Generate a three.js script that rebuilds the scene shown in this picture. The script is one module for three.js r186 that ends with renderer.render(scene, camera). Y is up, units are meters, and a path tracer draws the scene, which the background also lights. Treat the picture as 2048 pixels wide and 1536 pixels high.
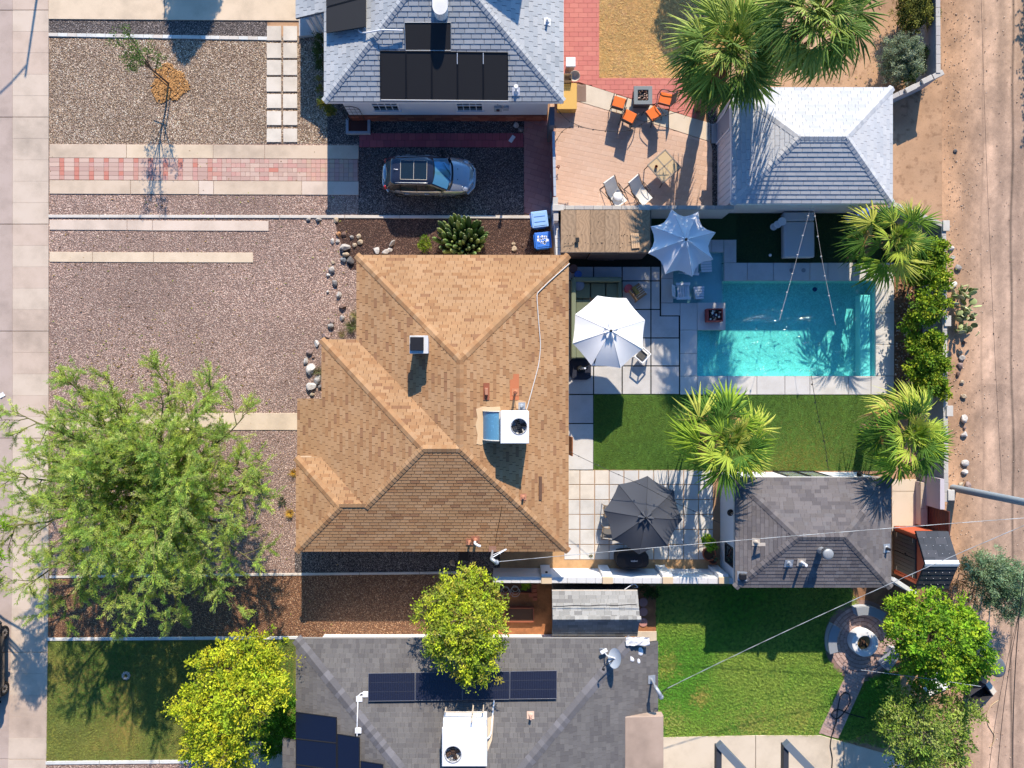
import * as THREE from 'three';
import { Sky } from 'three/addons/objects/Sky.js';
import { RoundedBoxGeometry } from 'three/addons/geometries/RoundedBoxGeometry.js';
import { mergeGeometries } from 'three/addons/utils/BufferGeometryUtils.js';
import { FontLoader } from 'three/addons/loaders/FontLoader.js';
import { TextGeometry } from 'three/addons/geometries/TextGeometry.js';

// ---------- camera, sky, sun, exposure ----------
const S = 43, H = 33;                                   // photograph pixels per metre on the ground, camera height
const scene = new THREE.Scene();
const camera = new THREE.PerspectiveCamera(2 * Math.atan(768 / S / H) * 180 / Math.PI, 4 / 3, 0.5, 3000);
camera.position.set(0, H, 0); camera.up.set(0, 0, -1); camera.lookAt(0, 0, 0);
const renderer = new THREE.WebGLRenderer({ antialias: true });
renderer.toneMapping = THREE.LinearToneMapping;
renderer.toneMappingExposure = 1.58;
renderer.shadowMap.enabled = true;
const SUN = new THREE.Vector3(0.21, 1, -1.42).normalize();
const sky = new Sky(); sky.name = 'sky'; sky.scale.setScalar(2000); sky.userData.kind = 'structure';
Object.assign(sky.material.uniforms.turbidity, { value: 3.2 }); sky.material.uniforms.rayleigh.value = 1.0;
sky.material.uniforms.mieCoefficient.value = 0.004; sky.material.uniforms.sunPosition.value.copy(SUN);
if (sky.material.uniforms.cloudCoverage) sky.material.uniforms.cloudCoverage.value = 0;
scene.add(sky);
scene.environmentIntensity = 0.26;
const sun = new THREE.DirectionalLight(new THREE.Color(1, 0.87, 0.7), 4.8);
sun.position.copy(SUN).multiplyScalar(120); sun.castShadow = true; sun.shadow.mapSize.set(4096, 4096);
Object.assign(sun.shadow.camera, { left: -45, right: 45, top: 45, bottom: -45, near: 10, far: 260 });
scene.add(sun, sun.target);

// ---------- helpers ----------
function rngOf(a) { return () => { a |= 0; a = a + 0x6D2B79F5 | 0; let t = Math.imul(a ^ a >>> 15, 1 | a); t = t + Math.imul(t ^ t >>> 7, 61 | t) ^ t; return ((t ^ t >>> 14) >>> 0) / 4294967296; }; }
const R = rngOf(20240611);
const rr = (a, b) => a + (b - a) * R();
const pick = (a) => a[Math.floor(R() * a.length)];
const X = (px, h = 0) => (px - 1024) / S * (H - h) / H;   // where a point of height h seen at that place stands
const Z = (py, h = 0) => (py - 768) / S * (H - h) / H;
const V = (x, y, z) => new THREE.Vector3(x, y, z);
const PI = Math.PI;
const used = {};
function nm(n) { used[n] = (used[n] || 0) + 1; return used[n] === 1 ? n : n + '_' + String(used[n] - 1).padStart(3, '0'); }
function tag(o, label, category, group) { o.userData = { label, category, kind: 'thing' }; if (group) o.userData.group = group; return o; }
function thing(name, label, category, pos = [0, 0, 0], turn = 0, group) {
  const o = new THREE.Group(); o.name = nm(name); o.position.set(...pos); o.rotation.y = turn; scene.add(o); return tag(o, label, category, group);
}
function part(parent, name, geo, mat, label) {
  const m = new THREE.Mesh(geo, mat); m.name = nm(name); m.castShadow = m.receiveShadow = true; parent.add(m); if (label) m.userData.label = label; return m;
}
function single(name, label, category, geo, mat, pos = [0, 0, 0], turn = 0, group) {
  const m = part(scene, name, geo, mat); m.position.set(...pos); m.rotation.y = turn; return tag(m, label, category, group);
}
function struct(name, geo, mat) { const m = part(scene, name, geo, mat); m.userData.kind = 'structure'; return m; }
function structGroup(name) { const g = new THREE.Group(); g.name = nm(name); g.userData.kind = 'structure'; scene.add(g); return g; }
function copyOf(src, label, pos, turn = 0, group) {
  const c = src.clone(); c.name = nm(src.name.replace(/_\d+$/, '')); c.userData = { ...src.userData, label }; if (group) c.userData.group = group;
  c.position.set(...pos); c.rotation.y = turn; scene.add(c); return c;
}
// geometry: uv in metres by the dominant axis of each face
function uvm(g) {
  g = g.index ? g.toNonIndexed() : g;
  const p = g.attributes.position, uv = new Float32Array(p.count * 2), a = V(), b = V(), c = V(), n = V();
  for (let i = 0; i < p.count; i += 3) {
    a.fromBufferAttribute(p, i); b.fromBufferAttribute(p, i + 1); c.fromBufferAttribute(p, i + 2);
    n.subVectors(b, a).cross(c.clone().sub(a)); const x = Math.abs(n.x), y = Math.abs(n.y), z = Math.abs(n.z);
    [a, b, c].forEach((q, k) => { const t = y >= x && y >= z ? [q.x, -q.z] : x >= z ? [q.z, q.y] : [q.x, q.y]; uv[(i + k) * 2] = t[0]; uv[(i + k) * 2 + 1] = t[1]; });
  }
  g.setAttribute('uv', new THREE.BufferAttribute(uv, 2));
  for (const k of Object.keys(g.attributes)) if (!['position', 'normal', 'uv', 'color'].includes(k)) g.deleteAttribute(k);
  return g;
}
const merge = (gs) => { const a = gs.map((g) => { const q = uvm(g); return q; }); const hasC = a.every((g) => g.attributes.color); if (!hasC) a.forEach((g) => g.deleteAttribute('color')); return mergeGeometries(a); };
const box = (w, h, d, x = 0, y = 0, z = 0, ry = 0, rx = 0, rz = 0) => { const g = new THREE.BoxGeometry(w, h, d); if (rx) g.rotateX(rx); if (rz) g.rotateZ(rz); if (ry) g.rotateY(ry); g.translate(x, y, z); return uvm(g); };
const rbox = (w, h, d, r, x = 0, y = 0, z = 0, ry = 0, seg = 2) => { const g = new RoundedBoxGeometry(w, h, d, seg, Math.min(r, w / 2.01, h / 2.01, d / 2.01)); if (ry) g.rotateY(ry); g.translate(x, y, z); return uvm(g); };
const cyl = (r0, r1, h, x = 0, y = 0, z = 0, seg = 16) => uvm(new THREE.CylinderGeometry(r0, r1, h, seg).translate(x, y, z));
const tube = (pts, r, sides = 6, n, closed = false) => uvm(new THREE.TubeGeometry(new THREE.CatmullRomCurve3(pts.map((p) => p.isVector3 ? p : V(...p)), closed, 'catmullrom', 0.3), n || Math.max(2, pts.length * 4), r, sides, closed));
function bar(a, b, r, sides = 6, r2 = r) { // a straight rod from a to b
  a = a.isVector3 ? a : V(...a); b = b.isVector3 ? b : V(...b); const d = b.clone().sub(a), g = new THREE.CylinderGeometry(r2, r, d.length(), sides);
  g.applyQuaternion(new THREE.Quaternion().setFromUnitVectors(V(0, 1, 0), d.clone().normalize())); g.translate((a.x + b.x) / 2, (a.y + b.y) / 2, (a.z + b.z) / 2); return uvm(g);
}
function limb(pts, radii, sides = 5) { // a tapering limb through points
  const pos = [], idx = [], n = pts.length; let up = V(0.31, 0.2, 0.93);
  for (let i = 0; i < n; i++) {
    const t = pts[Math.min(i + 1, n - 1)].clone().sub(pts[Math.max(i - 1, 0)]).normalize();
    const u = up.clone().cross(t).normalize(), w = t.clone().cross(u); up = w.clone(); if (up.lengthSq() < 1e-6) up = V(1, 0, 0);
    for (let k = 0; k < sides; k++) { const a = k / sides * 2 * PI, q = pts[i].clone().addScaledVector(u, Math.cos(a) * radii[i]).addScaledVector(w, Math.sin(a) * radii[i]); pos.push(q.x, q.y, q.z); }
  }
  for (let i = 0; i < n - 1; i++) for (let k = 0; k < sides; k++) { const a = i * sides + k, b = i * sides + (k + 1) % sides; idx.push(a, b, a + sides, b, b + sides, a + sides); }
  const g = new THREE.BufferGeometry(); g.setAttribute('position', new THREE.Float32BufferAttribute(pos, 3)); g.setIndex(idx); g.computeVertexNormals();
  g.setAttribute('uv', new THREE.BufferAttribute(new Float32Array(pos.length / 3 * 2), 2)); return g.toNonIndexed();
}
// polygons in plan, [x, z] metres
const pxy = (poly, h = 0) => poly.map(([a, b]) => [X(a, h), Z(b, h)]);
const rect = (x0, y0, x1, y1) => [[x0, y0], [x1, y0], [x1, y1], [x0, y1]];
function sheetGeo(poly, y, holes = []) {
  const s = new THREE.Shape(poly.map(([x, z]) => new THREE.Vector2(x, -z))); holes.forEach((h) => s.holes.push(new THREE.Path(h.map(([x, z]) => new THREE.Vector2(x, -z)))));
  return uvm(new THREE.ShapeGeometry(s).rotateX(-PI / 2).translate(0, y, 0));
}
function slabGeo(poly, y0, y1, bevel = 0, holes = []) {
  const s = new THREE.Shape(poly.map(([x, z]) => new THREE.Vector2(x, -z))); holes.forEach((h) => s.holes.push(new THREE.Path(h.map(([x, z]) => new THREE.Vector2(x, -z)))));
  const g = new THREE.ExtrudeGeometry(s, { depth: y1 - y0 - (bevel ? bevel : 0), bevelEnabled: !!bevel, bevelSize: bevel, bevelOffset: -bevel, bevelThickness: bevel, bevelSegments: 1, curveSegments: 24 });
  return uvm(g.rotateX(-PI / 2).translate(0, y0, 0));
}
const pts3 = (arr) => arr.map((p) => V(...p));
function inPoly(x, z, poly) { let c = false; for (let i = 0, j = poly.length - 1; i < poly.length; j = i++) { const [xi, zi] = poly[i], [xj, zj] = poly[j]; if ((zi > z) !== (zj > z) && x < (xj - xi) * (z - zi) / (zj - zi) + xi) c = !c; } return c; }
const area2 = (p) => { let a = 0; for (let i = 0; i < p.length; i++) { const [x, y] = p[i], [u, v] = p[(i + 1) % p.length]; a += x * v - u * y; } return a / 2; };
function clipRect(poly, u0, v0, u1, v1) { // the part of a polygon inside an upright rectangle
  const cut = (p, f, at) => { const o = []; for (let i = 0; i < p.length; i++) { const a = p[i], b = p[(i + 1) % p.length], fa = f(a), fb = f(b); if (fa >= 0) o.push(a); if ((fa >= 0) !== (fb >= 0)) { const t = fa / (fa - fb); o.push([a[0] + (b[0] - a[0]) * t, a[1] + (b[1] - a[1]) * t]); } } return o; };
  for (const f of [(q) => q[0] - u0, (q) => u1 - q[0], (q) => q[1] - v0, (q) => v1 - q[1]]) { poly = cut(poly, f); if (poly.length < 3) return []; }
  return poly;
}
// ---------- colours and textures ----------
const KA = 0.8;                                          // sunlit picture value to base colour
const lin = (c) => { c /= 255; return c <= 0.04045 ? c / 12.92 : ((c + 0.055) / 1.055) ** 2.4; };
const col = (r, g, b, k = KA) => new THREE.Color().setRGB(lin(r) * k, lin(g) * k, lin(b) * k);
function mat(r, g, b, rough = 0.85, o = {}) { const { k, ...rest } = o; return new THREE.MeshStandardMaterial({ color: col(r, g, b, k), roughness: rough, ...rest }); }
function phys(r, g, b, rough, o = {}) { const { k, ...rest } = o; return new THREE.MeshPhysicalMaterial({ color: col(r, g, b, k), roughness: rough, ...rest }); }
function vnoise(period, seed) {
  const q = rngOf(seed), g = new Float32Array(period * period).map(() => q()); const sm = (t) => t * t * (3 - 2 * t);
  return (u, v) => { u = (u - Math.floor(u)) * period; v = (v - Math.floor(v)) * period; const i = Math.floor(u) % period, j = Math.floor(v) % period, a = sm(u - Math.floor(u)), b = sm(v - Math.floor(v)), i1 = (i + 1) % period, j1 = (j + 1) % period;
    return (g[j * period + i] * (1 - a) + g[j * period + i1] * a) * (1 - b) + (g[j1 * period + i] * (1 - a) + g[j1 * period + i1] * a) * b; };
}
function fractal(p0, oct, seed) { const ns = []; for (let i = 0; i < oct; i++) ns.push(vnoise(p0 << i, seed + i * 17)); return (u, v) => { let s = 0, a = 0.5, t = 0; for (const n of ns) { s += n(u, v) * a; t += a; a *= 0.55; } return s / t; }; }
function dataTex(d, w, h, tile, srgb = true, tile2) {
  const t = new THREE.DataTexture(d, w, h); t.wrapS = t.wrapT = THREE.RepeatWrapping; t.magFilter = THREE.LinearFilter; t.minFilter = THREE.LinearMipmapLinearFilter; t.generateMipmaps = true;
  if (srgb) t.colorSpace = THREE.SRGBColorSpace; t.repeat.set(1 / tile, 1 / (tile2 || tile)); t.needsUpdate = true; return t;
}
const clamp = (x) => x < 0 ? 0 : x > 255 ? 255 : x;
function texOf(w, h, tile, fn, tile2) {
  const d = new Uint8Array(w * h * 4);
  for (let j = 0; j < h; j++) for (let i = 0; i < w; i++) { const c = fn(i / w, j / h, i, j), k = (j * w + i) * 4; d[k] = clamp(c[0]); d[k + 1] = clamp(c[1]); d[k + 2] = clamp(c[2]); d[k + 3] = 255; }
  return dataTex(d, w, h, tile, true, tile2);
}
const q2 = rngOf(99);
function gravel(size, tile, base, palette, n, r0, r1, macro = 0.14, seed = 5) { // stones laid over each other: [colour map, height map]
  const d = new Uint8Array(size * size * 4), b = new Uint8Array(size * size * 4), f = fractal(4, 4, seed);
  for (let k = 0; k < size * size; k++) { const s = 0.75 + q2() * 0.35; for (let c = 0; c < 3; c++) { d[k * 4 + c] = clamp(base[c] * s); b[k * 4 + c] = 20; } d[k * 4 + 3] = b[k * 4 + 3] = 255; }
  for (let s = 0; s < n; s++) {
    const cx = q2() * size, cy = q2() * size, r = r0 + (r1 - r0) * q2() ** 2, e = 0.6 + q2() * 0.4, an = q2() * PI, ca = Math.cos(an), sa = Math.sin(an), pc = palette[Math.floor(q2() * palette.length)], m = (1 - macro) + 2 * macro * f(cx / size, cy / size), j = (0.86 + q2() * 0.28) * m;
    for (let y = -Math.ceil(r); y <= r; y++) for (let x = -Math.ceil(r); x <= r; x++) { const u = (x * ca + y * sa) / r, v = (-x * sa + y * ca) / (r * e), q = u * u + v * v; if (q > 1) continue;
      const k = (((Math.floor(cy + y) + size) % size) * size + (Math.floor(cx + x) + size) % size) * 4; for (let c = 0; c < 3; c++) { d[k + c] = clamp(pc[c] * j); b[k + c] = 60 + 190 * Math.sqrt(1 - q); } }
  }
  return [dataTex(d, size, size, tile), dataTex(b, size, size, tile, false)];
}
const gravelMat = (t, bs, k = 0.87) => new THREE.MeshStandardMaterial({ color: new THREE.Color(k, k, k), map: t[0], bumpMap: t[1], bumpScale: bs, roughness: 0.95 });
const mapMat = (t, rough = 0.9, k = KA, o = {}) => new THREE.MeshStandardMaterial({ color: new THREE.Color(k, k, k), map: t, roughness: rough, ...o });
const fA = fractal(4, 5, 11), fB = fractal(16, 4, 23), fC = fractal(64, 3, 31), fD = fractal(3, 3, 47);
const mott = (c, amp, u, v, grain = 0.06) => { const s = 1 + amp * (fA(u, v) - 0.5) * 2 + amp * 0.6 * (fB(u, v) - 0.5) * 2 + grain * (q2() - 0.5) * 2; return [c[0] * s, c[1] * s, c[2] * s]; };
const M = {};
M.purple = gravelMat(gravel(2048, 17, [134, 110, 98], [[190, 160, 144], [174, 143, 128], [206, 178, 160], [156, 128, 114], [166, 137, 124], [196, 160, 142], [144, 118, 108], [220, 196, 178]], 330000, 1.4, 3.4, 0.2), 0.022);
M.pebble = gravelMat(gravel(1024, 7, [112, 90, 70], [[228, 206, 180], [194, 164, 134], [166, 138, 114], [240, 224, 202], [206, 176, 142], [132, 108, 92], [170, 146, 130], [205, 176, 150], [186, 158, 140]], 62000, 1.8, 4.4, 0.12, 8), 0.045);
M.darkgravel = gravelMat(gravel(1024, 7, [70, 62, 60], [[140, 128, 122], [110, 100, 96], [160, 148, 142], [90, 82, 80], [124, 112, 108], [180, 168, 160]], 62000, 1.4, 3.6, 0.14, 9), 0.035);
M.browngravel = gravelMat(gravel(1024, 8, [112, 78, 56], [[168, 122, 88], [146, 102, 72], [190, 146, 108], [126, 86, 62], [205, 168, 132], [156, 110, 76]], 62000, 1.3, 3.2, 0.16, 12), 0.03);
M.mulch = gravelMat(gravel(1024, 6, [70, 48, 40], [[120, 88, 74], [98, 70, 60], [142, 108, 90], [84, 60, 52], [160, 130, 112], [110, 78, 62]], 52000, 1.3, 4, 0.2, 14), 0.035);
M.dirt = mapMat(texOf(1024, 1024, 14, (u, v) => { const s = fA(u, v), t = fC(u, v), k = fB(u, v), d0 = Math.max(0, 0.42 - t) * 120, c = [188 + 26 * (s - 0.5) * 2 - d0, 149 + 28 * (s - 0.5) * 2 - d0 * 0.9, 115 + 28 * (s - 0.5) * 2 - d0 * 0.75]; const g = 1 + 0.22 * (k - 0.5) + 0.1 * (q2() - 0.5) - (q2() < 0.006 ? 0.3 : 0); return [c[0] * g, c[1] * g, c[2] * g]; }), 1);
M.bed = mapMat(texOf(512, 512, 6, (u, v) => { const g = 1 + 0.5 * (fB(u, v) - 0.5) + 0.22 * (q2() - 0.5); return [146 * g, 108 * g, 80 * g]; }), 1);
M.bedred = mapMat(texOf(512, 512, 6, (u, v) => { const g = 1 + 0.6 * (fB(u, v) - 0.5) + 0.22 * (q2() - 0.5); return [158 * g, 104 * g, 66 * g]; }), 1);
M.tandirt = mapMat(texOf(512, 512, 6, (u, v) => { const g = 1 + 0.3 * (fB(u, v) - 0.5) + 0.12 * (q2() - 0.5); return [196 * g, 156 * g, 112 * g]; }), 1);
const tconc = texOf(1024, 1024, 9, (u, v) => { const c = mott([247, 246, 244], 0.16, u, v, 0.05); return c; });
const conc = (r, g, b, rough = 0.9) => mat(r, g, b, rough, { map: tconc });
M.walk = conc(218, 199, 180); M.walk2 = conc(212, 190, 172); M.gutter = conc(196, 176, 164); M.road = conc(168, 150, 142);
M.drive = conc(228, 206, 178); M.drive2 = conc(222, 200, 176); M.ribbon = conc(228, 208, 190); M.ribbon2 = conc(232, 210, 182); M.curb = conc(224, 216, 206); M.curbw = conc(232, 232, 228);
M.slab = conc(214, 212, 210); M.slab2 = conc(206, 204, 204); M.slab3 = conc(222, 219, 214); M.stone = conc(232, 222, 208); M.stone2 = conc(226, 215, 200); M.block = conc(192, 190, 188); M.blockcap = conc(210, 204, 196); M.white = conc(240, 240, 240, 0.8); M.plaza = conc(226, 208, 184); M.backslab = conc(224, 208, 186);
M.alley = mapMat(texOf(1024, 2048, 9, (u, v) => {
  const s = fA(u, v * 1.5), k = fB(u, v * 3), w = u * 9 + 0.05 * Math.sin(v * 12.566) + 0.03 * Math.sin(v * 37.7 + 1), tr = (c, d) => Math.exp(-(((w - c) / d) ** 2));
  let r = 204, g = 172, b = 148; const tan = Math.exp(-((w / 1.6) ** 2)) * 0.9; r = r * (1 - tan) + 190 * tan; g = g * (1 - tan) + 148 * tan; b = b * (1 - tan) + 112 * tan;
  let m = 1 + 0.2 * (s - 0.5) * 2 + 0.2 * (k - 0.5) * 2 + 0.16 * (q2() - 0.5) + 0.14 * (fC(u, v * 4) - 0.5) - 0.34 * tr(3.25, 0.06) * (0.5 + k) - 0.12 * tr(1.86, 0.05) * k * 1.6 - 0.14 * tr(2.7, 0.22) * k * 1.6 - 0.14 * tr(3.55, 0.25) * k * 1.4 + 0.04 * tr(2.2, 0.4) - (q2() < 0.012 ? 0.3 : 0);
  return [r * m, g * m, b * m];
}, 40), 1, 0.72);
M.turf = mapMat(texOf(512, 512, 3.3, (u, v) => { const g = 0.72 + 0.5 * q2() + 0.35 * (fB(u, v) - 0.5); return [84 * g, 120 * g, 42 * g]; }), 1);
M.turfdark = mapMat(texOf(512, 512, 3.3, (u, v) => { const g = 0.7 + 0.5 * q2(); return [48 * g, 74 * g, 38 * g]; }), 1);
M.lawn = mapMat(texOf(1024, 1024, 9, (u, v) => { const s = fA(u, v), t = fB(u, v), g = 0.72 + 0.45 * q2() + 0.3 * (t - 0.5), y = Math.max(0, s - 0.5) * 2; return [(96 + 70 * y) * g, (138 + 20 * y) * g, (46 + 24 * y) * g]; }), 1);
M.lawnw = mapMat(texOf(1024, 1024, 9, (u, v) => { const s = fA(u, v), t = fB(u, v), g = 0.74 + 0.4 * q2() + 0.3 * (t - 0.5), y = Math.max(0, s - 0.4) * 2; return [(112 + 60 * y) * g, (124 + 18 * y) * g, (54 + 20 * y) * g]; }), 1);
M.dry = mapMat(texOf(1024, 1024, 8, (u, v) => { const s = fA(u, v), t = fC(u, v), g = 0.86 + 0.32 * q2() + 0.4 * (t - 0.5), y = s; return [(196 + 26 * (y - 0.5)) * g, (152 + 22 * (y - 0.5)) * g, (100 - 30 * (y - 0.5)) * g]; }), 1);
M.mulchorange = mat(208, 156, 96, 1);
M.black = mat(22, 22, 24, 0.8); M.iron = mat(40, 40, 44, 0.5, { metalness: 0.4 }); M.blackjoint = mat(24, 30, 22, 1); M.tanjoint = mat(176, 140, 108, 1);
M.steel = mat(190, 192, 194, 0.35, { metalness: 0.8 }); M.galv = mat(188, 192, 196, 0.5, { metalness: 0.5 }); M.whitemetal = mat(240, 240, 242, 0.45); M.whitepaint = mat(244, 244, 244, 0.6);
M.stucco = mat(236, 238, 240, 0.95); M.bark = mat(110, 92, 74, 1); M.barkg = mat(112, 108, 62, 0.9); M.soil = mat(86, 62, 48, 1); M.tin = mat(120, 118, 116, 0.6);
// ---------- ground, yards, roads, paving ----------
const L = (k) => 0.004 * k;
const POOL = pxy([[1346, 505], [1447, 505], [1447, 562], [1750, 562], [1750, 752], [1394, 752], [1394, 660], [1450, 660], [1450, 606], [1346, 606]]);
struct('ground', sheetGeo(rect(-450, -450, 450, 450), 0, [POOL]), M.dirt);
const sh = (name, poly, k, m, h) => struct(name, sheetGeo(pxy(poly), L(k), h), m);
sh('road', rect(-420, -4000, 2, 5000), 1, M.road);
{ // alley of packed earth behind the lots
  const g = sheetGeo(rect(X(1884), -60, X(1884) + 8.9, 60), L(1)); const u = g.attributes.uv; for (let i = 0; i < u.count; i++) u.setX(i, u.getX(i) - X(1884)); struct('alley', g, M.alley);
}
sh('pebble_yard', [[98, 72], [535, 72], [600, 72], [655, 60], [655, 294], [98, 294]], 1, M.pebble);
sh('gravel_strip', rect(98, 38, 535, 74), 2, M.darkgravel);
sh('gravel_side_yard', [[655, 50], [1048, 50], [1048, 434], [716, 434], [716, 293], [655, 293]], 3, M.darkgravel);
sh('gravel_drive', rect(98, 288, 717, 434), 4, M.purple);
sh('gravel_yard', [[98, 433], [690, 433], [690, 500], [760, 520], [760, 1150], [92, 1150]], 5, M.purple);
sh('mulch_bed', [[668, 434], [1100, 434], [1100, 540], [700, 540], [676, 470]], 6, M.mulch);
sh('gravel_side_lot', [[92, 1149], [1000, 1149], [1000, 1300], [92, 1300]], 6, M.browngravel);
sh('gravel_side_walk', [[590, 1090], [1000, 1090], [1000, 1149], [590, 1149]], 7, M.darkgravel);
sh('front_lawn', [[95, 1279], [620, 1279], [620, 1523], [92, 1523]], 8, M.lawnw);
sh('gravel_south_yard', [[90, 1525], [640, 1525], [640, 1700], [90, 1700]], 7, M.purple);
sh('dry_lawn', [[1197, -120], [1500, -120], [1520, 60], [1420, 170], [1300, 158], [1197, 156]], 2, M.dry);
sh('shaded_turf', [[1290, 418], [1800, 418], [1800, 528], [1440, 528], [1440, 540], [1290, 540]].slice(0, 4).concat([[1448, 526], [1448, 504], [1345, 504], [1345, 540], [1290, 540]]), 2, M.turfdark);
sh('patio_turf', rect(1128, 500, 1345, 790), 3, M.blackjoint);
sh('patio_bed', [[1345, 607], [1393, 607], [1393, 790], [1345, 790]], 4, M.blackjoint);
sh('pool_bed', rect(1751, 527, 1892, 800), 4, M.bed);
sh('artificial_lawn', rect(1187, 789, 1790, 941), 5, M.turf);
sh('patio_joint_bed', rect(1128, 789, 1187, 941), 6, M.blackjoint);
sh('patio_ground', rect(1120, 939, 1442, 1140), 6, M.tanjoint);
sh('side_yard_dirt', [[1000, 1085], [1128, 1085], [1128, 1119], [1470, 1119], [1470, 1172], [1000, 1172]], 7, M.tandirt);
sh('vegetable_yard', rect(990, 1160, 1110, 1272), 9, M.bedred);
sh('back_lawn', [[1285, 1150], [1800, 1150], [1800, 1440], [1700, 1480], [1500, 1482], [1312, 1482], [1312, 1270], [1285, 1250]], 3, M.lawn);
sh('shaded_soil', [[1700, 1150], [1905, 1150], [1905, 1345], [1780, 1352], [1700, 1240]], 4, M.bed);
sh('shed_path_bed', rect(1270, 1165, 1312, 1270), 5, M.bedred);

// sidewalk of separate slabs, and the gutter beside it
const pavement = structGroup('pavement'), gut = structGroup('gutter');
{
  const js = []; for (let y = 21.4; y > -400; y -= 213.7) js.unshift(y); let edges = [];
  for (let y = 21.4 - 213.7 * 2; y < 1950; y += 213.7) for (let k = 0; k < 5; k++) edges.push([y + k * 42.74, k === 0]);
  for (let i = 0; i < edges.length - 1; i++) {
    const [a, m0] = edges[i], [b, m1] = edges[i + 1], s = (y) => (y > 1150 ? (y - 1150) * 0.012 : 0);
    part(pavement, 'paving_slab', slabGeo(pxy([[27 - s(a) * 2, a + (m0 ? 0.6 : 0.1)], [98.5 - s(a), a + (m0 ? 0.6 : 0.1)], [98.5 - s(b), b - (m1 ? 0.6 : 0.1)], [27 - s(b) * 2, b - (m1 ? 0.6 : 0.1)]]), 0, 0.06 + rr(0, 0.003), 0.004), pick([M.walk, M.walk, M.walk2]));
    if (m0) part(gut, 'gutter_slab', slabGeo(pxy([[-6, a + 0.6], [26.3, a + 0.6], [26.3, a + 213], [-6, a + 213]]), 0.002, 0.045, 0.006), M.gutter);
  }
}
// concrete strips, kerbs and edging: each slab its own piece
function strip(name, pieces, h, m, b = 0.008) { const g = structGroup(name); pieces.forEach((q) => part(g, 'concrete_slab', slabGeo(pxy(q), 0, h + rr(-0.002, 0.002), b), Array.isArray(m) ? pick(m) : m)); return g; }
const cuts = (xs, y0, y1, dy = 0) => xs.slice(1).map((x, i) => [[xs[i] + 0.4, y0 + dy * i / xs.length], [x - 0.4, y0 + dy * (i + 1) / xs.length], [x - 0.4, y1 + dy * (i + 1) / xs.length], [xs[i] + 0.4, y1 + dy * i / xs.length]]);
strip('driveway_strip', cuts([100, 254, 427, 530, 718], 289, 316, 3), 0.05, [M.drive, M.drive2]);
strip('driveway_strip', cuts([100, 262, 398, 428, 604, 718], 361, 388, 3), 0.05, [M.drive2, M.ribbon]);
strip('ribbon_drive', cuts([100, 255, 306, 538], 440, 460, 3), 0.05, [M.ribbon]);
strip('ribbon_drive', cuts([100, 186, 308, 507], 504, 524, 2), 0.05, [M.ribbon2]);
strip('front_path', cuts([99, 280, 440, 620], 826, 860), 0.05, [M.ribbon2, M.drive]);
strip('neighbour_path', cuts([98, 330, 600], -24, 39, 5), 0.05, [M.drive, M.ribbon2]);
strip('garden_edging', Array.from({ length: 23 }, (_, i) => { const x = 98 + i * 19, d = i * 0.33; return [[x, 66.5 + d], [x + 18.6, 66.8 + d], [x + 18.6, 74 + d], [x, 73.6 + d]]; }), 0.05, [M.curb, M.curbw], 0.01);
strip('lot_kerb', cuts([98, 200, 320, 430, 560, 690, 800, 930, 1062, 1100], 430, 436, 2), 0.07, M.curb, 0.012);
strip('lot_kerb', [[100, 240], [240, 380], [380, 520], [520, 597], [597, 720], [720, 840], [840, 925]].map(([a, b]) => [[a, 1151 - (a - 100) * 0.011], [b - 1, 1151 - (b - 100) * 0.011], [b - 1, 1156 - (b - 100) * 0.011], [a, 1156 - (a - 100) * 0.011]]), 0.06, M.curb, 0.01);
strip('lawn_kerb', cuts([95, 190, 290, 390, 500, 597], 1275, 1281, -4), 0.07, M.curbw, 0.012);
strip('lawn_kerb', cuts([92, 200, 320, 440, 520], 1521, 1528, -5), 0.07, M.curbw, 0.012);
// square stepping stones, two by seven
{ const g = structGroup('stepping_stone_path'); for (const [x0, x1] of [[534, 563], [567, 595]]) for (const [y0, y1] of [[53, 82], [87, 117], [121, 151], [155, 184], [189, 217], [223, 251], [258, 285]]) part(g, 'paving_stone', slabGeo(pxy(rect(x0 + rr(-0.5, 0.5), y0, x1, y1)), 0, 0.055, 0.008), pick([M.stone, M.stone2])); }

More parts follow.
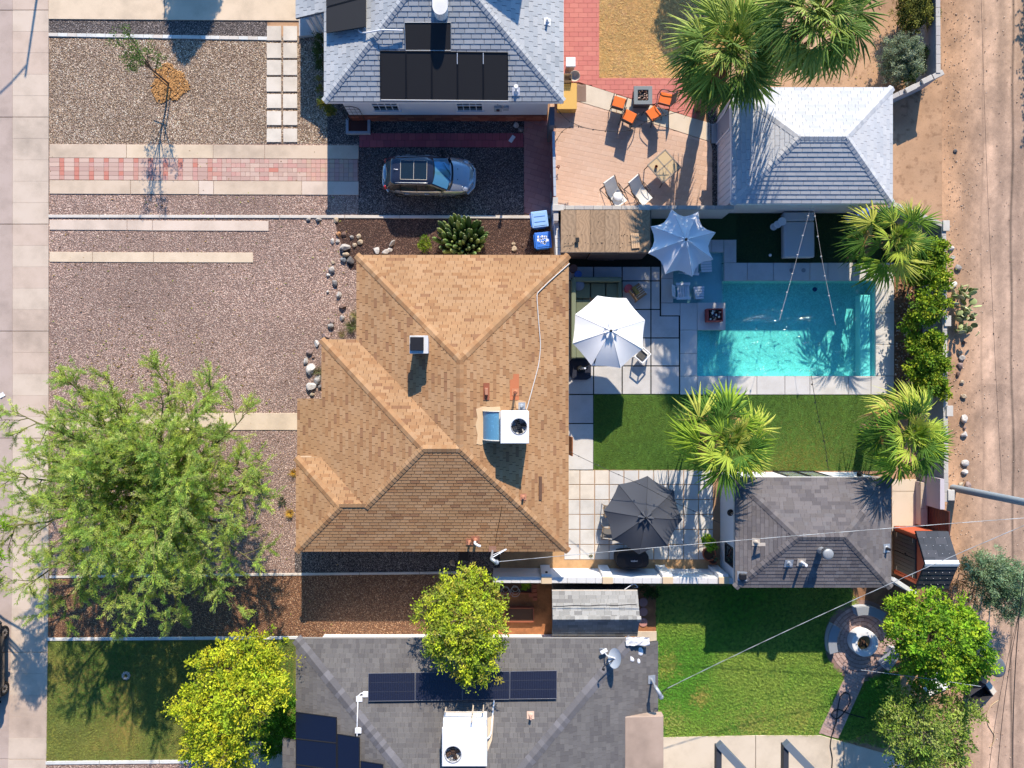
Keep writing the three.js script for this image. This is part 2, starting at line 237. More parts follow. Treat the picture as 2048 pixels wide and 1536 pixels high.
// block paving laid into a polygon: pieces up to a limit are separate, the rest one joined part
function paving(name, polyPx, o) {
  const g = structGroup(name), poly = pxy(polyPx), { w, d, ang = 0, mats, h = 0.05, gap = 0.012, max = 300, piece = 'paving_brick', stagger = 0.5, colOf, bed } = o, ca = Math.cos(ang), sa = Math.sin(ang);
  const toL = ([x, z]) => [x * ca + z * sa, -x * sa + z * ca], toW = ([u, v]) => [u * ca - v * sa, u * sa + v * ca], pl = poly.map(toL);
  if (bed) part(g, 'bedding', sheetGeo(poly, o.bedY), bed);
  const us = pl.map((p) => p[0]), vs = pl.map((p) => p[1]), u0 = Math.min(...us), u1 = Math.max(...us), v0 = Math.min(...vs), v1 = Math.max(...vs), full = [], odd = mats.map(() => []);
  let row = 0; for (let v = v0; v < v1; v += d, row++) for (let u = u0 - (row % 2 ? w * stagger : 0), c = 0; u < u1; u += w, c++) {
    const q = clipRect(pl, u + gap / 2, v + gap / 2, u + w - gap / 2, v + d - gap / 2); if (q.length < 3 || Math.abs(area2(q)) < 0.12 * w * d) continue;
    const mi = colOf ? colOf(c, row, u - u0, v - v0) : Math.floor(R() * mats.length), whole = Math.abs(Math.abs(area2(q)) - (w - gap) * (d - gap)) < 1e-4;
    if (whole) { const c0 = toW([u + w / 2, v + d / 2]); full.push([c0, mi, Math.hypot(...c0)]); } else odd[mi].push(slabGeo(q.map(toW), 0, h));
  }
  full.sort((a, b) => a[2] - b[2]); const geo = box(w - gap, h, d - gap, 0, h / 2, 0), rest = mats.map(() => []);
  full.forEach(([c0, mi], i) => { const dy = rr(-0.003, 0.003); if (i < max) { const m = part(g, piece, geo, mats[mi]); m.position.set(c0[0], dy, c0[1]); m.rotation.y = -ang; } else rest[mi].push(box(w - gap, h, d - gap, 0, h / 2, 0).rotateY(-ang).translate(c0[0], dy, c0[1])); });
  mats.forEach((m, i) => { if (odd[i].length + rest[i].length) { const q = part(g, 'edge_' + piece, merge([...odd[i], ...rest[i]]), m); q.userData.kind = 'stuff'; } });
  return g;
}
const brickTan = [mat(208, 178, 162, 0.9), mat(202, 170, 154, 0.9), mat(214, 184, 166, 0.9), mat(196, 162, 148, 0.9)], brickRed = [mat(206, 134, 116, 0.9), mat(204, 152, 136, 0.9)], brickPink = [mat(206, 158, 146, 0.9), mat(210, 166, 152, 0.9)];
{ // brick drive: long tan bricks with columns of red ones, then a basket weave and small square setts
  const g = structGroup('brick_driveway'); part(g, 'bedding', sheetGeo(pxy([[100, 316], [716, 319.5], [716, 363], [100, 360]]), L(5)), mat(168, 128, 110, 1)); const cache = {}, lay = (x0, x1, r0, r1, m) => { const w = (x1 - x0) / S - 0.012, d = (r1 - r0) * 8.7 / S - 0.012, k = w.toFixed(3) + d.toFixed(3); cache[k] = cache[k] || box(w, 0.045, d, 0, 0.0225, 0); const q = part(g, 'paving_brick', cache[k], m), xm = (x0 + x1) / 2; q.position.set(X(xm), rr(-0.003, 0.003), Z(316.2 + (xm - 100) * 0.0052 + (r0 + r1) / 2 * 8.7)); };
  const T = () => pick(brickTan), Rd = (f) => R() < f ? brickRed[0] : R() < 0.6 ? brickRed[1] : brickPink[0];
  for (let c = 0; c < 11; c++) for (let r = 0; r < 5; r++) { const x = 100 + c * 29.6; lay(x, x + 20, r, r + 1, T()); lay(x + 20, x + 29.6, r, r + 1, Rd(c < 6 ? 0.55 : 0.25)); }
  for (let c = 0; c < 5; c++) { const x = 425.6 + c * 37.6; for (let r = 0; r < 5; r++) { if ((c + r) % 2) { lay(x, x + 18.8, r, r + 1, R() < 0.3 ? Rd(0.3) : T()); lay(x + 18.8, x + 37.6, r, r + 1, T()); } else for (let k = 0; k < 4; k++) lay(x + k * 9.4, x + k * 9.4 + 9.4, r, r + 1, R() < 0.35 ? pick(brickPink) : T()); } }
  for (let c = 0; c < 11; c++) for (let r = 0; r < 5; r++) { const x = 613.6 + c * 9.3; lay(x, x + 9.3, r, r + 1, c % 4 === 2 ? pick(brickPink) : mat(210 + rr(-8, 8), 172 + rr(-6, 6), 152, 0.9)); }
}
const redP = [mat(196, 100, 96, 0.85), mat(204, 108, 100, 0.85), mat(190, 94, 92, 0.85)], salmon = [mat(206, 124, 110, 0.85), mat(210, 129, 114, 0.85), mat(202, 119, 107, 0.85)], peach = [conc(228, 192, 168, 0.88), conc(230, 195, 171, 0.88), conc(226, 189, 164, 0.88), conc(228, 191, 166, 0.88)];
paving('red_paver_path', rect(719, 267, 1047, 295), { w: 14 / S, d: 14 / S, mats: [mat(178, 92, 98, 0.9), mat(188, 98, 102, 0.9), mat(172, 86, 94, 0.9)], stagger: 0.5, h: 0.05, bed: M.soil, bedY: L(5) });
paving('side_gate_walk', [[1048, 238], [1112, 238], [1112, 428], [1048, 428]], { w: 22 / S, d: 11 / S, ang: 0.3, mats: [mat(196, 138, 126, 0.9), mat(188, 130, 120, 0.9)], h: 0.045, bed: mat(150, 96, 88), bedY: L(6) });
paving('red_paver_walk', [[1112, -60], [1198, -60], [1198, 157], [1392, 157], [1392, 238], [1158, 165], [1112, 165]], { w: 18 / S, d: 9.6 / S, mats: salmon, h: 0.045, gap: 0.01, bed: mat(150, 84, 76), bedY: L(4) });
{ // pale concrete band between the red pavers and the stamped patio
  const g = structGroup('concrete_border'); const a = [[1172, 168], [1392, 239], [1418, 247], [1418, 283], [1300, 245], [1155, 203], [1155, 175]];
  part(g, 'concrete_slab', slabGeo(pxy([[1172, 170], [1232, 189], [1232, 226], [1154, 203], [1154, 178]]), 0, 0.05, 0.006), M.backslab);
  part(g, 'concrete_slab', slabGeo(pxy([[1233, 190], [1336, 222], [1336, 257], [1233, 226]]), 0, 0.05, 0.006), M.backslab); part(g, 'concrete_slab', slabGeo(pxy([[1337, 222], [1392, 239], [1420, 247], [1420, 284], [1337, 257]]), 0, 0.05, 0.006), M.plaza);
}
paving('stamped_patio', [[1100, 204], [1154, 204], [1232, 227], [1336, 258], [1420, 285], [1424, 300], [1424, 418], [1100, 418]], { w: 22 / S, d: 9.4 / S, ang: 0.2, mats: peach, h: 0.045, gap: 0.005, max: 300, bed: mat(200, 160, 138), bedY: L(4) });
strip('gravel_border', [], 0); sh('gravel_strip_by_garage', [[1410, 200], [1432, 200], [1440, 418], [1424, 418], [1424, 285]], 6, M.darkgravel);
// large patio slabs set in dark turf joints
{
  const g = structGroup('patio'); const add = (x0, y0, x1, y1) => part(g, 'patio_slab', slabGeo(pxy(rect(x0 + 1.1, y0 + 1.1, x1 - 1.1, y1 - 1.1)), 0, 0.05, 0.008), pick([M.slab, M.slab2, M.slab3, M.slab2]));
  const xs = [1128, 1187, 1244, 1301.5], ys = [533, 562, 619, 676, 732, 789]; for (let j = 0; j < 5; j++) for (let i = 0; i < 3; i++) add(xs[i], ys[j], xs[i + 1], ys[j + 1]);
  add(1301.5, 533, 1320, 562); add(1301.5, 562, 1320, 619);
  part(g, 'patio_slab', slabGeo(pxy([[1302.6, 620], [1319, 620], [1319, 633], [1357, 633], [1357, 675], [1302.6, 675]]), 0, 0.05, 0.008), M.slab2);
  add(1301.5, 676, 1358.5, 732); add(1301.5, 732, 1358.5, 789); add(1128, 789, 1187, 847); part(g, 'patio_slab', slabGeo(pxy(rect(1129, 848, 1186, 939)), 0, 0.05, 0.008), M.slab3);
}
{ // pool deck
  const g = structGroup('pool_deck'), add = (q, m) => part(g, 'deck_slab', slabGeo(pxy(q), 0, 0.055, 0.008), m || pick([M.slab, M.slab3, M.slab]));
  const xt = [1447.5, 1494, 1546, 1583, 1619, 1655, 1703, 1750, 1787]; for (let i = 0; i < xt.length - 1; i++) add(rect(xt[i] + 0.4, 526, xt[i + 1] - 0.4, 561.6));
  add([[1423, 480], [1446.6, 480], [1446.6, 504.6], [1423, 504.6]]); add(rect(1447.6, 480, 1472, 525.4)); add(rect(1322, 532, 1345.6, 557)); add(rect(1322, 557.6, 1345.6, 605.6)); add(rect(1330, 480, 1375, 504.6)); add(rect(1375.6, 480, 1422.4, 504.6)); add(rect(1322, 505.4, 1345.6, 531.4));
  add([[1322, 606.4], [1359.4, 606.4], [1359.4, 631], [1322, 631]]); add(rect(1360, 606.4, 1393.6, 660)); add([[1360, 660.6], [1393.6, 660.6], [1393.6, 707], [1360, 707]]); add(rect(1360, 707.6, 1393.6, 752)); add(rect(1360, 752.6, 1393.6, 789));
  const xb = [1394, 1454, 1513, 1569, 1619, 1696, 1741, 1787]; for (let i = 0; i < xb.length - 1; i++) add(rect(xb[i] + 0.4, 752.4, xb[i + 1] - 0.4, 789), pick([M.slab3, M.slab]));
  const yr = [562, 626, 689, 752]; for (let i = 0; i < 3; i++) add(rect(1750.4, yr[i] + 0.4, 1787, yr[i + 1] - 0.4), M.slab3);
}
{ // square pavers of the south patio
  const g = structGroup('paver_patio'), xs = [1128, 1159.5, 1189, 1218, 1247.5, 1277, 1307, 1336.5, 1367, 1396.5, 1426], ys = [940, 969, 999, 1028.5, 1058.5, 1088.5, 1119];
  for (let j = 0; j < 6; j++) for (let i = 0; i < 10; i++) part(g, 'patio_paver', slabGeo(pxy(rect(xs[i] + 0.8 + rr(-0.2, 0.2), ys[j] + 0.8 + rr(-0.2, 0.2), xs[i + 1] - 0.8, ys[j + 1] - 0.8)), 0, 0.05 + rr(-0.002, 0.002), 0.007), pick([M.slab3, M.stone, M.slab]));
}
strip('studio_walk', [[[1783, 958], [1832, 958], [1832, 982], [1783, 982]], [[1783, 982.8], [1832, 982.8], [1832, 1062], [1783, 1062]]], 0.05, [M.backslab, M.walk]);
strip('back_terrace', [[[1318, 1474], [1510, 1470], [1510, 1700], [1318, 1700]], [[1511, 1470], [1640, 1470], [1686, 1483], [1686, 1700], [1511, 1700]], [[1687, 1483], [1815, 1520], [1830, 1700], [1687, 1700]]], 0.06, [M.backslab, M.plaza]);
strip('front_step', [[[500, 1482], [566, 1482], [566, 1600], [500, 1600]]], 0.06, M.plaza);
strip('shed_pad', [[[1273, 1262], [1313, 1262], [1313, 1300], [1273, 1300]]], 0.05, M.plaza);
// fire pit circle of brick and its path
{
  const g = structGroup('fire_pit_terrace'), bm = [mat(190, 162, 152, 0.9), mat(184, 155, 146, 0.9), mat(196, 168, 158, 0.9)], cx = X(1722), cz = Z(1281), r0 = 66 / S; const bed = slabGeo(Array.from({ length: 40 }, (_, i) => [cx + Math.cos(i / 20 * PI) * (r0 + 0.2), cz + Math.sin(i / 20 * PI) * (r0 + 0.36)]), 0, 0.035); part(g, 'bedding', bed, mat(150, 122, 112, 1));
  const gs = [[], [], []]; for (let k = 0; k < 9; k++) { const r = 0.1 + k * 0.165, n = Math.max(4, Math.round(r * 2 * PI / 0.26)); for (let i = 0; i < n; i++) { const a = (i + (k % 2) * 0.5) / n * 2 * PI, bg = box(0.145, 0.05, Math.min(0.25, r * 2 * PI / n - 0.012), 0, 0.025, 0); bg.rotateY(-a).translate(cx + Math.cos(a) * r, 0.006, cz + Math.sin(a) * r * 1.08); gs[Math.floor(R() * 3)].push(bg); } }
  gs.forEach((a, i) => { part(g, 'paving_brick', merge(a), bm[i]).userData.kind = 'stuff'; });
  const pathPx = [[1690, 1345], [1729, 1352], [1728, 1360], [1676, 1476], [1637, 1466], [1686, 1360]]; paving('brick_path', pathPx, { w: 0.24, d: 0.12, ang: -1.15 + PI / 2, mats: bm, h: 0.045, max: 200, bed: mat(150, 122, 112, 1), bedY: L(6) });
}
// ---------- pool ----------
{
  const p = thing('swimming_pool', 'turquoise in-ground swimming pool with shallow shelf and steps beside the concrete deck', 'swimming pool', [0, 0, 0]);
  const plm = texOf(512, 512, 3, (u, v) => { const s = 222 + 60 * (fC(u, v) - 0.5) + 30 * (fB(u, v) - 0.5) + 24 * (q2() - 0.5); return [s, s, s]; }), plaster = mat(206, 240, 236, 0.7, { k: 1, map: plm }), shelfm = mat(176, 208, 210, 0.75, { map: tconc });
  const wall = []; for (let i = 0; i < POOL.length; i++) { const [a, b] = POOL[i], [c, d] = POOL[(i + 1) % POOL.length]; const g = new THREE.BufferGeometry(); g.setAttribute('position', new THREE.Float32BufferAttribute([a, 0.05, b, c, 0.05, d, c, -1.6, d, a, 0.05, b, c, -1.6, d, a, -1.6, b], 3)); g.computeVertexNormals(); wall.push(uvm(g)); }
  part(p, 'pool_wall', merge(wall), plaster); part(p, 'pool_floor', sheetGeo(pxy(rect(1380, 555, 1760, 760)), -0.8), plaster);
  part(p, 'shallow_shelf', slabGeo(pxy([[1344, 503], [1447, 503], [1447, 608], [1344, 608]]), -1.5, -0.22, 0.01), shelfm);
  for (const [x0, x1, y] of [[1394, 1409, -0.2], [1409, 1424, -0.36], [1424, 1440, -0.54]]) part(p, 'pool_step', slabGeo(pxy(rect(x0 - 0.4, 659, x1, 752.6)), -1.5, y, 0.01), plaster);
  part(p, 'pool_bench', slabGeo(pxy(rect(1727, 588, 1751, 753)), -1.5, -0.32, 0.02), mat(214, 232, 232, 0.7, { k: 0.95 }));
  part(p, 'drain_cover', uvm(new THREE.CylinderGeometry(0.1, 0.11, 0.03, 20).translate(X(1632) * 1.02, -0.785, Z(578) * 1.02)), mat(20, 50, 120, 0.5));
  const nw = fractal(6, 4, 77), wv = texOf(512, 512, 2.4, (u, v) => { const s = nw(u + 0.06 * Math.sin(v * 12.566), v) * 255; return [s, s, s]; }); wv.colorSpace = THREE.NoColorSpace;
  const water = new THREE.MeshPhysicalMaterial({ color: new THREE.Color(0.47, 0.94, 0.92), roughness: 0.05, transmission: 1, thickness: 0, ior: 1.33, bumpMap: wv, bumpScale: 0.24 });
  const shallow = new THREE.MeshPhysicalMaterial({ color: new THREE.Color(0.8, 0.97, 0.98), roughness: 0.02, transmission: 1, thickness: 0, ior: 1.33, bumpMap: wv, bumpScale: 0.03 });
  part(p, 'water', sheetGeo(pxy([[1447.2, 562], [1750, 562], [1750, 752], [1394, 752], [1394, 660], [1450, 660], [1450, 606], [1447.2, 606]]), -0.06), water);
  part(p, 'shelf_water', sheetGeo(pxy(rect(1346, 505, 1447, 606)), -0.06), shallow);
}
single('pool_block', 'raised grey concrete platform carrying the red fire bowl at the pool edge', 'platform', merge([rbox(56 / S, 0.4, 54.5 / S, 0.012, X(1422), -0.13, Z(633)), rbox(56 / S, 1.3, 54 / S, 0.01, X(1422), -0.95, Z(633))]), M.slab);
// ---------- roofs ----------
function face(poly, e, d, h, pitch) {
  const t = [-d[1], d[0]], uv = (p) => [(p[0] - e[0]) * t[0] + (p[1] - e[1]) * t[1], (p[0] - e[0]) * d[0] + (p[1] - e[1]) * d[1]];
  let q = poly.map(uv); if (area2(q) < 0) { q = q.slice().reverse(); poly = poly.slice().reverse(); }
  const F = { poly, q, e, d, t, h, pitch, P: (u, v, n = 0) => V(e[0] + t[0] * u + d[0] * v, h + pitch * v + n, e[1] + t[1] * u + d[1] * v), Y: (x, z) => h + pitch * ((x - e[0]) * d[0] + (z - e[1]) * d[1]), N: V(-pitch * d[0], 1, -pitch * d[1]).normalize() };
  F.hit = (px, py, lift = 0) => { const gx = X(px), gz = Z(py), s = (H - (h + lift) + pitch * (e[0] * d[0] + e[1] * d[1])) / (H + pitch * (gx * d[0] + gz * d[1])); return V(gx * s, H - H * s, gz * s); };
  return F;
}
function polyGeo(pts, down) { // flat polygon in space with sides going down to a lower copy (pts counter-clockwise seen from above)
  const n = pts.length, pos = [], A = pts[0], T = pts[1].clone().sub(A).normalize(); const nn = V(); for (let i = 0; i < n; i++) nn.add(pts[i].clone().cross(pts[(i + 1) % n])); nn.normalize(); const B = nn.clone().cross(T);
  const tr = THREE.ShapeUtils.triangulateShape(pts.map((p) => new THREE.Vector2(p.clone().sub(A).dot(T), p.clone().sub(A).dot(B))), []); const add = (...v) => v.forEach((p) => pos.push(p.x, p.y, p.z));
  for (const [a, b, c] of tr) add(pts[a], pts[b], pts[c]);
  if (down) { const lo = pts.map((p, i) => Array.isArray(down) ? down[i] : p.clone().addScaledVector(nn, -down)); for (const [a, b, c] of tr) add(lo[a], lo[c], lo[b]); for (let i = 0; i < n; i++) { const j = (i + 1) % n; add(pts[i], lo[i], pts[j], pts[j], lo[i], lo[j]); } }
  const g = new THREE.BufferGeometry(); g.setAttribute('position', new THREE.Float32BufferAttribute(pos, 3)); g.computeVertexNormals(); return uvm(g);
}
const tint = (g, c) => { const n = g.attributes.position.count, a = new Float32Array(n * 3); for (let i = 0; i < n; i++) { a[i * 3] = c.r; a[i * 3 + 1] = c.g; a[i * 3 + 2] = c.b; } g.setAttribute('color', new THREE.BufferAttribute(a, 3)); return g; };
const grainTex = texOf(512, 512, 1.6, () => { const s = 226 + 58 * (q2() - 0.5); return [s, s, s]; });
// shingled roof: every tab is real; the nearest 300 are separate sub-parts, the rest one joined sub-part
function shingle(house, name, faces, o) {
  const { tab = 0.38, expo = 0.14, gap = 0.018, thick = 0.014, palette, weights, base, hips = [], limit = 300, capCol, variable = 0, drop = 0.16 } = o;
  const deck = []; for (const F of faces) deck.push(polyGeo(F.q.map(([u, v]) => F.P(u, v)), F.q.map(([u, v]) => F.P(u, v, -0.12))));
  const roof = part(house, name, merge(deck), base), mats = palette.map((c) => new THREE.MeshStandardMaterial({ color: c, map: grainTex, roughness: 0.95 }));
  const cum = []; let tot = 0; palette.forEach((_, i) => { tot += weights ? weights[i] : 1; cum.push(tot); }); const pc = () => { const r = R() * tot; return cum.findIndex((c) => r <= c); };
  const full = [], cut = [], nm2 = vnoise(16, 5 + Math.floor(R() * 1000));
  const mk = (F, q, u0, v0, ex) => { // top polygon sloping from the butt to the head, with its sides
    const pos = [], up = (p) => thick * (1 - (p[1] - v0) / ex * 0.85) + 0.004, n = q.length, o3 = F.P(u0, v0), T = q.map((p) => F.P(p[0], p[1], up(p)).sub(o3)), B = q.map((p) => F.P(p[0], p[1], 0).sub(o3)), add = (...v) => v.forEach((p) => pos.push(p.x, p.y, p.z));
    if (n === 4) add(T[0], T[1], T[2], T[0], T[2], T[3]); else for (const [a, b, c] of THREE.ShapeUtils.triangulateShape(q.map((p) => new THREE.Vector2(p[0], p[1])), [])) add(T[a], T[b], T[c]);
    for (let i = 0; i < n; i++) { const j = (i + 1) % n; add(T[i], B[i], T[j], T[j], B[i], B[j]); }
    const g = new THREE.BufferGeometry(); g.setAttribute('position', new THREE.Float32BufferAttribute(pos, 3)); g.computeVertexNormals(); return uvm(g);
  };
  for (const F of faces) {
    const us = F.q.map((p) => p[0]), vs = F.q.map((p) => p[1]), u0 = Math.min(...us), u1 = Math.max(...us), vb = Math.min(...vs), v1 = Math.max(...vs), ex = expo / Math.sqrt(1 + F.pitch ** 2), cache = {}; let row = 0;
    for (let v = vb; v < v1 - 0.01; v += ex, row++) { let u = u0 - (row % 2 ? tab / 2 : 0) - (variable ? R() * tab : 0.05 * ((row * 7) % 3)); while (u < u1) {
      const w = variable ? tab * pick([0.5, 0.7, 1, 1, 1.3]) : tab, q = clipRect(F.q, u + gap / 2, v, u + w - gap / 2, v + ex);
      if (q.length >= 3) { const a = Math.abs(area2(q)), key = w.toFixed(3); if (a > 1e-4) { const i = pc(), whole = Math.abs(a - (w - gap) * ex) < 1e-5 && q.length === 4;
        if (whole) { cache[key] = cache[key] || mk(F, [[gap / 2, 0], [w - gap / 2, 0], [w - gap / 2, ex], [gap / 2, ex]].map(([x, y]) => [x + u, y + v]), u, v, ex); const at = F.P(u, v); full.push([cache[key], at, i, at.distanceTo(camera.position)]); }
        else { const at = F.P(u, v), g = mk(F, q, u, v, ex); cut.push(tint(g.translate(at.x, at.y, at.z), palette[i].clone().multiplyScalar(0.9 + 0.2 * nm2(at.x / 12 + 0.5, at.z / 12 + 0.5)))); } } }
      u += w; } }
  }
  full.sort((a, b) => a[3] - b[3]);
  full.forEach(([g, at, i], k) => { if (k < limit) { const m = part(roof, 'shingle', g, mats[i]); m.position.copy(at); } else cut.push(tint(g.clone().translate(at.x, at.y, at.z), palette[i].clone().multiplyScalar(0.9 + 0.2 * nm2(at.x / 12 + 0.5, at.z / 12 + 0.5)))); });
  if (cut.length) part(roof, 'shingle_courses', merge(cut), new THREE.MeshStandardMaterial({ vertexColors: true, map: grainTex, roughness: 0.95 })).userData.kind = 'stuff';
  const caps = []; for (const [a, b, Fa, Fb, w = 0.16] of hips) { // bent cap pieces along a hip or ridge, from the low end up
    const A = V(a[0], Fa.Y(...a), a[1]), Bv = V(b[0], Fa.Y(...b), b[1]), L2 = A.distanceTo(Bv), t = Bv.clone().sub(A).normalize(), side = (F) => { const s = F.N.clone().cross(t).normalize(); const c = F.poly.reduce((q, p) => q.add(V(p[0], F.Y(...p), p[1])), V()).multiplyScalar(1 / F.poly.length).sub(A); return s.dot(c) < 0 ? s.negate() : s; }, sa = side(Fa), sb = side(Fb), nrm = Fa.N.clone().add(Fb.N).normalize();
    for (let s = 0; s < L2; s += 0.19) { const p0 = A.clone().addScaledVector(t, s), p1 = A.clone().addScaledVector(t, Math.min(L2 + 0.05, s + 0.3)), l0 = 0.05, l1 = 0.028, T = (p, l) => p.clone().addScaledVector(nrm, l), e = (p, q, l) => p.clone().addScaledVector(q, w).addScaledVector(nrm, l - 0.012);
      const pos = []; const add = (...v) => v.forEach((q) => pos.push(q.x, q.y, q.z)); const quad = (a1, b1, c1, d1) => { const n = b1.clone().sub(a1).cross(d1.clone().sub(a1)); n.y >= 0 ? add(a1, b1, c1, a1, c1, d1) : add(a1, c1, b1, a1, d1, c1); };
      quad(T(p0, l0), e(p0, sa, l0), e(p1, sa, l1), T(p1, l1)); quad(T(p0, l0), e(p0, sb, l0), e(p1, sb, l1), T(p1, l1)); add(T(p0, l0), e(p0, sa, l0), e(p0, sa, 0.0), T(p0, l0), e(p0, sa, 0), T(p0, 0), T(p0, l0), T(p0, 0), e(p0, sb, 0), T(p0, l0), e(p0, sb, 0), e(p0, sb, l0)); add(e(p0, sa, l0), e(p1, sa, l1), e(p1, sa, -0.01), e(p0, sa, l0), e(p1, sa, -0.01), e(p0, sa, -0.01), e(p0, sb, l0), e(p1, sb, -0.01), e(p1, sb, l1), e(p0, sb, l0), e(p0, sb, -0.01), e(p1, sb, -0.01));
      const g = new THREE.BufferGeometry(); g.setAttribute('position', new THREE.Float32BufferAttribute(pos, 3)); g.computeVertexNormals(); caps.push(tint(uvm(g), pick(capCol || palette).clone().multiplyScalar(rr(0.88, 1.08)))); } }
  if (caps.length) part(roof, 'hip_cap', merge(caps), new THREE.MeshStandardMaterial({ vertexColors: true, map: grainTex, roughness: 0.95 })).userData.kind = 'stuff';
  return roof;
}
const prism = (poly, y0, y1) => slabGeo(poly, y0, y1);
function fascia(outline, y, h, th, m, parent) { // boards under the eaves
  const c = outline.reduce((a, p) => [a[0] + p[0] / outline.length, a[1] + p[1] / outline.length], [0, 0]); const gs = outline.map((p, i) => { const q = outline[(i + 1) % outline.length], l = Math.hypot(q[0] - p[0], q[1] - p[1]); return box(l, h, th, 0, 0, 0).rotateY(-Math.atan2(q[1] - p[1], q[0] - p[0])).translate((p[0] + q[0]) / 2, y - h / 2, (p[1] + q[1]) / 2); });
  return part(parent, 'fascia', merge(gs), m);
}
const glassDark = phys(40, 56, 60, 0.06, { clearcoat: 1 }), blind = mat(200, 204, 200, 0.7);
function windowOn(parent, x, y, z, w, h, turn, o = {}) { // sash window: frame, panes and bars as sub-parts; turn 0 faces +z
  const at = (g) => g.rotateY(turn).translate(x, y, z), f = part(parent, o.name || 'window', at(merge([box(w + 0.12, 0.07, 0.08, 0, h / 2, 0), box(w + 0.12, 0.09, 0.12, 0, -h / 2, 0.02), box(0.06, h, 0.08, -w / 2, 0, 0), box(0.06, h, 0.08, w / 2, 0, 0), box(w, 0.06, 0.07, 0, 0, 0)])), o.frame || M.whitepaint);
  for (const s of [0.5, -0.5]) part(f, 'pane', at(box(w - 0.07, h / 2 - 0.06, 0.02, 0, s * h / 2, -0.01)), o.glass || glassDark);
  if (o.bars) { const b = []; for (let i = 1; i < o.bars; i++) b.push(box(0.025, h, 0.03, -w / 2 + w * i / o.bars, 0, 0.012)); part(f, 'glazing_bar', at(merge(b)), M.whitepaint).userData.kind = 'stuff'; }
  return f;
}
const shade = (r, g, b, list) => list.map((s) => col(r * s, g * s, b * s));

// ---------- the brown house in the middle ----------
const BH = {}; {
  const p = 0.333, h = 2.75, xe = X(1137, h), xw = X(713, h), zn = Z(510, h), zs = Z(1103, h), half = (xe - xw) / 2, xr = (xe + xw) / 2, zA = zn + half, zB = zs - half, xb = X(643, h), zb = zs - 2 * half, xc = X(592, h), zc = Z(915, h), hc = (zs - zc) / 2, zrc = zs - hc, xcA = xc + hc, xbA = xb + half, xcb = xb + hc, xp = X(595, 2.33), zp = Z(797, 2.33);
  const house = thing('brown_house', 'large house with brown hipped shingle roof stepping out to the west, beside the pool yard', 'house');
  const F = BH.F = {
    n: face([[xw, zn], [xe, zn], [xr, zA]], [xw, zn], [0, 1], h, p), e: face([[xe, zn], [xe, zs], [xr, zB], [xr, zA]], [xe, zn], [-1, 0], h, p),
    w: face([[xw, zn], [xr, zA], [xr, zB], [xw, zb]], [xw, zn], [1, 0], h, p),
    s: face([[xe, zs], [xr, zB], [xbA, zB], [xcb, zrc], [xcA, zrc], [xc, zs]], [xe, zs], [0, -1], h, p),
    nb: face([[xb, zb], [xbA, zB], [xr, zB], [xw, zb]], [xb, zb], [0, 1], h, p),
    wb: face([[xb, zb], [xbA, zB], [xcb, zrc], [xb, zc], [xb, zc + 0.06], [xp, zc + 0.06], [xp, zp], [xb, zp]], [xb, zb], [1, 0], h, p),
    nc: face([[xc, zc], [xcA, zrc], [xcb, zrc], [xb, zc]], [xc, zc], [0, 1], h, p), wc: face([[xc, zc], [xcA, zrc], [xc, zs]], [xc, zc], [1, 0], h, p),
  };
  const pal = [col(209, 163, 117), col(206, 159, 112), col(202, 154, 108), col(212, 167, 122), col(194, 144, 98), col(178, 130, 92), col(186, 137, 94)];
  const hips = [[[xw, zn], [xr, zA], F.n, F.w], [[xe, zn], [xr, zA], F.n, F.e], [[xr, zA], [xr, zB], F.w, F.e], [[xe, zs], [xr, zB], F.s, F.e], [[xbA, zB], [xr, zB], F.nb, F.s], [[xb, zb], [xbA, zB], F.nb, F.wb], [[xcb, zrc], [xbA, zB], F.wb, F.s], [[xc, zc], [xcA, zrc], F.nc, F.wc], [[xcA, zrc], [xcb, zrc], F.nc, F.s], [[xc, zs], [xcA, zrc], F.wc, F.s]];
  BH.roof = shingle(house, 'roof', Object.values(F), { palette: pal, weights: [5, 6, 5, 4, 2.5, 1, 1.2], base: mat(92, 62, 42, 1), hips, capCol: [pal[1], pal[3], pal[4], pal[2]] });
  const outline = [[xw, zn], [xe, zn], [xe, zs], [xc, zs], [xc, zc], [xp, zc], [xp, zp], [xb, zp], [xb, zb], [xw, zb]];
  part(house, 'soffit', prism([[xw, zn], [xe, zn], [xe, zs], [xc, zs], [xc, zc], [xb, zc], [xb, zb], [xw, zb]].map(([a, b]) => [a + Math.sign(xr - a) * 0.05, b + Math.sign(zA + 2 - b) * 0.05]), 2.55, 2.61), mat(206, 180, 150));
  const w = 0.4; part(house, 'wall', prism([[xw + w, zn + w], [xe - w, zn + w], [xe - w, zs - w], [xc + w, zs - w], [xc + w, zc + w], [xb + w, zc + w], [xb + w, zb + w], [xw + w, zb + w]], 0, 2.55), mat(220, 196, 168, 0.95));
  for (const q of [[xp + 0.25, zp + 0.25], [xp + 0.25, zc - 0.3]]) part(house, 'porch_post', box(0.14, 2.2, 0.14, q[0], 1.1, q[1]), M.whitepaint);
  part(house, 'door', box(0.06, 2.05, 0.92, xb + w - 0.03, 1.04, 2.2), mat(120, 64, 44, 0.6)); windowOn(house, xb + w - 0.01, 1.5, 0.4, 1.4, 1.2, -PI / 2); windowOn(house, xw + w - 0.01, 1.5, -3.8, 1.6, 1.2, -PI / 2); windowOn(house, xe - w + 0.01, 1.5, 5, 1.4, 1.1, PI / 2); windowOn(house, xe - w + 0.01, 1.1, -2, 1.8, 2.0, PI / 2);
  fascia([[xw, zn], [xe, zn], [xe, zs], [xc, zs], [xc, zc], [xb, zc], [xb, zb], [xw, zb]], h - 0.04, 0.16, 0.025, mat(196, 166, 130), house);
  BH.house = house;
}
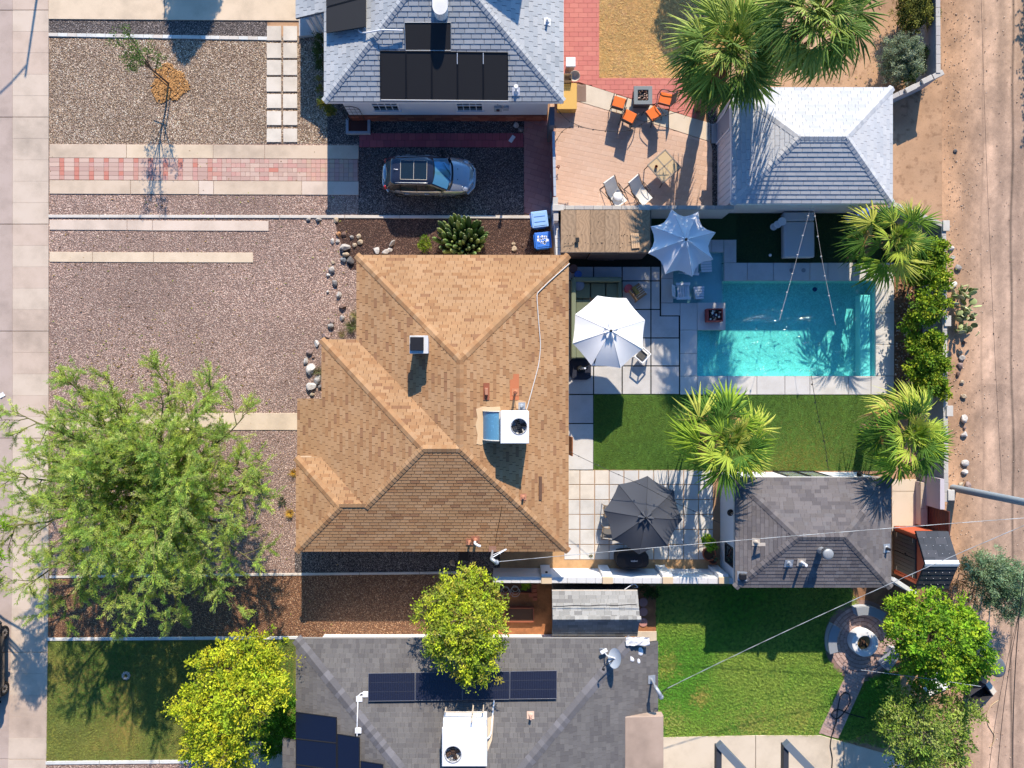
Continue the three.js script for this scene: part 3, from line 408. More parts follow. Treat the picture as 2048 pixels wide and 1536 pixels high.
// things standing on it
const onRoof = (F, px, py, lift = 0) => F.hit(px, py, lift);
{ // chimney
  const F = BH.F.w, c = [X(837, 4.75), Z(689, 4.75)], y0 = F.Y(...c) - 0.3; const t = BH.house;
  const ch = part(t, 'chimney', merge([rbox(0.62, 4.6 - y0, 0.6, 0.01, c[0], (4.6 + y0) / 2, c[1]), rbox(0.74, 0.1, 0.72, 0.015, c[0], 4.62, c[1])]), M.white); part(ch, 'chimney_cap', merge([rbox(0.54, 0.06, 0.54, 0.02, c[0] - 0.05, 4.86, c[1] - 0.02), ...[[-1, -1], [1, -1], [1, 1], [-1, 1]].map(([a, b]) => box(0.05, 0.2, 0.05, c[0] - 0.05 + a * 0.22, 4.75, c[1] - 0.02 + b * 0.22))]), M.iron);
}
function fanUnit(name, label, x0, x1, z0, z1, y0, y1, fx, fz, fr, o = {}) { // boxy rooftop air conditioner with a round top grille
  const cx = (x0 + x1) / 2, cz = (z0 + z1) / 2, t = thing(name, label, 'air conditioner', [cx, 0, cz]); const w = x1 - x0, d = z1 - z0;
  const top = slabGeo([[-w / 2, -d / 2], [w / 2, -d / 2], [w / 2, d / 2], [-w / 2, d / 2]], y1 - 0.06, y1, 0.012, [Array.from({ length: 28 }, (_, i) => [fx - cx + Math.cos(i / 14 * PI) * fr, fz - cz + Math.sin(i / 14 * PI) * fr])]);
  part(t, 'top_panel', top, M.whitemetal); part(t, 'cabinet', rbox(w - 0.03, y1 - y0 - 0.07, d - 0.03, 0.02, 0, (y0 + y1 - 0.07) / 2 - 0.16, 0), mat(222, 222, 220, 0.6));
  part(t, 'cabinet_side', merge([box(w - 0.04, 0.2, 0.02, 0, y1 - 0.16, d / 2 - 0.03), box(w - 0.04, 0.2, 0.02, 0, y1 - 0.16, -d / 2 + 0.03), box(0.02, 0.2, d - 0.08, w / 2 - 0.03, y1 - 0.16, 0), box(0.02, 0.2, d - 0.08, -w / 2 + 0.03, y1 - 0.16, 0)]), mat(222, 222, 220, 0.6));
  const fan = part(t, 'fan', merge([cyl(fr * 0.28, fr * 0.28, 0.1, 0, 0, 0, 18), ...[0, 1, 2, 3].map((k) => box(fr * 0.72, 0.012, fr * 0.55, fr * 0.55, 0, 0).rotateX(0.35).rotateY(k * PI / 2 + 0.3))]).translate(fx - cx, y1 - 0.17, fz - cz), o.fan || mat(44, 46, 52, 0.5, { metalness: 0.5 }));
  const gr = []; for (const q of [0.25, 0.5, 0.75, 1.02]) gr.push(uvm(new THREE.TorusGeometry(fr * q, 0.008, 4, 28).rotateX(PI / 2).translate(fx - cx, y1 + 0.015 + 0.05 * (1 - q), fz - cz))); for (let k = 0; k < 6; k++) { const a = k * PI / 3; gr.push(bar([fx - cx, y1 + 0.065, fz - cz], [fx - cx + Math.cos(a) * fr * 1.04, y1 + 0.012, fz - cz + Math.sin(a) * fr * 1.04], 0.008, 4)); }
  part(t, 'fan_guard', merge(gr), M.iron); part(t, 'mounting_rail', merge([box(0.08, 0.1, d, -w / 2 + 0.1, y0 - 0.2, 0), box(0.08, 0.1, d, w / 2 - 0.1, y0 - 0.2, 0)]), M.galv);
  return t;
}
{
  const y1 = 4.9, F = BH.F.e; fanUnit('air_conditioner', 'white boxy air conditioner with round dark fan on the brown roof', X(1001, y1), X(1058, y1), Z(822, y1), Z(887, y1), 3.75, y1, X(1038, y1), Z(853, y1), 0.31);
  const t = thing('duct_hood', 'curved blue sheet metal duct hood with rusty edges beside the rooftop air conditioner', 'duct'); const x1 = X(999, 4.7), x0 = X(962, 4.1), z0 = Z(823, 4.4), z1 = Z(881, 4.4), n = 10, prof = [];
  for (let i = 0; i <= n; i++) { const a = i / n * PI / 2; prof.push([x0 + (x1 - x0) * (1 - Math.cos(a)), 3.5 + 1.08 * Math.sin(a)]); }
  const sh2 = new THREE.Shape([...prof.map(([a, b]) => new THREE.Vector2(a, b)), new THREE.Vector2(x1, 3.2), new THREE.Vector2(x0, 3.2)]); const g = uvm(new THREE.ExtrudeGeometry(sh2, { depth: z1 - z0, bevelEnabled: false }).translate(0, 0, z0)); part(t, 'hood', g, phys(112, 172, 206, 0.45, { map: texOf(256, 256, 1.5, (u, v) => { const s = fB(u, v), e = s > 0.66 ? 1.22 : 1; return [230 * e, 232 * e, 232 * e]; }) }));
  const edge = (z) => tube(prof.map(([a, b]) => [a, b + 0.012, z]), 0.03, 5, 14); part(t, 'trim', merge([edge(z0), edge(z1), bar([x0, 3.5, z0], [x0, 3.5, z1], 0.03), bar([x1, 4.58, z0], [x1, 4.58, z1], 0.03)]), mat(214, 206, 190, 0.7));
  const sp = [[952, 818], [966, 813], [985, 814], [1000, 813], [1002, 824], [1002, 884], [975, 886], [962, 890], [953, 888], [955, 870], [951, 850], [955, 836]]; single('sealant_patch', 'pale tan sealant patch spread around the blue duct hood on the brown roof', 'roof patch', polyGeo(sp.map(([a, b]) => F.hit(a, b, 0.035)).reverse(), 0.012), mat(222, 188, 146, 0.9));
  single('sealant_patch', 'small tan sealant patch at the conduit foot above the rooftop air conditioner', 'roof patch', polyGeo([[1031, 803], [1040, 800], [1052, 803], [1054, 818], [1033, 818]].map(([a, b]) => F.hit(a, b, 0.035)).reverse(), 0.012), mat(206, 168, 128, 0.9));
  single('rust_patch', 'rust red stained square patch of shingles around the tall pipe vent', 'roof patch', polyGeo([[1020, 760], [1026, 758], [1027, 748], [1038, 748], [1038, 800], [1020, 800]].map(([a, b]) => F.hit(a, b, 0.024)).reverse(), 0.006), mat(196, 118, 78, 0.95));
  single('ridge_vent_strip', 'narrow dark brown vent strip lying on the east slope of the brown roof', 'roof vent', polyGeo([[1078, 953], [1084, 953], [1084, 1000], [1078, 1000]].map(([a, b]) => F.hit(a, b, 0.06)).reverse(), 0.04), mat(108, 78, 60, 0.9));
  const vent = (name, label, FF, px, py, hh, r, m, extra = []) => { const a = FF.hit(px, py); const t2 = thing(name, label, 'vent pipe', [a.x, a.y, a.z]); part(t2, 'pipe', cyl(r, r, hh, 0, hh / 2 - 0.05, 0, 12), m); part(t2, 'flashing', merge([cyl(r * 1.2, r * 2.2, 0.08, 0, 0.05, 0, 12), box(r * 6, 0.01, r * 6, 0, 0.035, 0).applyQuaternion(new THREE.Quaternion().setFromUnitVectors(V(0, 1, 0), FF.N))]), extra[0] || M.galv); if (extra[1]) part(t2, 'vent_cap', extra[1], extra[2] || m); return t2; };
  BH.vent = vent; const pink = mat(190, 130, 100, 0.8), rust = mat(150, 84, 56, 0.8);
  vent('vent_pipe', 'tall rusty vent pipe above the rooftop air conditioner', F, 1030, 784, 0.9, 0.05, rust, [mat(196, 130, 92)]); vent('vent_pipe', 'small grey vent pipe right beside the conduit on the brown roof', F, 1043, 812, 0.25, 0.05, M.galv); vent('vent_pipe', 'small tan vent pipe beside the south hip of the brown roof', F, 1046, 994, 0.3, 0.045, pink, [pink]);
  { const a = BH.F.e.hit(973, 783); const t2 = thing('box_vent', 'small pinkish box vent north of the blue duct hood', 'roof vent', [a.x, a.y, a.z]); part(t2, 'hood', rbox(0.13, 0.24, 0.3, 0.03, 0, 0.1, 0), pink); part(t2, 'flashing', box(0.26, 0.01, 0.7, 0, 0.045, 0, 0, 0, -0.32), rust); }
  vent('vent_pipe', 'short brown vent pipe beside the elbow pipe of the brown roof', BH.F.s, 939, 1083, 0.5, 0.05, pink, [pink]);
  const el = vent('elbow_pipe', 'tan and white elbow pipe near the south eave of the brown roof', BH.F.s, 951, 1079, 0.55, 0.06, pink, [pink]); part(el, 'elbow', tube([[0, 0.5, 0], [0.02, 0.62, 0.04], [0.16, 0.64, 0.12], [0.24, 0.62, 0.14]], 0.055, 8), M.whitemetal);
  const line = [[1139, 527], [1104, 558], [1078, 583], [1074, 592], [1077, 640], [1081, 690], [1077, 730], [1064, 780], [1053, 820]].map(([a, b]) => F.hit(a, b, 0.06)); single('conduit', 'white conduit running over the brown roof to the air conditioner', 'conduit', tube(line, 0.02, 7, 60), mat(226, 220, 212, 0.6));
  single('conduit', 'thin dark cable lying on the south slope of the brown roof', 'cable', tube([[1004, 1012], [1000, 1035], [994, 1065], [990, 1090]].map(([a, b]) => BH.F.s.hit(a, b, 0.03)), 0.01, 4, 12), M.iron);
  { const a = BH.F.s.hit(985, 1096), t2 = thing('service_mast', 'white power service mast with curved weatherhead on the brown house south eave', 'mast', [a.x, 0, a.z]); part(t2, 'pipe', cyl(0.05, 0.05, 3.4, 0, 2.4, 0.12, 10), M.galv); part(t2, 'weatherhead', merge([tube([[0, 4.05, 0.12], [0.02, 4.2, 0.14], [0.12, 4.26, 0.2], [0.2, 4.18, 0.26]], 0.08, 8), uvm(new THREE.SphereGeometry(0.11, 10, 8).translate(0.2, 4.16, 0.27))]), M.galv); part(t2, 'flashing', box(0.32, 0.015, 0.3, 0, a.y + 0.04, 0), mat(150, 110, 90)); part(t2, 'bracket', merge([bar([0.05, 4.0, 0.1], [0.6, 3.7, -0.15], 0.02, 5), bar([0.05, 3.6, 0.1], [0.6, 3.6, -0.15], 0.015, 5), bar([0.35, 3.85, 0], [0.3, 3.55, 0], 0.012, 5)]), M.whitemetal); }
}
// ---------- the pale grey house to the north ----------
const NH = {}; {
  const p = 0.4, h = 2.9, xw = X(648, h), xe = X(1127, h), zs = Z(203, h), half = (xe - xw) / 2, xr = (xe + xw) / 2, zA = zs - half, zn = zA - 6, xp = X(590, 2.45), zp = Z(33, 2.5);
  const house = thing('grey_roofed_house', 'white house with pale grey shingle roof carrying black pool heating mats', 'house'); NH.house = house;
  const F = NH.F = { s: face([[xw, zs], [xe, zs], [xr, zA]], [xw, zs], [0, -1], h, p), w: face([[xw, zs], [xw, zp], [xp, zp], [xp, zn + 3], [xw, zn], [xr, zn + half], [xr, zA]], [xw, zs], [1, 0], h, p), e: face([[xe, zs], [xe, zn], [xr, zn + half], [xr, zA]], [xe, zs], [-1, 0], h, p), n: face([[xw, zn], [xe, zn], [xr, zn + half]], [xw, zn], [0, 1], h, p) };
  const pal = [col(208, 212, 215), col(200, 205, 209), col(214, 217, 219), col(192, 198, 203), col(204, 209, 213)];
  NH.roof = shingle(house, 'roof', [F.s, F.w, F.e], { palette: pal, weights: [3, 3, 3, 1, 2], base: mat(96, 104, 116, 1), gap: 0.022, tab: 0.42, expo: 0.2, thick: 0.02, hips: [[[xw, zs], [xr, zA], F.s, F.w], [[xe, zs], [xr, zA], F.s, F.e]], capCol: [pal[0], pal[2], pal[1]] });
  part(house, 'roof_back', polyGeo(F.n.q.map(([u, v]) => F.n.P(u, v)), 0.1), mat(200, 206, 212));
  const zw = zs - 0.3, wx0 = xw + 0.55, wx1 = xe - 0.6, wp = [[wx0, zw], [wx1, zw], [wx1, zn + 0.4], [wx0, zn + 0.4]];
  part(house, 'wall', prism(wp, 0.62, 2.72), M.stucco); part(house, 'soffit', prism([[xw + 0.05, zs - 0.05], [xe - 0.05, zs - 0.05], [xe - 0.05, zn], [xw + 0.05, zn]], 2.72, 2.78), M.whitepaint);
  part(house, 'brick_base', prism([[wx0 - 0.05, zw + 0.05], [wx1 + 0.05, zw + 0.05], [wx1 + 0.05, zn + 0.35], [wx0 - 0.05, zn + 0.35]], 0, 0.6), mat(150, 84, 62, 0.95)); fascia([[xw, zs], [xe, zs], [xe, zn], [xw, zn]], h - 0.06, 0.15, 0.025, M.whitepaint, house);
  const bg = [], bm = [mat(168, 92, 66, 0.95), mat(150, 78, 58, 0.95), mat(184, 108, 80, 0.95)]; const br = box(0.4, 0.17, 0.03, 0, 0, 0); // courses of the brick base on the south side
  for (let r = 0; r < 3; r++) for (let x = wx0, k = 0; x < wx1 - 0.2; x += 0.42, k++) { const m = part(house.children.find((c) => c.name.startsWith('brick_base')), 'brick', br, pick(bm)); m.position.set(x + 0.2 + (r % 2) * 0.1, 0.11 + r * 0.19, zw + 0.06); }
  for (const px of [770, 939]) windowOn(house, X(px, 1.75), 1.8, zw + 0.02, 1.15, 1.25, 0, { bars: 4 });
  for (const [a, b] of [[612, 38], [622, 33], [634, 30]]) part(house, 'porch_post', box(0.14, 2.4, 0.14, X(a, 2.4) + 0.05, 1.2, Z(b, 2.4) - 0.05), M.whitepaint);
  part(house, 'porch_floor', slabGeo(pxy([[600, -60], [655, -60], [655, 72], [600, 76]]), 0, 0.2, 0.01), M.slab2);
  // meter boxes and pipe on the wall
  const mt = part(house, 'meter_box', merge([rbox(0.34, 0.42, 0.14, 0.02, X(996, 1.5), 1.5, zw + 0.07), rbox(0.24, 0.3, 0.12, 0.02, X(1012, 1.6), 1.55, zw + 0.06), bar([X(996, 1.5), 1.7, zw + 0.06], [X(996, 1.5), 2.75, zw + 0.06], 0.025)]), mat(180, 186, 190, 0.6)); part(mt, 'meter_dial', uvm(new THREE.CylinderGeometry(0.08, 0.08, 0.06, 16).rotateX(PI / 2).translate(X(996, 1.5), 1.58, zw + 0.16)), glassDark);
  // chimney stack of white metal, and an unseen block added to throw shade on the east slope
  const c = F.s.hit(883, 44), cg = (k, y) => uvm(new THREE.ExtrudeGeometry(new THREE.Shape(Array.from({ length: 20 }, (_, i) => { const a = PI + i / 19 * PI; return new THREE.Vector2(Math.cos(a) * 0.29 * k, Math.sin(a) * 0.34 * k); }).concat([new THREE.Vector2(0.29 * k, 1.3), new THREE.Vector2(-0.29 * k, 1.3)])), { depth: y, bevelEnabled: false }).rotateX(-PI / 2)), ch = part(house, 'chimney', cg(1, 1.7).translate(c.x, c.y - 1.15, c.z - 0.35), M.white); part(ch, 'chimney_cap', cg(1.06, 0.06).translate(c.x, c.y + 0.54, c.z - 0.35), M.white);
  part(house, 'added_shadow_block', merge([box(2.2, 7, 5, -0.15, 3.5, -22.0)]), M.stucco);
  vents: { const v = BH.vent; v('vent_pipe', 'short white capped vent pipe on the south slope of the grey roof', F.s, 1032, 183, 0.5, 0.055, M.whitemetal, [M.whitemetal, cyl(0.09, 0.09, 0.08, 0, 0.5, 0, 12)]); v('vent_pipe', 'thin white vent pipe high on the east slope of the grey roof', F.e, 1094, 44, 0.35, 0.05, M.whitemetal, [M.whitemetal]); }
}
const matBlack = mat(34, 33, 36, 0.75, { map: texOf(256, 256, 0.5, (u, v, i, j) => { const s = (j % 8 < 4 ? 250 : 214); return [s, s, s]; }) });
function roofPanels(name, label, F, quads, thick, m, o = {}) { // panels lying on a slope: each panel with its frame
  const t = thing(name, label, o.category || 'solar panel'); quads.forEach((q, i) => { const top = q.map(([a, b]) => F.hit(a, b, o.lift || 0.09)).reverse(); const pm = part(t, o.piece || 'panel', polyGeo(top, thick), m);
    if (o.frame) { const g = top.map((p, k) => bar(p.clone().addScaledVector(F.N, 0.002), top[(k + 1) % 4].clone().addScaledVector(F.N, 0.002), o.fr || 0.018, 5)); part(pm, 'frame', merge(g), o.frame); }
    if (o.cells) { const g = [], [nx, ny] = o.cells; const L2 = (a, b, s) => a.clone().lerp(b, s); for (let k = 1; k < nx; k++) g.push(bar(L2(top[0], top[1], k / nx).addScaledVector(F.N, 0.002), L2(top[3], top[2], k / nx).addScaledVector(F.N, 0.002), 0.006, 4)); for (let k = 1; k < ny; k++) g.push(bar(L2(top[0], top[3], k / ny).addScaledVector(F.N, 0.002), L2(top[1], top[2], k / ny).addScaledVector(F.N, 0.002), 0.006, 4)); part(pm, 'cell_line', merge(g), o.cellm || mat(52, 56, 70, 0.5, { metalness: 0.3 })).userData.kind = 'stuff'; } });
  return t;
}
{
  const F = NH.F, q = []; const xs = [760, 812, 863.5, 915, 966.5, 1016]; for (let i = 0; i < 5; i++) q.push([[xs[i] + 0.4, 102 + i * 0.7], [xs[i + 1] - 0.6, 102.5 + i * 0.7], [xs[i + 1] - 0.6, 199.5 + i * 0.5], [xs[i] + 1.4, 199 + i * 0.5]]);
  const a = roofPanels('pool_heating_mats', 'row of five black pool heating mats on the grey roof south slope', F.s, q, 0.04, matBlack, { piece: 'heating_mat', category: 'solar heater', frame: M.iron, fr: 0.02 }); part(a, 'header_pipe', bar(F.s.hit(762, 200.5, 0.1), F.s.hit(1017, 202.5, 0.1), 0.035, 8), mat(170, 174, 180, 0.5));
  for (const x of [966.5, 914.5]) part(a, 'strap', bar(F.s.hit(x, 106, 0.12), F.s.hit(x, 128, 0.12), 0.02, 5), M.whitemetal);
  roofPanels('pool_heating_mat', 'single black pool heating mat above the row of five on the grey roof', F.s, [[[809, 45], [902, 45], [902, 101], [811, 101]]], 0.04, matBlack, { piece: 'heating_mat', category: 'solar heater', frame: M.galv, fr: 0.015 });
  roofPanels('pool_heating_mat', 'black pool heating mat on the west slope of the grey roof', F.w, [[[653, 15], [731, -6], [731, 53], [653, 66]], [[653, -70], [731, -70], [731, -8], [653, 13]]], 0.05, matBlack, { piece: 'heating_mat', category: 'solar heater', lift: 0.28, frame: M.iron, fr: 0.015 });
  single('heater_pipe', 'white water pipe crossing the hip of the grey roof between heating mats', 'pipe', tube([F.w.hit(717, 60, 0.12), F.w.hit(722, 65, 0.14), F.w.hit(735, 65, 0.2), F.s.hit(765, 60, 0.2), F.s.hit(806, 61, 0.15)], 0.03, 7, 24), M.whitemetal);
}
// ---------- white-roofed garage ----------
{
  const p = 0.43, h = 2.8, x0 = X(1464, h), x1 = X(1785, h), z0 = Z(175, h), z1 = Z(407, h), half = (z1 - z0) / 2, zr = (z0 + z1) / 2;
  const t = thing('garage', 'garage with white and pale grey hipped shingle roof behind the pool yard', 'garage');
  const F = { n: face([[x0, z0], [x1, z0], [x1 - half, zr], [x0 + half, zr]], [x0, z0], [0, 1], h, p), s: face([[x0, z1], [x1, z1], [x1 - half, zr], [x0 + half, zr]], [x0, z1], [0, -1], h, p), w: face([[x0, z0], [x0, z1], [x0 + half, zr]], [x0, z0], [1, 0], h, p), e: face([[x1, z0], [x1, z1], [x1 - half, zr]], [x1, z0], [-1, 0], h, p) };
  const pal = [col(228, 228, 229), col(223, 224, 226), col(231, 231, 231), col(218, 220, 223)];
  shingle(t, 'roof', Object.values(F), { palette: pal, base: mat(176, 184, 196, 1), gap: 0.012, tab: 0.42, expo: 0.19, thick: 0.026, hips: [[[x0, z0], [x0 + half, zr], F.n, F.w], [[x1, z0], [x1 - half, zr], F.n, F.e], [[x0, z1], [x0 + half, zr], F.s, F.w], [[x1, z1], [x1 - half, zr], F.s, F.e], [[x0 + half, zr], [x1 - half, zr], F.n, F.s]] });
  const w = 0.18; part(t, 'wall', prism([[x0 + w, z0 + w], [x1 - w, z0 + w], [x1 - w, z1 - 0.26], [x0 + w, z1 - 0.26]], 0, 2.66), mat(228, 226, 226, 0.9)); part(t, 'soffit', prism([[x0 + 0.04, z0 + 0.04], [x1 - 0.04, z0 + 0.04], [x1 - 0.04, z1 - 0.04], [x0 + 0.04, z1 - 0.04]], 2.64, 2.69), M.whitepaint); fascia([[x0, z0], [x1, z0], [x1, z1], [x0, z1]], h - 0.05, 0.15, 0.025, M.whitepaint, t);
  for (let z = z0 + 0.5; z < z1 - 0.5; z += 0.3) part(t, 'siding_batten', box(0.02, 2.5, 0.03, x0 + w - 0.01, 1.3, z), mat(216, 214, 214, 0.9));
  const d = part(t, 'door', box(0.05, 2.0, 0.9, x0 + w - 0.03, 1.04, Z(268)), mat(150, 160, 176, 0.5)); part(d, 'door_frame', merge([box(0.07, 2.1, 0.07, x0 + w - 0.04, 1.05, Z(268) - 0.48), box(0.07, 2.1, 0.07, x0 + w - 0.04, 1.05, Z(268) + 0.48), box(0.07, 0.07, 1.03, x0 + w - 0.04, 2.1, Z(268))]), M.whitepaint); part(d, 'handle', uvm(new THREE.SphereGeometry(0.04, 8, 6).translate(x0 + w - 0.1, 1.0, Z(268) + 0.34)), M.steel);
  part(t, 'door_step', box(0.24, 0.08, 0.9, x0 + 0.02, 0.04, Z(268)), M.block);
}
// ---------- dark-roofed studio ----------
const ST = {}; {
  const p = 0.36, h = 2.7, x0 = X(1470, h), x1 = X(1782, h), z0 = Z(955, h), z1 = Z(1175, h), half = (z1 - z0) / 2, zr = (z0 + z1) / 2;
  const t = thing('studio', 'small white studio with dark grey hipped shingle roof beside the artificial lawn', 'studio');
  const F = ST.F = { n: face([[x0, z0], [x1, z0], [x1 - half, zr], [x0 + half, zr]], [x0, z0], [0, 1], h, p), s: face([[x0, z1], [x1, z1], [x1 - half, zr], [x0 + half, zr]], [x0, z1], [0, -1], h, p), w: face([[x0, z0], [x0, z1], [x0 + half, zr]], [x0, z0], [1, 0], h, p), e: face([[x1, z0], [x1, z1], [x1 - half, zr]], [x1, z0], [-1, 0], h, p) };
  const pal = [col(134, 127, 126), col(126, 120, 121), col(141, 134, 133), col(117, 111, 112), col(129, 122, 120), col(136, 131, 131)];
  shingle(t, 'roof', Object.values(F), { palette: pal, base: mat(60, 58, 60, 1), gap: 0.006, tab: 0.34, expo: 0.17, thick: 0.02, variable: 1, hips: [[[x0, z0], [x0 + half, zr], F.n, F.w], [[x1, z0], [x1 - half, zr], F.n, F.e], [[x0, z1], [x0 + half, zr], F.s, F.w], [[x1, z1], [x1 - half, zr], F.s, F.e], [[x0 + half, zr], [x1 - half, zr], F.n, F.s]] });
  const wx = X(1440), wz = Z(944); part(t, 'wall', prism([[wx, wz], [x1 - 0.15, wz], [x1 - 0.15, z1 - 0.2], [wx, z1 - 0.2]], 0, 2.56), M.stucco); part(t, 'soffit', prism([[Math.min(x0, wx) + 0.02, z0 - 0.02], [x1 - 0.04, z0 - 0.02], [x1 - 0.04, z1 - 0.04], [Math.min(x0, wx) + 0.02, z1 - 0.04]], 2.56, 2.6), M.whitepaint); fascia([[x0, z0], [x1, z0], [x1, z1], [x0, z1]], h - 0.05, 0.14, 0.025, mat(210, 206, 200), t);
  for (const [a, b] of [[1567, 1606], [1610, 1648]]) { const cx = (X(a, 1.2) + X(b, 1.2)) / 2, w = X(b, 1.2) - X(a, 1.2), d = part(t, 'glass_door', merge([box(0.07, 2.1, 0.06, cx - w / 2, 1.1, wz - 0.03), box(0.07, 2.1, 0.06, cx + w / 2, 1.1, wz - 0.03), box(w, 0.08, 0.06, cx, 2.14, wz - 0.03), box(w, 0.12, 0.06, cx, 0.1, wz - 0.03)]), M.iron); part(d, 'pane', box(w - 0.07, 1.96, 0.02, cx, 1.13, wz - 0.02), phys(190, 200, 206, 0.08, { clearcoat: 1 })); }
  const win = part(t, 'window', merge([box(0.06, 0.08, 0.8, wx - 0.03, 2.15, Z(1110, 1.5)), box(0.06, 0.08, 0.8, wx - 0.03, 0.95, Z(1110, 1.5)), box(0.06, 1.2, 0.06, wx - 0.03, 1.55, Z(1110, 1.5) - 0.4), box(0.06, 1.2, 0.06, wx - 0.03, 1.55, Z(1110, 1.5) + 0.4)]), M.iron); part(win, 'pane', box(0.02, 1.15, 0.74, wx - 0.012, 1.55, Z(1110, 1.5)), glassDark);
  const sc = (lab, px, py, side) => { const y = 2.0, x = side ? X(px, y) : wx - 0.1, z = side ? wz - 0.12 : Z(py, y), l = thing('wall_lamp', lab, 'wall lamp', [x, y, z]); part(l, 'shade', uvm(new THREE.CylinderGeometry(0.05, 0.15, 0.18, 18, 1, true)), M.black); part(l, 'bulb', uvm(new THREE.SphereGeometry(0.06, 10, 8).translate(0, -0.06, 0)), mat(240, 206, 130, 0.4)); part(l, 'bracket', tube(side ? [[0, 0.08, 0], [0, 0.16, 0.04], [0, 0.06, 0.12]] : [[0, 0.08, 0], [0.04, 0.16, 0], [0.1, 0.06, 0]], 0.018, 6), M.black); };
  sc('black gooseneck wall lamp on the west wall of the studio', 1460, 1026, false); sc('black gooseneck wall lamp on the north wall of the studio', 1722, 949, true);
  const v = BH.vent, tn = mat(196, 184, 170, 0.7); v('vent_pipe', 'white vent pipe with collar on the south slope of the studio roof', F.s, 1602, 1124, 0.6, 0.06, M.whitemetal, [tn]); v('vent_pipe', 'small square grey vent pipe left of the collared one on the studio roof', F.s, 1577, 1126, 0.3, 0.06, M.galv); v('vent_pipe', 'tan vent pipe on the west slope of the studio roof', F.w, 1512, 1084, 0.5, 0.055, tn, [tn, box(0.3, 0.05, 0.12, 0.08, 0.45, 0)]); v('vent_pipe', 'black vent pipe on the east slope of the studio roof', F.e, 1772, 1096, 0.35, 0.06, M.iron);
  { const a = F.s.hit(1641, 1100), l = thing('turbine_vent', 'round metal turbine vent with vanes on the studio roof', 'roof vent', [a.x, a.y, a.z]); part(l, 'collar', cyl(0.13, 0.16, 0.5, 0, 0.2, 0, 16), M.galv); const g = []; for (let k = 0; k < 18; k++) { const an = k / 18 * 2 * PI; g.push(box(0.012, 0.26, 0.11, 0, 0, 0, 0.5).translate(0.2, 0.6, 0).rotateY(an)); } part(l, 'vane', merge(g), M.steel).userData.kind = 'stuff'; part(l, 'vent_cap', uvm(new THREE.SphereGeometry(0.22, 18, 6, 0, PI * 2, 0, PI / 2).scale(1, 0.35, 1).translate(0, 0.73, 0)), mat(170, 172, 172, 0.5, { metalness: 0.3 })); }
  for (const [a, b, w] of [[1484, 1152, 0.28]]) { const q = F.w.hit(a, b); const l = thing('roof_vent', 'small black box vent near the south west corner of the studio roof', 'roof vent', [q.x, q.y, q.z]); part(l, 'hood', rbox(w, 0.2, 0.24, 0.03, 0, 0.1, 0), M.iron); part(l, 'flashing', box(w + 0.12, 0.012, 0.4, 0, 0.03, 0, 0, 0, 0.34), M.galv); }
}
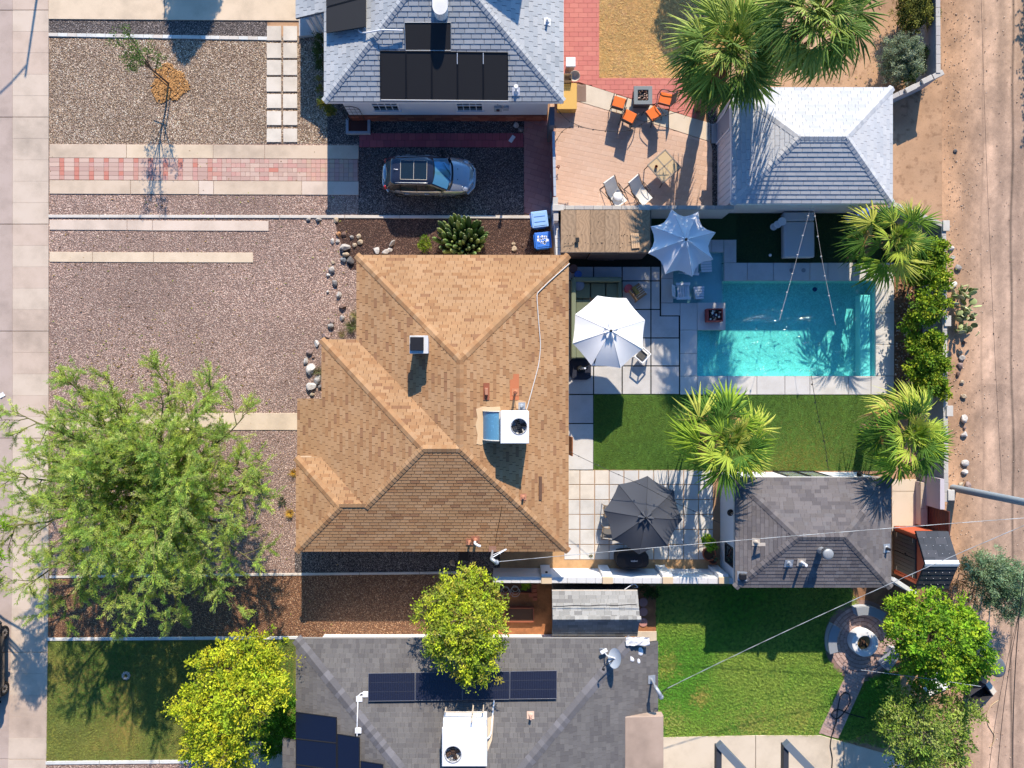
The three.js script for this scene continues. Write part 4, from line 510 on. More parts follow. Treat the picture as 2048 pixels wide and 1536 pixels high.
// ---------- grey house to the south ----------
const SH = {}; {
  const p = 0.333, h = 2.75, x0 = X(592, h), x1 = X(1265, h), z0 = Z(1278, h), half = (x1 - x0) / 2, xr = (x0 + x1) / 2, zA = z0 + half, z1 = zA + 6, xp = X(1316, 2.37), zp = Z(1285, 2.5), ze = 17, xq = X(566, 2.5), zq = Z(1478, 2.55);
  const t = thing('grey_house', 'house with charcoal grey shingle roof and dark solar panels at the lower edge', 'house'); SH.t = t;
  const F = SH.F = { n: face([[x0, z0], [x1, z0], [xr, zA]], [x0, z0], [0, 1], h, p), w: face([[x0, z0], [xr, zA], [xr, z1], [xq, z1], [xq, zq], [x0, zq]], [x0, z0], [1, 0], h, p), e: face([[x1, z0], [xr, zA], [xr, z1], [x1, z1], [xp, z1], [xp, zp], [x1, zp]], [x1, z0], [-1, 0], h, p) };
  const pal = [col(128, 124, 121), col(122, 118, 116), col(132, 128, 125), col(115, 111, 110), col(125, 121, 119)];
  // only the stretch of the slopes that the lot shows is shingled, the roof goes on beyond it
  const clipZ = (f) => face(clipRect(f.poly, -30, -30, 30, ze), f.e, f.d, f.h, f.pitch); const Fw = clipZ(F.w), Fe = clipZ(F.e), Fn = clipZ(F.n), far = (f) => polyGeo((() => { const q = clipRect(f.poly, -30, ze, 30, 40); return q.length < 3 ? [] : (area2(q) > 0 ? q.slice().reverse() : q); })().map(([a, b]) => V(a, f.Y(a, b), b)), 0.1);
  SH.roof = shingle(t, 'roof', [Fn, Fw, Fe], { palette: pal, base: mat(58, 56, 57, 1), gap: 0.008, tab: 0.24, expo: 0.19, thick: 0.028, variable: 1, hips: [[[x0, z0], [xr, zA], F.n, F.w, 0.24], [[x1, z0], [xr, zA], F.n, F.e, 0.24]], capCol: [col(136, 133, 136), col(120, 117, 119)] });
  part(t, 'roof_back', merge([far(F.w), far(F.e), far(F.n)]), mat(120, 118, 118));
  part(t, 'wall', prism([[x0 + 0.5, z0 + 0.76], [x1 - 0.4, z0 + 0.76], [x1 - 0.4, z1], [x0 + 0.5, z1]], 0, 2.6), M.stucco); fascia([[x0, z0], [x1, z0], [x1, z1], [x0, z1]], h - 0.05, 0.15, 0.025, mat(150, 146, 142), t);
  part(t, 'soffit', prism([[x0 + 0.04, z0 + 0.04], [x1 - 0.04, z0 + 0.04], [x1 - 0.04, z1], [x0 + 0.04, z1]], 2.56, 2.62), M.whitepaint);
  part(t, 'flat_roof', slabGeo([[X(1250, 2.9), Z(1434, 2.9)], [X(1327, 2.9), Z(1432, 2.9)], [X(1328, 2.9), 24], [X(1250, 2.9), 24]], 2.5, 2.9, 0.02), mat(190, 166, 148, 0.95, { map: tconc })); part(t, 'porch_wall', prism([[X(1256, 2.6), Z(1440, 2.6)], [X(1322, 2.6), Z(1440, 2.6)], [X(1322, 2.6), 24], [X(1256, 2.6), 24]], 0, 2.5), M.stucco);
  const pv = phys(20, 23, 40, 0.3, { clearcoat: 0.6, clearcoatRoughness: 0.12, k: 1 }), q = []; for (let i = 0; i < 4; i++) q.push([[737 + i * 94.6, 1347 - i * 1.4], [829.5 + i * 94.6, 1345.6 - i * 1.4], [829.8 + i * 94.4, 1401.5 - i * 1.4], [736.5 + i * 94.4, 1402.5 - i * 1.4]]);
  roofPanels('solar_array', 'row of four dark blue solar panels below the leafy tree on the grey roof', F.n, q, 0.04, pv, { lift: 0.16, frame: mat(104, 106, 116, 0.5, { metalness: 0.4 }), fr: 0.012, cells: [20, 3] });
  roofPanels('solar_array', 'block of dark navy solar panels on the west slope of the grey roof', F.w, [[[592, 1424], [673, 1435], [673, 1486], [592, 1477]], [[592, 1478], [673, 1487], [673, 1540], [592, 1529]], [[592, 1530], [673, 1541], [673, 1600], [592, 1585]], [[675, 1468], [719, 1475], [719, 1560], [675, 1555]], [[721.5, 1522], [766, 1529], [766, 1600], [721.5, 1596]]], 0.04, pv, { lift: 0.2, frame: M.black, fr: 0.016 });
  single('conduit', 'white conduit between the two solar arrays on the grey roof', 'conduit', tube([F.n.hit(735, 1386, 0.1), F.n.hit(722, 1387, 0.1), F.n.hit(716, 1394, 0.1), F.n.hit(715.5, 1412, 0.1), F.w.hit(714.5, 1440, 0.12), F.w.hit(714, 1472, 0.12)], 0.025, 7, 30), M.whitemetal);
  [[732, 1388, F.n, 'white junction box at the corner of the solar row'], [719, 1397, F.n, 'white junction box on the conduit bend of the grey roof'], [717, 1460, F.w, 'white junction box above the west slope solar panels']].forEach(([a, b, f, lab]) => { const c = f.hit(a, b, 0.05); single('junction_box', lab, 'junction box', merge([rbox(0.24, 0.1, 0.2, 0.015), box(0.26, 0.015, 0.22, 0, 0.055, 0)]), M.whitemetal, [c.x, c.y, c.z]); });
  const y1 = 5.1, ac = fanUnit('air_conditioner', 'white air conditioner with brown round fan on the grey roof', X(884, y1), X(974, y1), Z(1456, y1), Z(1533, y1), 4.3, y1, X(906, y1), Z(1509, y1), 0.32, { fan: mat(110, 84, 66, 0.5, { metalness: 0.3 }) }); const zz = Z(1450, y1) - ac.position.z; part(ac, 'cabinet_step', rbox(X(972, 4.95) - X(885, 4.95), 0.7, 0.42, 0.02, 0, 4.6, zz + 0.06), M.whitemetal); part(ac, 'pipe_rack', merge([bar([-0.8, 4.9, zz - 0.42], [0.75, 4.95, zz - 0.42], 0.025), bar([-0.78, 4.5, zz - 0.42], [-0.78, 4.9, zz - 0.42], 0.025), bar([0.3, 4.3, zz - 0.4], [0.3, 5.3, zz - 0.2], 0.03), bar([0.72, 4.3, zz - 0.42], [0.72, 4.95, zz - 0.42], 0.025)]), mat(214, 196, 172, 0.6));
  single('condensate_pipe', 'white pipe beside the rooftop air conditioner of the grey house', 'pipe', tube([F.n.hit(988, 1400, 0.1), F.n.hit(984, 1440, 0.1), F.n.hit(982, 1466, 0.15), F.n.hit(977, 1476, 0.2), F.n.hit(972, 1477, 0.25)], 0.03, 7, 24), M.whitemetal);
  single('sealant_patch', 'tan sealant strip down the slope beside the grey roof air conditioner', 'roof patch', polyGeo([[975, 1436], [988, 1430], [984, 1480], [974, 1506]].map(([a, b]) => F.n.hit(a, b, 0.04)).reverse(), 0.012), mat(206, 186, 160, 0.9));
  BH.vent('vent_pipe', 'rusty tan vent pipe on the grey roof below the solar row', F.n, 1061, 1430, 0.4, 0.05, mat(200, 160, 140, 0.8), [mat(206, 176, 156)]);
  { const c = F.n.hit(1206, 1302), d = thing('satellite_dish', 'white satellite dish with dark feed arm at the corner of the grey roof', 'satellite dish', [c.x, c.y, c.z]); const ax = V(0.6, 0.5, -0.35).normalize(), bowl = uvm(new THREE.SphereGeometry(0.9, 28, 8, 0, PI * 2, 0, 0.46).scale(1, 0.6, 1).translate(0, -0.54, 0).rotateX(PI)); const dish = part(d, 'dish', merge([bowl.clone(), bowl.clone().translate(0, -0.02, 0)]), mat(196, 204, 212, 0.5)); dish.quaternion.setFromUnitVectors(V(0, 1, 0), V(-0.86, 0.5, -0.25).normalize()); dish.position.set(0.42, 0.75, 0.02); part(d, 'mast', merge([bar([0, 0, 0], [0.12, 0.55, 0], 0.03), bar([0.12, 0.55, 0], [0.4, 0.75, 0.02], 0.03), rbox(0.3, 0.1, 0.14, 0.02, 0.0, 0.3, -0.1, 0.5)]), M.whitemetal); part(d, 'feed_arm', merge([bar([0.4, 0.62, 0.1], [-0.12, 1.0, 0.28], 0.022), bar([-0.12, 1.0, 0.28], [-0.16, 1.02, 0.4], 0.022), rbox(0.08, 0.07, 0.1, 0.02, -0.1, 1.05, 0.36)]), M.iron); part(d, 'foot_plate', box(0.3, 0.02, 0.3, 0, 0.03, 0, 0, 0.32), M.galv); }
  { const c = F.e.hit(1303, 1358), d = thing('service_mast', 'galvanised power service mast at the east eave of the grey house', 'mast', [c.x, 0, c.z]); part(d, 'pipe', cyl(0.05, 0.05, 2.2, 0, 2.2, 0, 10), M.galv); part(d, 'weatherhead', merge([tube([[0, 3.25, 0], [0.04, 3.4, 0.04], [0.14, 3.46, 0.2], [0.2, 3.4, 0.34]], 0.085, 8), uvm(new THREE.SphereGeometry(0.12, 10, 8).translate(0.21, 3.37, 0.36))]), M.galv); part(d, 'flashing', box(0.34, 0.015, 0.36, 0, c.y + 0.05, 0, 0, 0, -0.3), M.galv); part(d, 'cable_loop', merge([tube([[0.2, 3.4, 0.3], [0.3, 3.2, 0.2], [0.5, 3.3, 0.05]], 0.014, 5), tube([[0.2, 3.4, 0.3], [0.3, 3.5, 0.1], [0.5, 3.32, 0.03]], 0.014, 5)]), M.iron); }
  single('roof_debris', 'crumpled white plastic sheet lying at the north east roof corner of the grey house', 'sheet', (() => { const g = new THREE.PlaneGeometry(1.0, 0.36, 12, 6).rotateX(-PI / 2); const q3 = g.attributes.position; for (let i = 0; i < q3.count; i++) q3.setY(i, rr(0, 0.08)); g.computeVertexNormals(); return uvm(g); })(), M.whitemetal, [F.e.hit(1274, 1281, 0.1).x, F.e.hit(1270, 1281, 0.1).y + 0.1, F.e.hit(1270, 1281).z - 0.05]);
  [[1281, 1303, 0.16, 'largest white sealant blob near the dish'], [1263, 1318, 0.12, 'white ring of sealant below the dish'], [1277, 1322, 0.1, 'small white sealant spot right of the sealant ring']].forEach(([a, b, r, lab]) => { const c = F.e.hit(a, b, 0.03); single('sealant_spot', lab + ' on the grey roof', 'roof patch', uvm(new THREE.SphereGeometry(r, 9, 5).scale(0.8, 0.16, 1.2)), M.whitemetal, [c.x, c.y, c.z], rr(0, 1)); });
}
// ---------- garden walls, fences, sheds ----------
function wallRun(t, a, b, h, o = {}) { // one straight run: body, and cap pieces as parts
  const { th = 0.15, cap = 0.2, body = M.block, capm = M.blockcap, step = 0.42, ch = 0.06, y0 = 0 } = o, dx = b[0] - a[0], dz = b[1] - a[1], l = Math.hypot(dx, dz), ang = -Math.atan2(dz, dx);
  part(t, 'wall_body', box(l, h - ch - y0, th, 0, (h - ch + y0) / 2, 0).rotateY(ang).translate((a[0] + b[0]) / 2, 0, (a[1] + b[1]) / 2), body);
  if (cap) { const n = Math.max(1, Math.round(l / step)), g = rbox(l / n - 0.008, ch, cap, 0.012); for (let i = 0; i < n; i++) { const m = part(t, 'cap_block', g, Array.isArray(capm) ? pick(capm) : capm); const f = (i + 0.5) / n; m.position.set(a[0] + dx * f, h - ch / 2 + rr(-0.002, 0.003), a[1] + dz * f); m.rotation.y = ang; } }
}
function pier(t, x, z, h, w, d, m = M.block, cm = M.blockcap) { part(t, 'pier', box(w, h - 0.08, d, x, (h - 0.08) / 2, z), m); part(t, 'pier_cap', rbox(w + 0.05, 0.09, d + 0.05, 0.015, x, h - 0.03, z), cm); }
const capMs = [conc(210, 204, 196), conc(216, 210, 200), conc(204, 198, 192)];
{
  const h = 1.6, q = (a, b) => [X(a, h), Z(b, h)];
  let t = thing('block_wall', 'long grey block wall with piers between the pool yard hedge and the alley', 'wall'); wallRun(t, q(1888, 452), q(1893, 1004), h, { body: mat(150, 156, 166, 0.95), capm: capMs }); for (const [a, b] of [[1891, 452], [1894, 642], [1898, 822], [1901, 990]]) pier(t, X(a, h), Z(b, h), h + 0.06, 0.24, 0.42, M.block, capMs[1]);
  wallRun(t, q(1788, 408), q(1887, 450), h, { body: mat(160, 164, 172, 0.95), capm: capMs });
  t = thing('yard_wall', 'stuccoed wall with grey caps between the stamped patio and the pool yard', 'wall'); const h2 = 1.8, q2b = (a, b) => [X(a, h2), Z(b, h2)]; wallRun(t, q2b(1112, 415), q2b(1468, 415), h2, { th: 0.14, cap: 0.18, body: mat(206, 206, 208, 0.95), capm: capMs }); for (const [a, b, w] of [[1116, 416, 0.44], [1288, 416, 0.46]]) pier(t, X(a, h2), Z(b, h2), h2 + 0.06, w, 0.22, M.block, capMs[1]);
  t = thing('bin_wall', 'short white stucco wall with stepped caps behind the blue bins', 'wall'); wallRun(t, q2b(1111, 394), q2b(1111, 412), h2, { th: 0.18, cap: 0.22, body: M.stucco, capm: capMs }); wallRun(t, q2b(1112, 422), q2b(1112, 442), h2, { th: 0.18, cap: 0.22, body: M.stucco, capm: capMs }); wallRun(t, [X(1113, 1.4), Z(443, 1.4)], [X(1117, 1.4), Z(512, 1.4)], 1.4, { th: 0.2, cap: 0.22, body: M.stucco, capm: [M.white] });
  t = thing('red_wall', 'narrow red stucco wall between the side gate walk and the stamped patio', 'wall'); wallRun(t, [X(1107, 1.6), Z(262, 1.6)], [X(1110, 1.6), Z(392, 1.6)], 1.6, { th: 0.1, cap: 0.12, body: mat(150, 80, 76, 0.95), capm: [mat(176, 184, 196, 0.8)] }); part(t, 'gate_post', box(0.22, 2.2, 0.8, X(1104, 2.2), 1.1, Z(232, 2.2)), mat(90, 96, 108, 0.8));
  const h3 = 1.7, q3 = (a, b) => [X(a, h3), Z(b, h3)]; t = thing('white_wall', 'long white stucco wall with tan topped piers along the south patio', 'wall'); wallRun(t, q3(985, 1160), q3(1472, 1162), h3, { th: 0.2, cap: 0.26, body: M.stucco, capm: [M.white] }); for (const a of [1093, 1215, 1335, 1447]) { part(t, 'pier', box(0.44, h3, 0.4, X(a, h3), h3 / 2, Z(1158, h3)), M.stucco); part(t, 'pier_cap', rbox(0.46, 0.08, 0.3, 0.02, X(a, h3), h3 + 0.05, Z(1160, h3)), mat(222, 198, 164, 0.9)); }
  part(t, 'wall_outlet', rbox(0.1, 0.14, 0.06, 0.01, X(1093, 1.4), 1.4, Z(1158, h3) - 0.22), M.black);
  t = thing('block_wall', 'grey block wall beside the shrubs and the dirt alley, ending in stepped caps', 'wall'); wallRun(t, q(1876, -60), q(1877, 146), h, { body: mat(150, 156, 166, 0.95), capm: capMs }); wallRun(t, q(1884, 146), q(1786, 192), 1.45, { body: mat(160, 164, 172, 0.95), capm: capMs }); for (const [a, b] of [[1878, 148], [1856, 158], [1823, 176]]) part(t, 'coping_stone', rbox(0.5, 0.1, 0.24, 0.02, 0, 0, 0, 0.46).translate(X(a, 1.6), 1.52, Z(b, 1.6)), capMs[1]);
  t = thing('side_wall', 'pale plaster wall stub between the studio walk and the slatted gate', 'wall'); wallRun(t, [19.05, 4.2], [19.05, 5.55], 1.6, { th: 0.2, cap: 0, body: mat(206, 196, 200, 0.95), ch: 0 }); wallRun(t, [X(1836), Z(962)], [X(1836), Z(1047)], 0.5, { th: 0.3, cap: 0.32, body: mat(206, 190, 186, 0.95), capm: [M.walk] });
  t = thing('white_wall', 'thin white wall running out from the south east studio corner', 'wall'); wallRun(t, [X(1786, 2), Z(1158, 2)], [X(1832, 2), Z(1188, 2)], 2.0, { th: 0.14, cap: 0.18, body: M.stucco, capm: [M.white] });
  t = thing('slatted_gate', 'dark red brown slatted wooden gate opening to the alley', 'gate'); const gm = mat(92, 44, 34, 0.7), z0 = 5.6, z1 = 6.72; part(t, 'gate_frame', merge([box(0.06, 2.0, 0.06, 19.1, 1.02, z0), box(0.06, 2.0, 0.06, 19.1, 1.02, z1), box(0.05, 0.07, z1 - z0, 19.1, 0.1, (z0 + z1) / 2), box(0.05, 0.07, z1 - z0, 19.1, 1.98, (z0 + z1) / 2)]), gm); const sg = box(0.025, 0.17, z1 - z0, 0, 0, 0); for (let k = 0; k < 9; k++) part(t, 'slat', sg, gm).position.set(19.1, 0.24 + k * 0.205, (z0 + z1) / 2);
}
{ // flat-roofed plywood shed
  const h = 1.95, x0 = X(1121, h), x1 = X(1301, h), z0 = Z(420, h), z1 = Z(504, h), t = thing('plywood_shed', 'lean-to storage shed with weathered plywood roof against the patio wall', 'shed');
  const ply = [0, 1, 2].map((k) => { const f = fractal(3, 3, 300 + k * 7); return texOf(512, 256, 1.8, (u, v) => { const w = f(u, v), a = Math.sin((v * 9 + w * 5 + u * 0.3) * 6.283) * 0.5 + 0.5, fine = Math.sin((v * 44 + w * 16) * 6.283) * 0.5 + 0.5, g = 0.84 + 0.2 * a * 0.6 + 0.12 * fine + 0.14 * (q2() - 0.5); return [190 * g, 160 * g, 128 * g]; }, 1.8); }), xs = [1121.5, 1152, 1180, 1210, 1238.5, 1270, 1300.5];
  ply.forEach((q) => { q.rotation = PI / 2; });
  for (let i = 0; i < 6; i++) part(t, 'roof_board', box(X(xs[i + 1], h) - X(xs[i], h) - 0.012, 0.03, z1 - z0, (X(xs[i], h) + X(xs[i + 1], h)) / 2, h - 0.012 + (i % 2) * 0.004, (z0 + z1) / 2), mat(...[[214, 214, 214], [228, 224, 220], [206, 204, 202]][i % 3], 0.95, { map: ply[i % 3], k: 0.95 }));
  part(t, 'roof_edge', merge([box(x1 - x0 + 0.04, 0.1, 0.03, (x0 + x1) / 2, h - 0.05, z1 + 0.018), box(0.03, 0.1, z1 - z0, x1 + 0.018, h - 0.05, (z0 + z1) / 2)]), mat(96, 84, 78, 0.8));
  part(t, 'wall', merge([box(x1 - x0 - 0.1, h - 0.08, 0.04, (x0 + x1) / 2, (h - 0.08) / 2, z0 + 0.06), box(0.04, h - 0.08, z1 - z0 - 0.06, x0 + 0.05, (h - 0.08) / 2, (z0 + z1) / 2), box(0.04, h - 0.08, z1 - z0 - 0.06, x1 - 0.05, (h - 0.08) / 2, (z0 + z1) / 2)]), mat(96, 80, 74, 0.9));
  const n = 3, w = (x1 - x0 - 0.12) / n; for (let i = 0; i < n; i++) { const d = part(t, 'door', box(w - 0.03, h - 0.2, 0.04, x0 + 0.06 + w * (i + 0.5), (h - 0.14) / 2, z1 - 0.05 + [0, 0.06, 0.03][i], [0, -0.03, 0.02][i]), mat(98, 80, 76, 0.85)); part(d, 'door_trim', merge([box(w - 0.03, 0.05, 0.02, x0 + 0.06 + w * (i + 0.5), h - 0.2, z1 - 0.02 + [0, 0.06, 0.03][i])]), mat(150, 136, 124, 0.8)); }
  for (let k = 0; k < 40; k++) part(t, 'knot', uvm(new THREE.CylinderGeometry(0.02, 0.022, 0.008, 7).translate(rr(x0 + 0.1, x1 - 0.3), h + 0.01, pick([rr(z0 + 0.1, z1 - 0.1), z0 + 1.1 + rr(-0.03, 0.03), z0 + 1.45 + rr(-0.04, 0.04)]))), M.iron);
  single('solar_lamp', 'small black solar light box with a thin cable on the plywood shed roof', 'lamp', merge([rbox(0.16, 0.05, 0.2, 0.01, 0, 0.13, 0, 0, 1), bar([0, 0, 0], [0, 0.12, 0], 0.02), tube([[0, 0.02, 0.02], [-0.2, 0.02, 0.2], [-0.45, 0.02, 0.22], [-0.6, 0.02, 0.28]], 0.008, 4)]), M.black, [X(1154, h), h + 0.01, Z(481, h)]);
  { const t2 = thing('slat_panel', 'small pale wooden slat panel lying on the plywood shed roof', 'wood panel', [X(1270, h), h + 0.012, Z(482, h)], 0.08); for (let k = 0; k < 4; k++) part(t2, 'slat', rbox(0.082, 0.03, 0.66, 0.006, -0.135 + k * 0.09, 0.04, 0), mat(216, 180, 140, 0.85)); part(t2, 'batten', merge([box(0.36, 0.02, 0.05, 0, 0.012, -0.25), box(0.36, 0.02, 0.05, 0, 0.012, 0.25)]), mat(190, 150, 110, 0.85)); }
}
{ // shingled shed of the south lot
  const h = 2.0, x0 = X(1104, h), x1 = X(1275, h), z0 = Z(1182, h), z1 = Z(1271, h), zr = (z0 + z1) / 2 + 0.06, p = 0.6 / (zr - z0), t = thing('garden_shed', 'long garden shed with grey gabled shingle roof against the white wall', 'shed');
  const F = [face([[x0, z0], [x1, z0], [x1, zr], [x0, zr]], [x0, z0], [0, 1], h, p), face([[x0, z1], [x1, z1], [x1, zr], [x0, zr]], [x0, z1], [0, -1], h, p)], pal = [col(178, 176, 170), col(168, 166, 160), col(188, 186, 180), col(150, 148, 144)];
  shingle(t, 'roof', F, { palette: pal, weights: [4, 3, 3, 1], base: mat(80, 80, 80, 1), gap: 0.008, tab: 0.32, expo: 0.17, thick: 0.022, variable: 1, limit: 200, hips: [[[x0, zr], [x1, zr], F[0], F[1], 0.13]] });
  part(t, 'wall', prism([[x0 + 0.1, z0 + 0.12], [x1 - 0.1, z0 + 0.12], [x1 - 0.1, z1 - 0.12], [x0 + 0.1, z1 - 0.12]], 0, 1.92), mat(110, 104, 104, 0.8)); const rg = box(0.03, 1.86, 0.03); for (let x = x0 + 0.14; x < x1 - 0.1; x += 0.12) part(t, 'wall_rib', rg, mat(88, 84, 90, 0.7)).position.set(x, 0.95, z0 + 0.105); part(t, 'eave_trim', merge([box(x1 - x0, 0.08, 0.03, (x0 + x1) / 2, h - 0.05, z0 - 0.016), box(x1 - x0, 0.08, 0.03, (x0 + x1) / 2, h - 0.05, z1 + 0.016)]), mat(212, 200, 184, 0.8));
  const gb = new THREE.Shape([new THREE.Vector2(-z1 + 0.12, 1.9), new THREE.Vector2(-z0 - 0.12, 1.9), new THREE.Vector2(-zr, 2.5)]); for (const x of [x0 + 0.1, x1 - 0.16]) part(t, 'gable', uvm(new THREE.ExtrudeGeometry(gb, { depth: 0.06, bevelEnabled: false }).rotateY(PI / 2).translate(x, 0, 0)), mat(150, 146, 140, 0.85));
  single('cable', 'dark cable lying along the ridge side of the garden shed roof', 'cable', tube(Array.from({ length: 12 }, (_, i) => F[0].hit(1106 + i * 15.2, 1212 - i * 0.25 + Math.sin(i * 1.7) * 0.7, 0.04)), 0.012, 4, 40), M.iron);
  single('garden_hoop', 'bent white pipe hoop at the north east corner of the garden shed', 'pipe', tube([[x1 - 0.5, 1.6, z0 + 0.05], [x1 - 0.1, 1.6, z0 - 0.2], [x1 + 0.1, 1.5, z0 - 0.02], [x1, 1.3, z0 + 0.05]], 0.02, 6), M.whitemetal);
}
{ // tall red tool shed
  const t = thing('red_shed', 'tall red brown tool shed with dark double doors beside the alley gate', 'shed'), h = 2.0, x0 = 17.75, x1 = 18.96, z0 = 6.6, z1 = 8.78, zr = 7.68, red = mat(196, 92, 58, 0.8), dark = mat(74, 68, 70, 0.75), p = 0.58;
  const sh2 = new THREE.Shape([new THREE.Vector2(-z1, 0.1), new THREE.Vector2(-z0, 0.1), new THREE.Vector2(-z0, h), new THREE.Vector2(-zr, h + 0.6), new THREE.Vector2(-z1, h)]); part(t, 'body', uvm(new THREE.ExtrudeGeometry(sh2, { depth: x1 - x0, bevelEnabled: false }).rotateY(PI / 2).translate(x0, 0, 0)), red);
  for (const k of [0, 1]) { const zc = z0 + 0.2 + (k + 0.5) * 0.88, d = part(t, 'door', box(0.05, 1.72, 0.86, x0 - 0.028, 1.02, zc), dark); const pl = box(0.012, 1.66, 0.15); for (let i = 0; i < 5; i++) part(d, 'plank', pl, mat(68 + rr(0, 10), 64 + rr(0, 8), 66, 0.75)).position.set(x0 - 0.058, 1.02, zc - 0.34 + i * 0.17); for (const y of [0.4, 1.7]) part(d, 'hinge', box(0.02, 0.05, 0.2, x0 - 0.07, y, zc + (k ? 0.33 : -0.33)), M.steel); if (!k) part(d, 'latch', rbox(0.05, 0.1, 0.12, 0.015, x0 - 0.075, 1.1, zc + 0.42), M.black); }
  part(t, 'corner_board', merge([box(0.04, 1.9, 0.12, x0 - 0.022, 1.05, z0 + 0.07), box(0.04, 1.9, 0.12, x0 - 0.022, 1.05, z1 - 0.07)]), mat(206, 104, 66, 0.8)); part(t, 'floor_sill', box(1.25, 0.1, 2.2, (x0 + x1) / 2, 0.05, (z0 + z1) / 2), M.soil);
  const F = [face([[x0 - 0.1, z0 - 0.16], [x1 + 0.1, z0 - 0.16], [x1 + 0.1, zr], [x0 - 0.1, zr]], [x0, z0 - 0.16], [0, 1], 2.0, p), face([[x0 - 0.1, z1 + 0.16], [x1 + 0.1, z1 + 0.16], [x1 + 0.1, zr], [x0 - 0.1, zr]], [x0, z1 + 0.16], [0, -1], 2.0, p)], pal = [col(78, 82, 90), col(72, 76, 84), col(86, 88, 96)];
  shingle(t, 'roof', F, { palette: pal, base: mat(40, 42, 46, 1), gap: 0.006, tab: 0.5, expo: 0.28, thick: 0.02, limit: 60 }); part(t, 'ridge_board', merge([box(x1 - x0 + 0.24, 0.02, 0.17, (x0 + x1) / 2, 2.71, zr - 0.075, 0, -0.5), box(x1 - x0 + 0.24, 0.02, 0.13, (x0 + x1) / 2, 2.715, zr + 0.055, 0, 0.5)]), mat(226, 232, 236, 0.7));
  for (const f of F) for (let r = 0; r < 3; r++) for (let c = 0; c < 4; c++) part(t, 'roofing_nail', uvm(new THREE.CylinderGeometry(0.012, 0.012, 0.012, 6)), M.whitemetal).position.copy(f.P((f.d[1] > 0 ? -1 : 1) * (0.15 + c * 0.3), 0.24 + r * 0.3, 0.03));
}
// ---------- pole and wires ----------
{
  const t = thing('utility_pole', 'tall grey wooden utility pole leaning out over the dirt alley', 'utility pole', [X(1906), 0, Z(976)]); part(t, 'pole', uvm(new THREE.CylinderGeometry(0.13, 0.17, 12.5, 16).translate(0, 6.25, 0)), mat(150, 160, 166, 0.85)); t.rotation.set(-0.02, 0, -0.012);
  part(t, 'crossarm', box(0.12, 0.14, 2.6, 0, 11.2, 0), M.bark); part(t, 'insulator', merge([-1.1, -0.4, 0.4, 1.1].map((z) => cyl(0.04, 0.06, 0.2, 0, 11.38, z, 8))), mat(120, 70, 50, 0.4));
  const twist = (name, label, a, b, sag, r = 0.011) => { const n = 90, A = [], B = [], C = []; for (let i = 0; i <= n; i++) { const s = i / n, p = V(...a).lerp(V(...b), s); p.y -= sag * 4 * s * (1 - s); const th = s * V(...a).distanceTo(V(...b)) * 4.2; A.push(p.clone().add(V(Math.cos(th) * r, Math.sin(th) * r, 0))); B.push(p.clone().add(V(-Math.cos(th) * r, -Math.sin(th) * r, 0))); C.push(p); }
    const t2 = thing(name, label, 'cable'); part(t2, 'bare_wire', tube(A, r * 0.9, 4, n * 2), M.galv); part(t2, 'covered_wire', tube(B, r * 0.9, 4, n * 2), mat(150, 150, 150, 0.6)); return t2; };
  const P1 = [X(1906) + 0.1, 7.6, Z(976)]; const m1 = BH.F.s.hit(985, 1096);
  twist('service_drop', 'twisted power cable from the alley pole over the black umbrella to the brown house', [m1.x + 0.22, 4.15, m1.z + 0.25], [X(2048, 6.2), 6.2, Z(1036, 6.2)], 0.2);
  const m2 = SH.F.e.hit(1303, 1358); twist('service_drop', 'twisted power cable over the back lawn to the grey house mast', [m2.x + 0.5, 3.3, m2.z + 0.04], [X(2060, 6.6), 6.6, Z(1046, 6.6)], 0.25);
  const wire = (label, a, b, sag, r, m) => single('overhead_wire', label, 'wire', tube(Array.from({ length: 11 }, (_, i) => { const s = i / 10, p = V(...a).lerp(V(...b), s); p.y -= sag * 4 * s * (1 - s); return p; }), r, 4, 40), m);
  wire('thin grey wire over the fire pit path towards the alley', [X(1722, 2.5), 2.5, Z(1340, 2.5)], [X(1962, 4.5), 4.5, Z(1373, 4.5)], 0.05, 0.012, M.galv);
  wire('thickest dark overhead wire along the alley', [X(2050, 6.5), 6.5, Z(1130, 6.5)], [X(2026, 7), 7, Z(1560, 7)], 0.2, 0.018, M.iron); wire('middle thin dark overhead wire along the alley', [X(2049, 6.5), 6.5, Z(1180, 6.5)], [X(1994, 7), 7, Z(1560, 7)], 0.2, 0.012, M.iron); wire('thin dark overhead wire nearest the trees along the alley', [X(2042, 6.5), 6.5, Z(1215, 6.5)], [X(1976, 7), 7, Z(1560, 7)], 0.2, 0.009, M.iron);
  wire('long faint overhead wire running the length of the alley track', [X(1962, 7), 7, Z(-20, 7)], [X(2003, 7), 7, Z(960, 7)], 0.1, 0.006, M.iron);
}
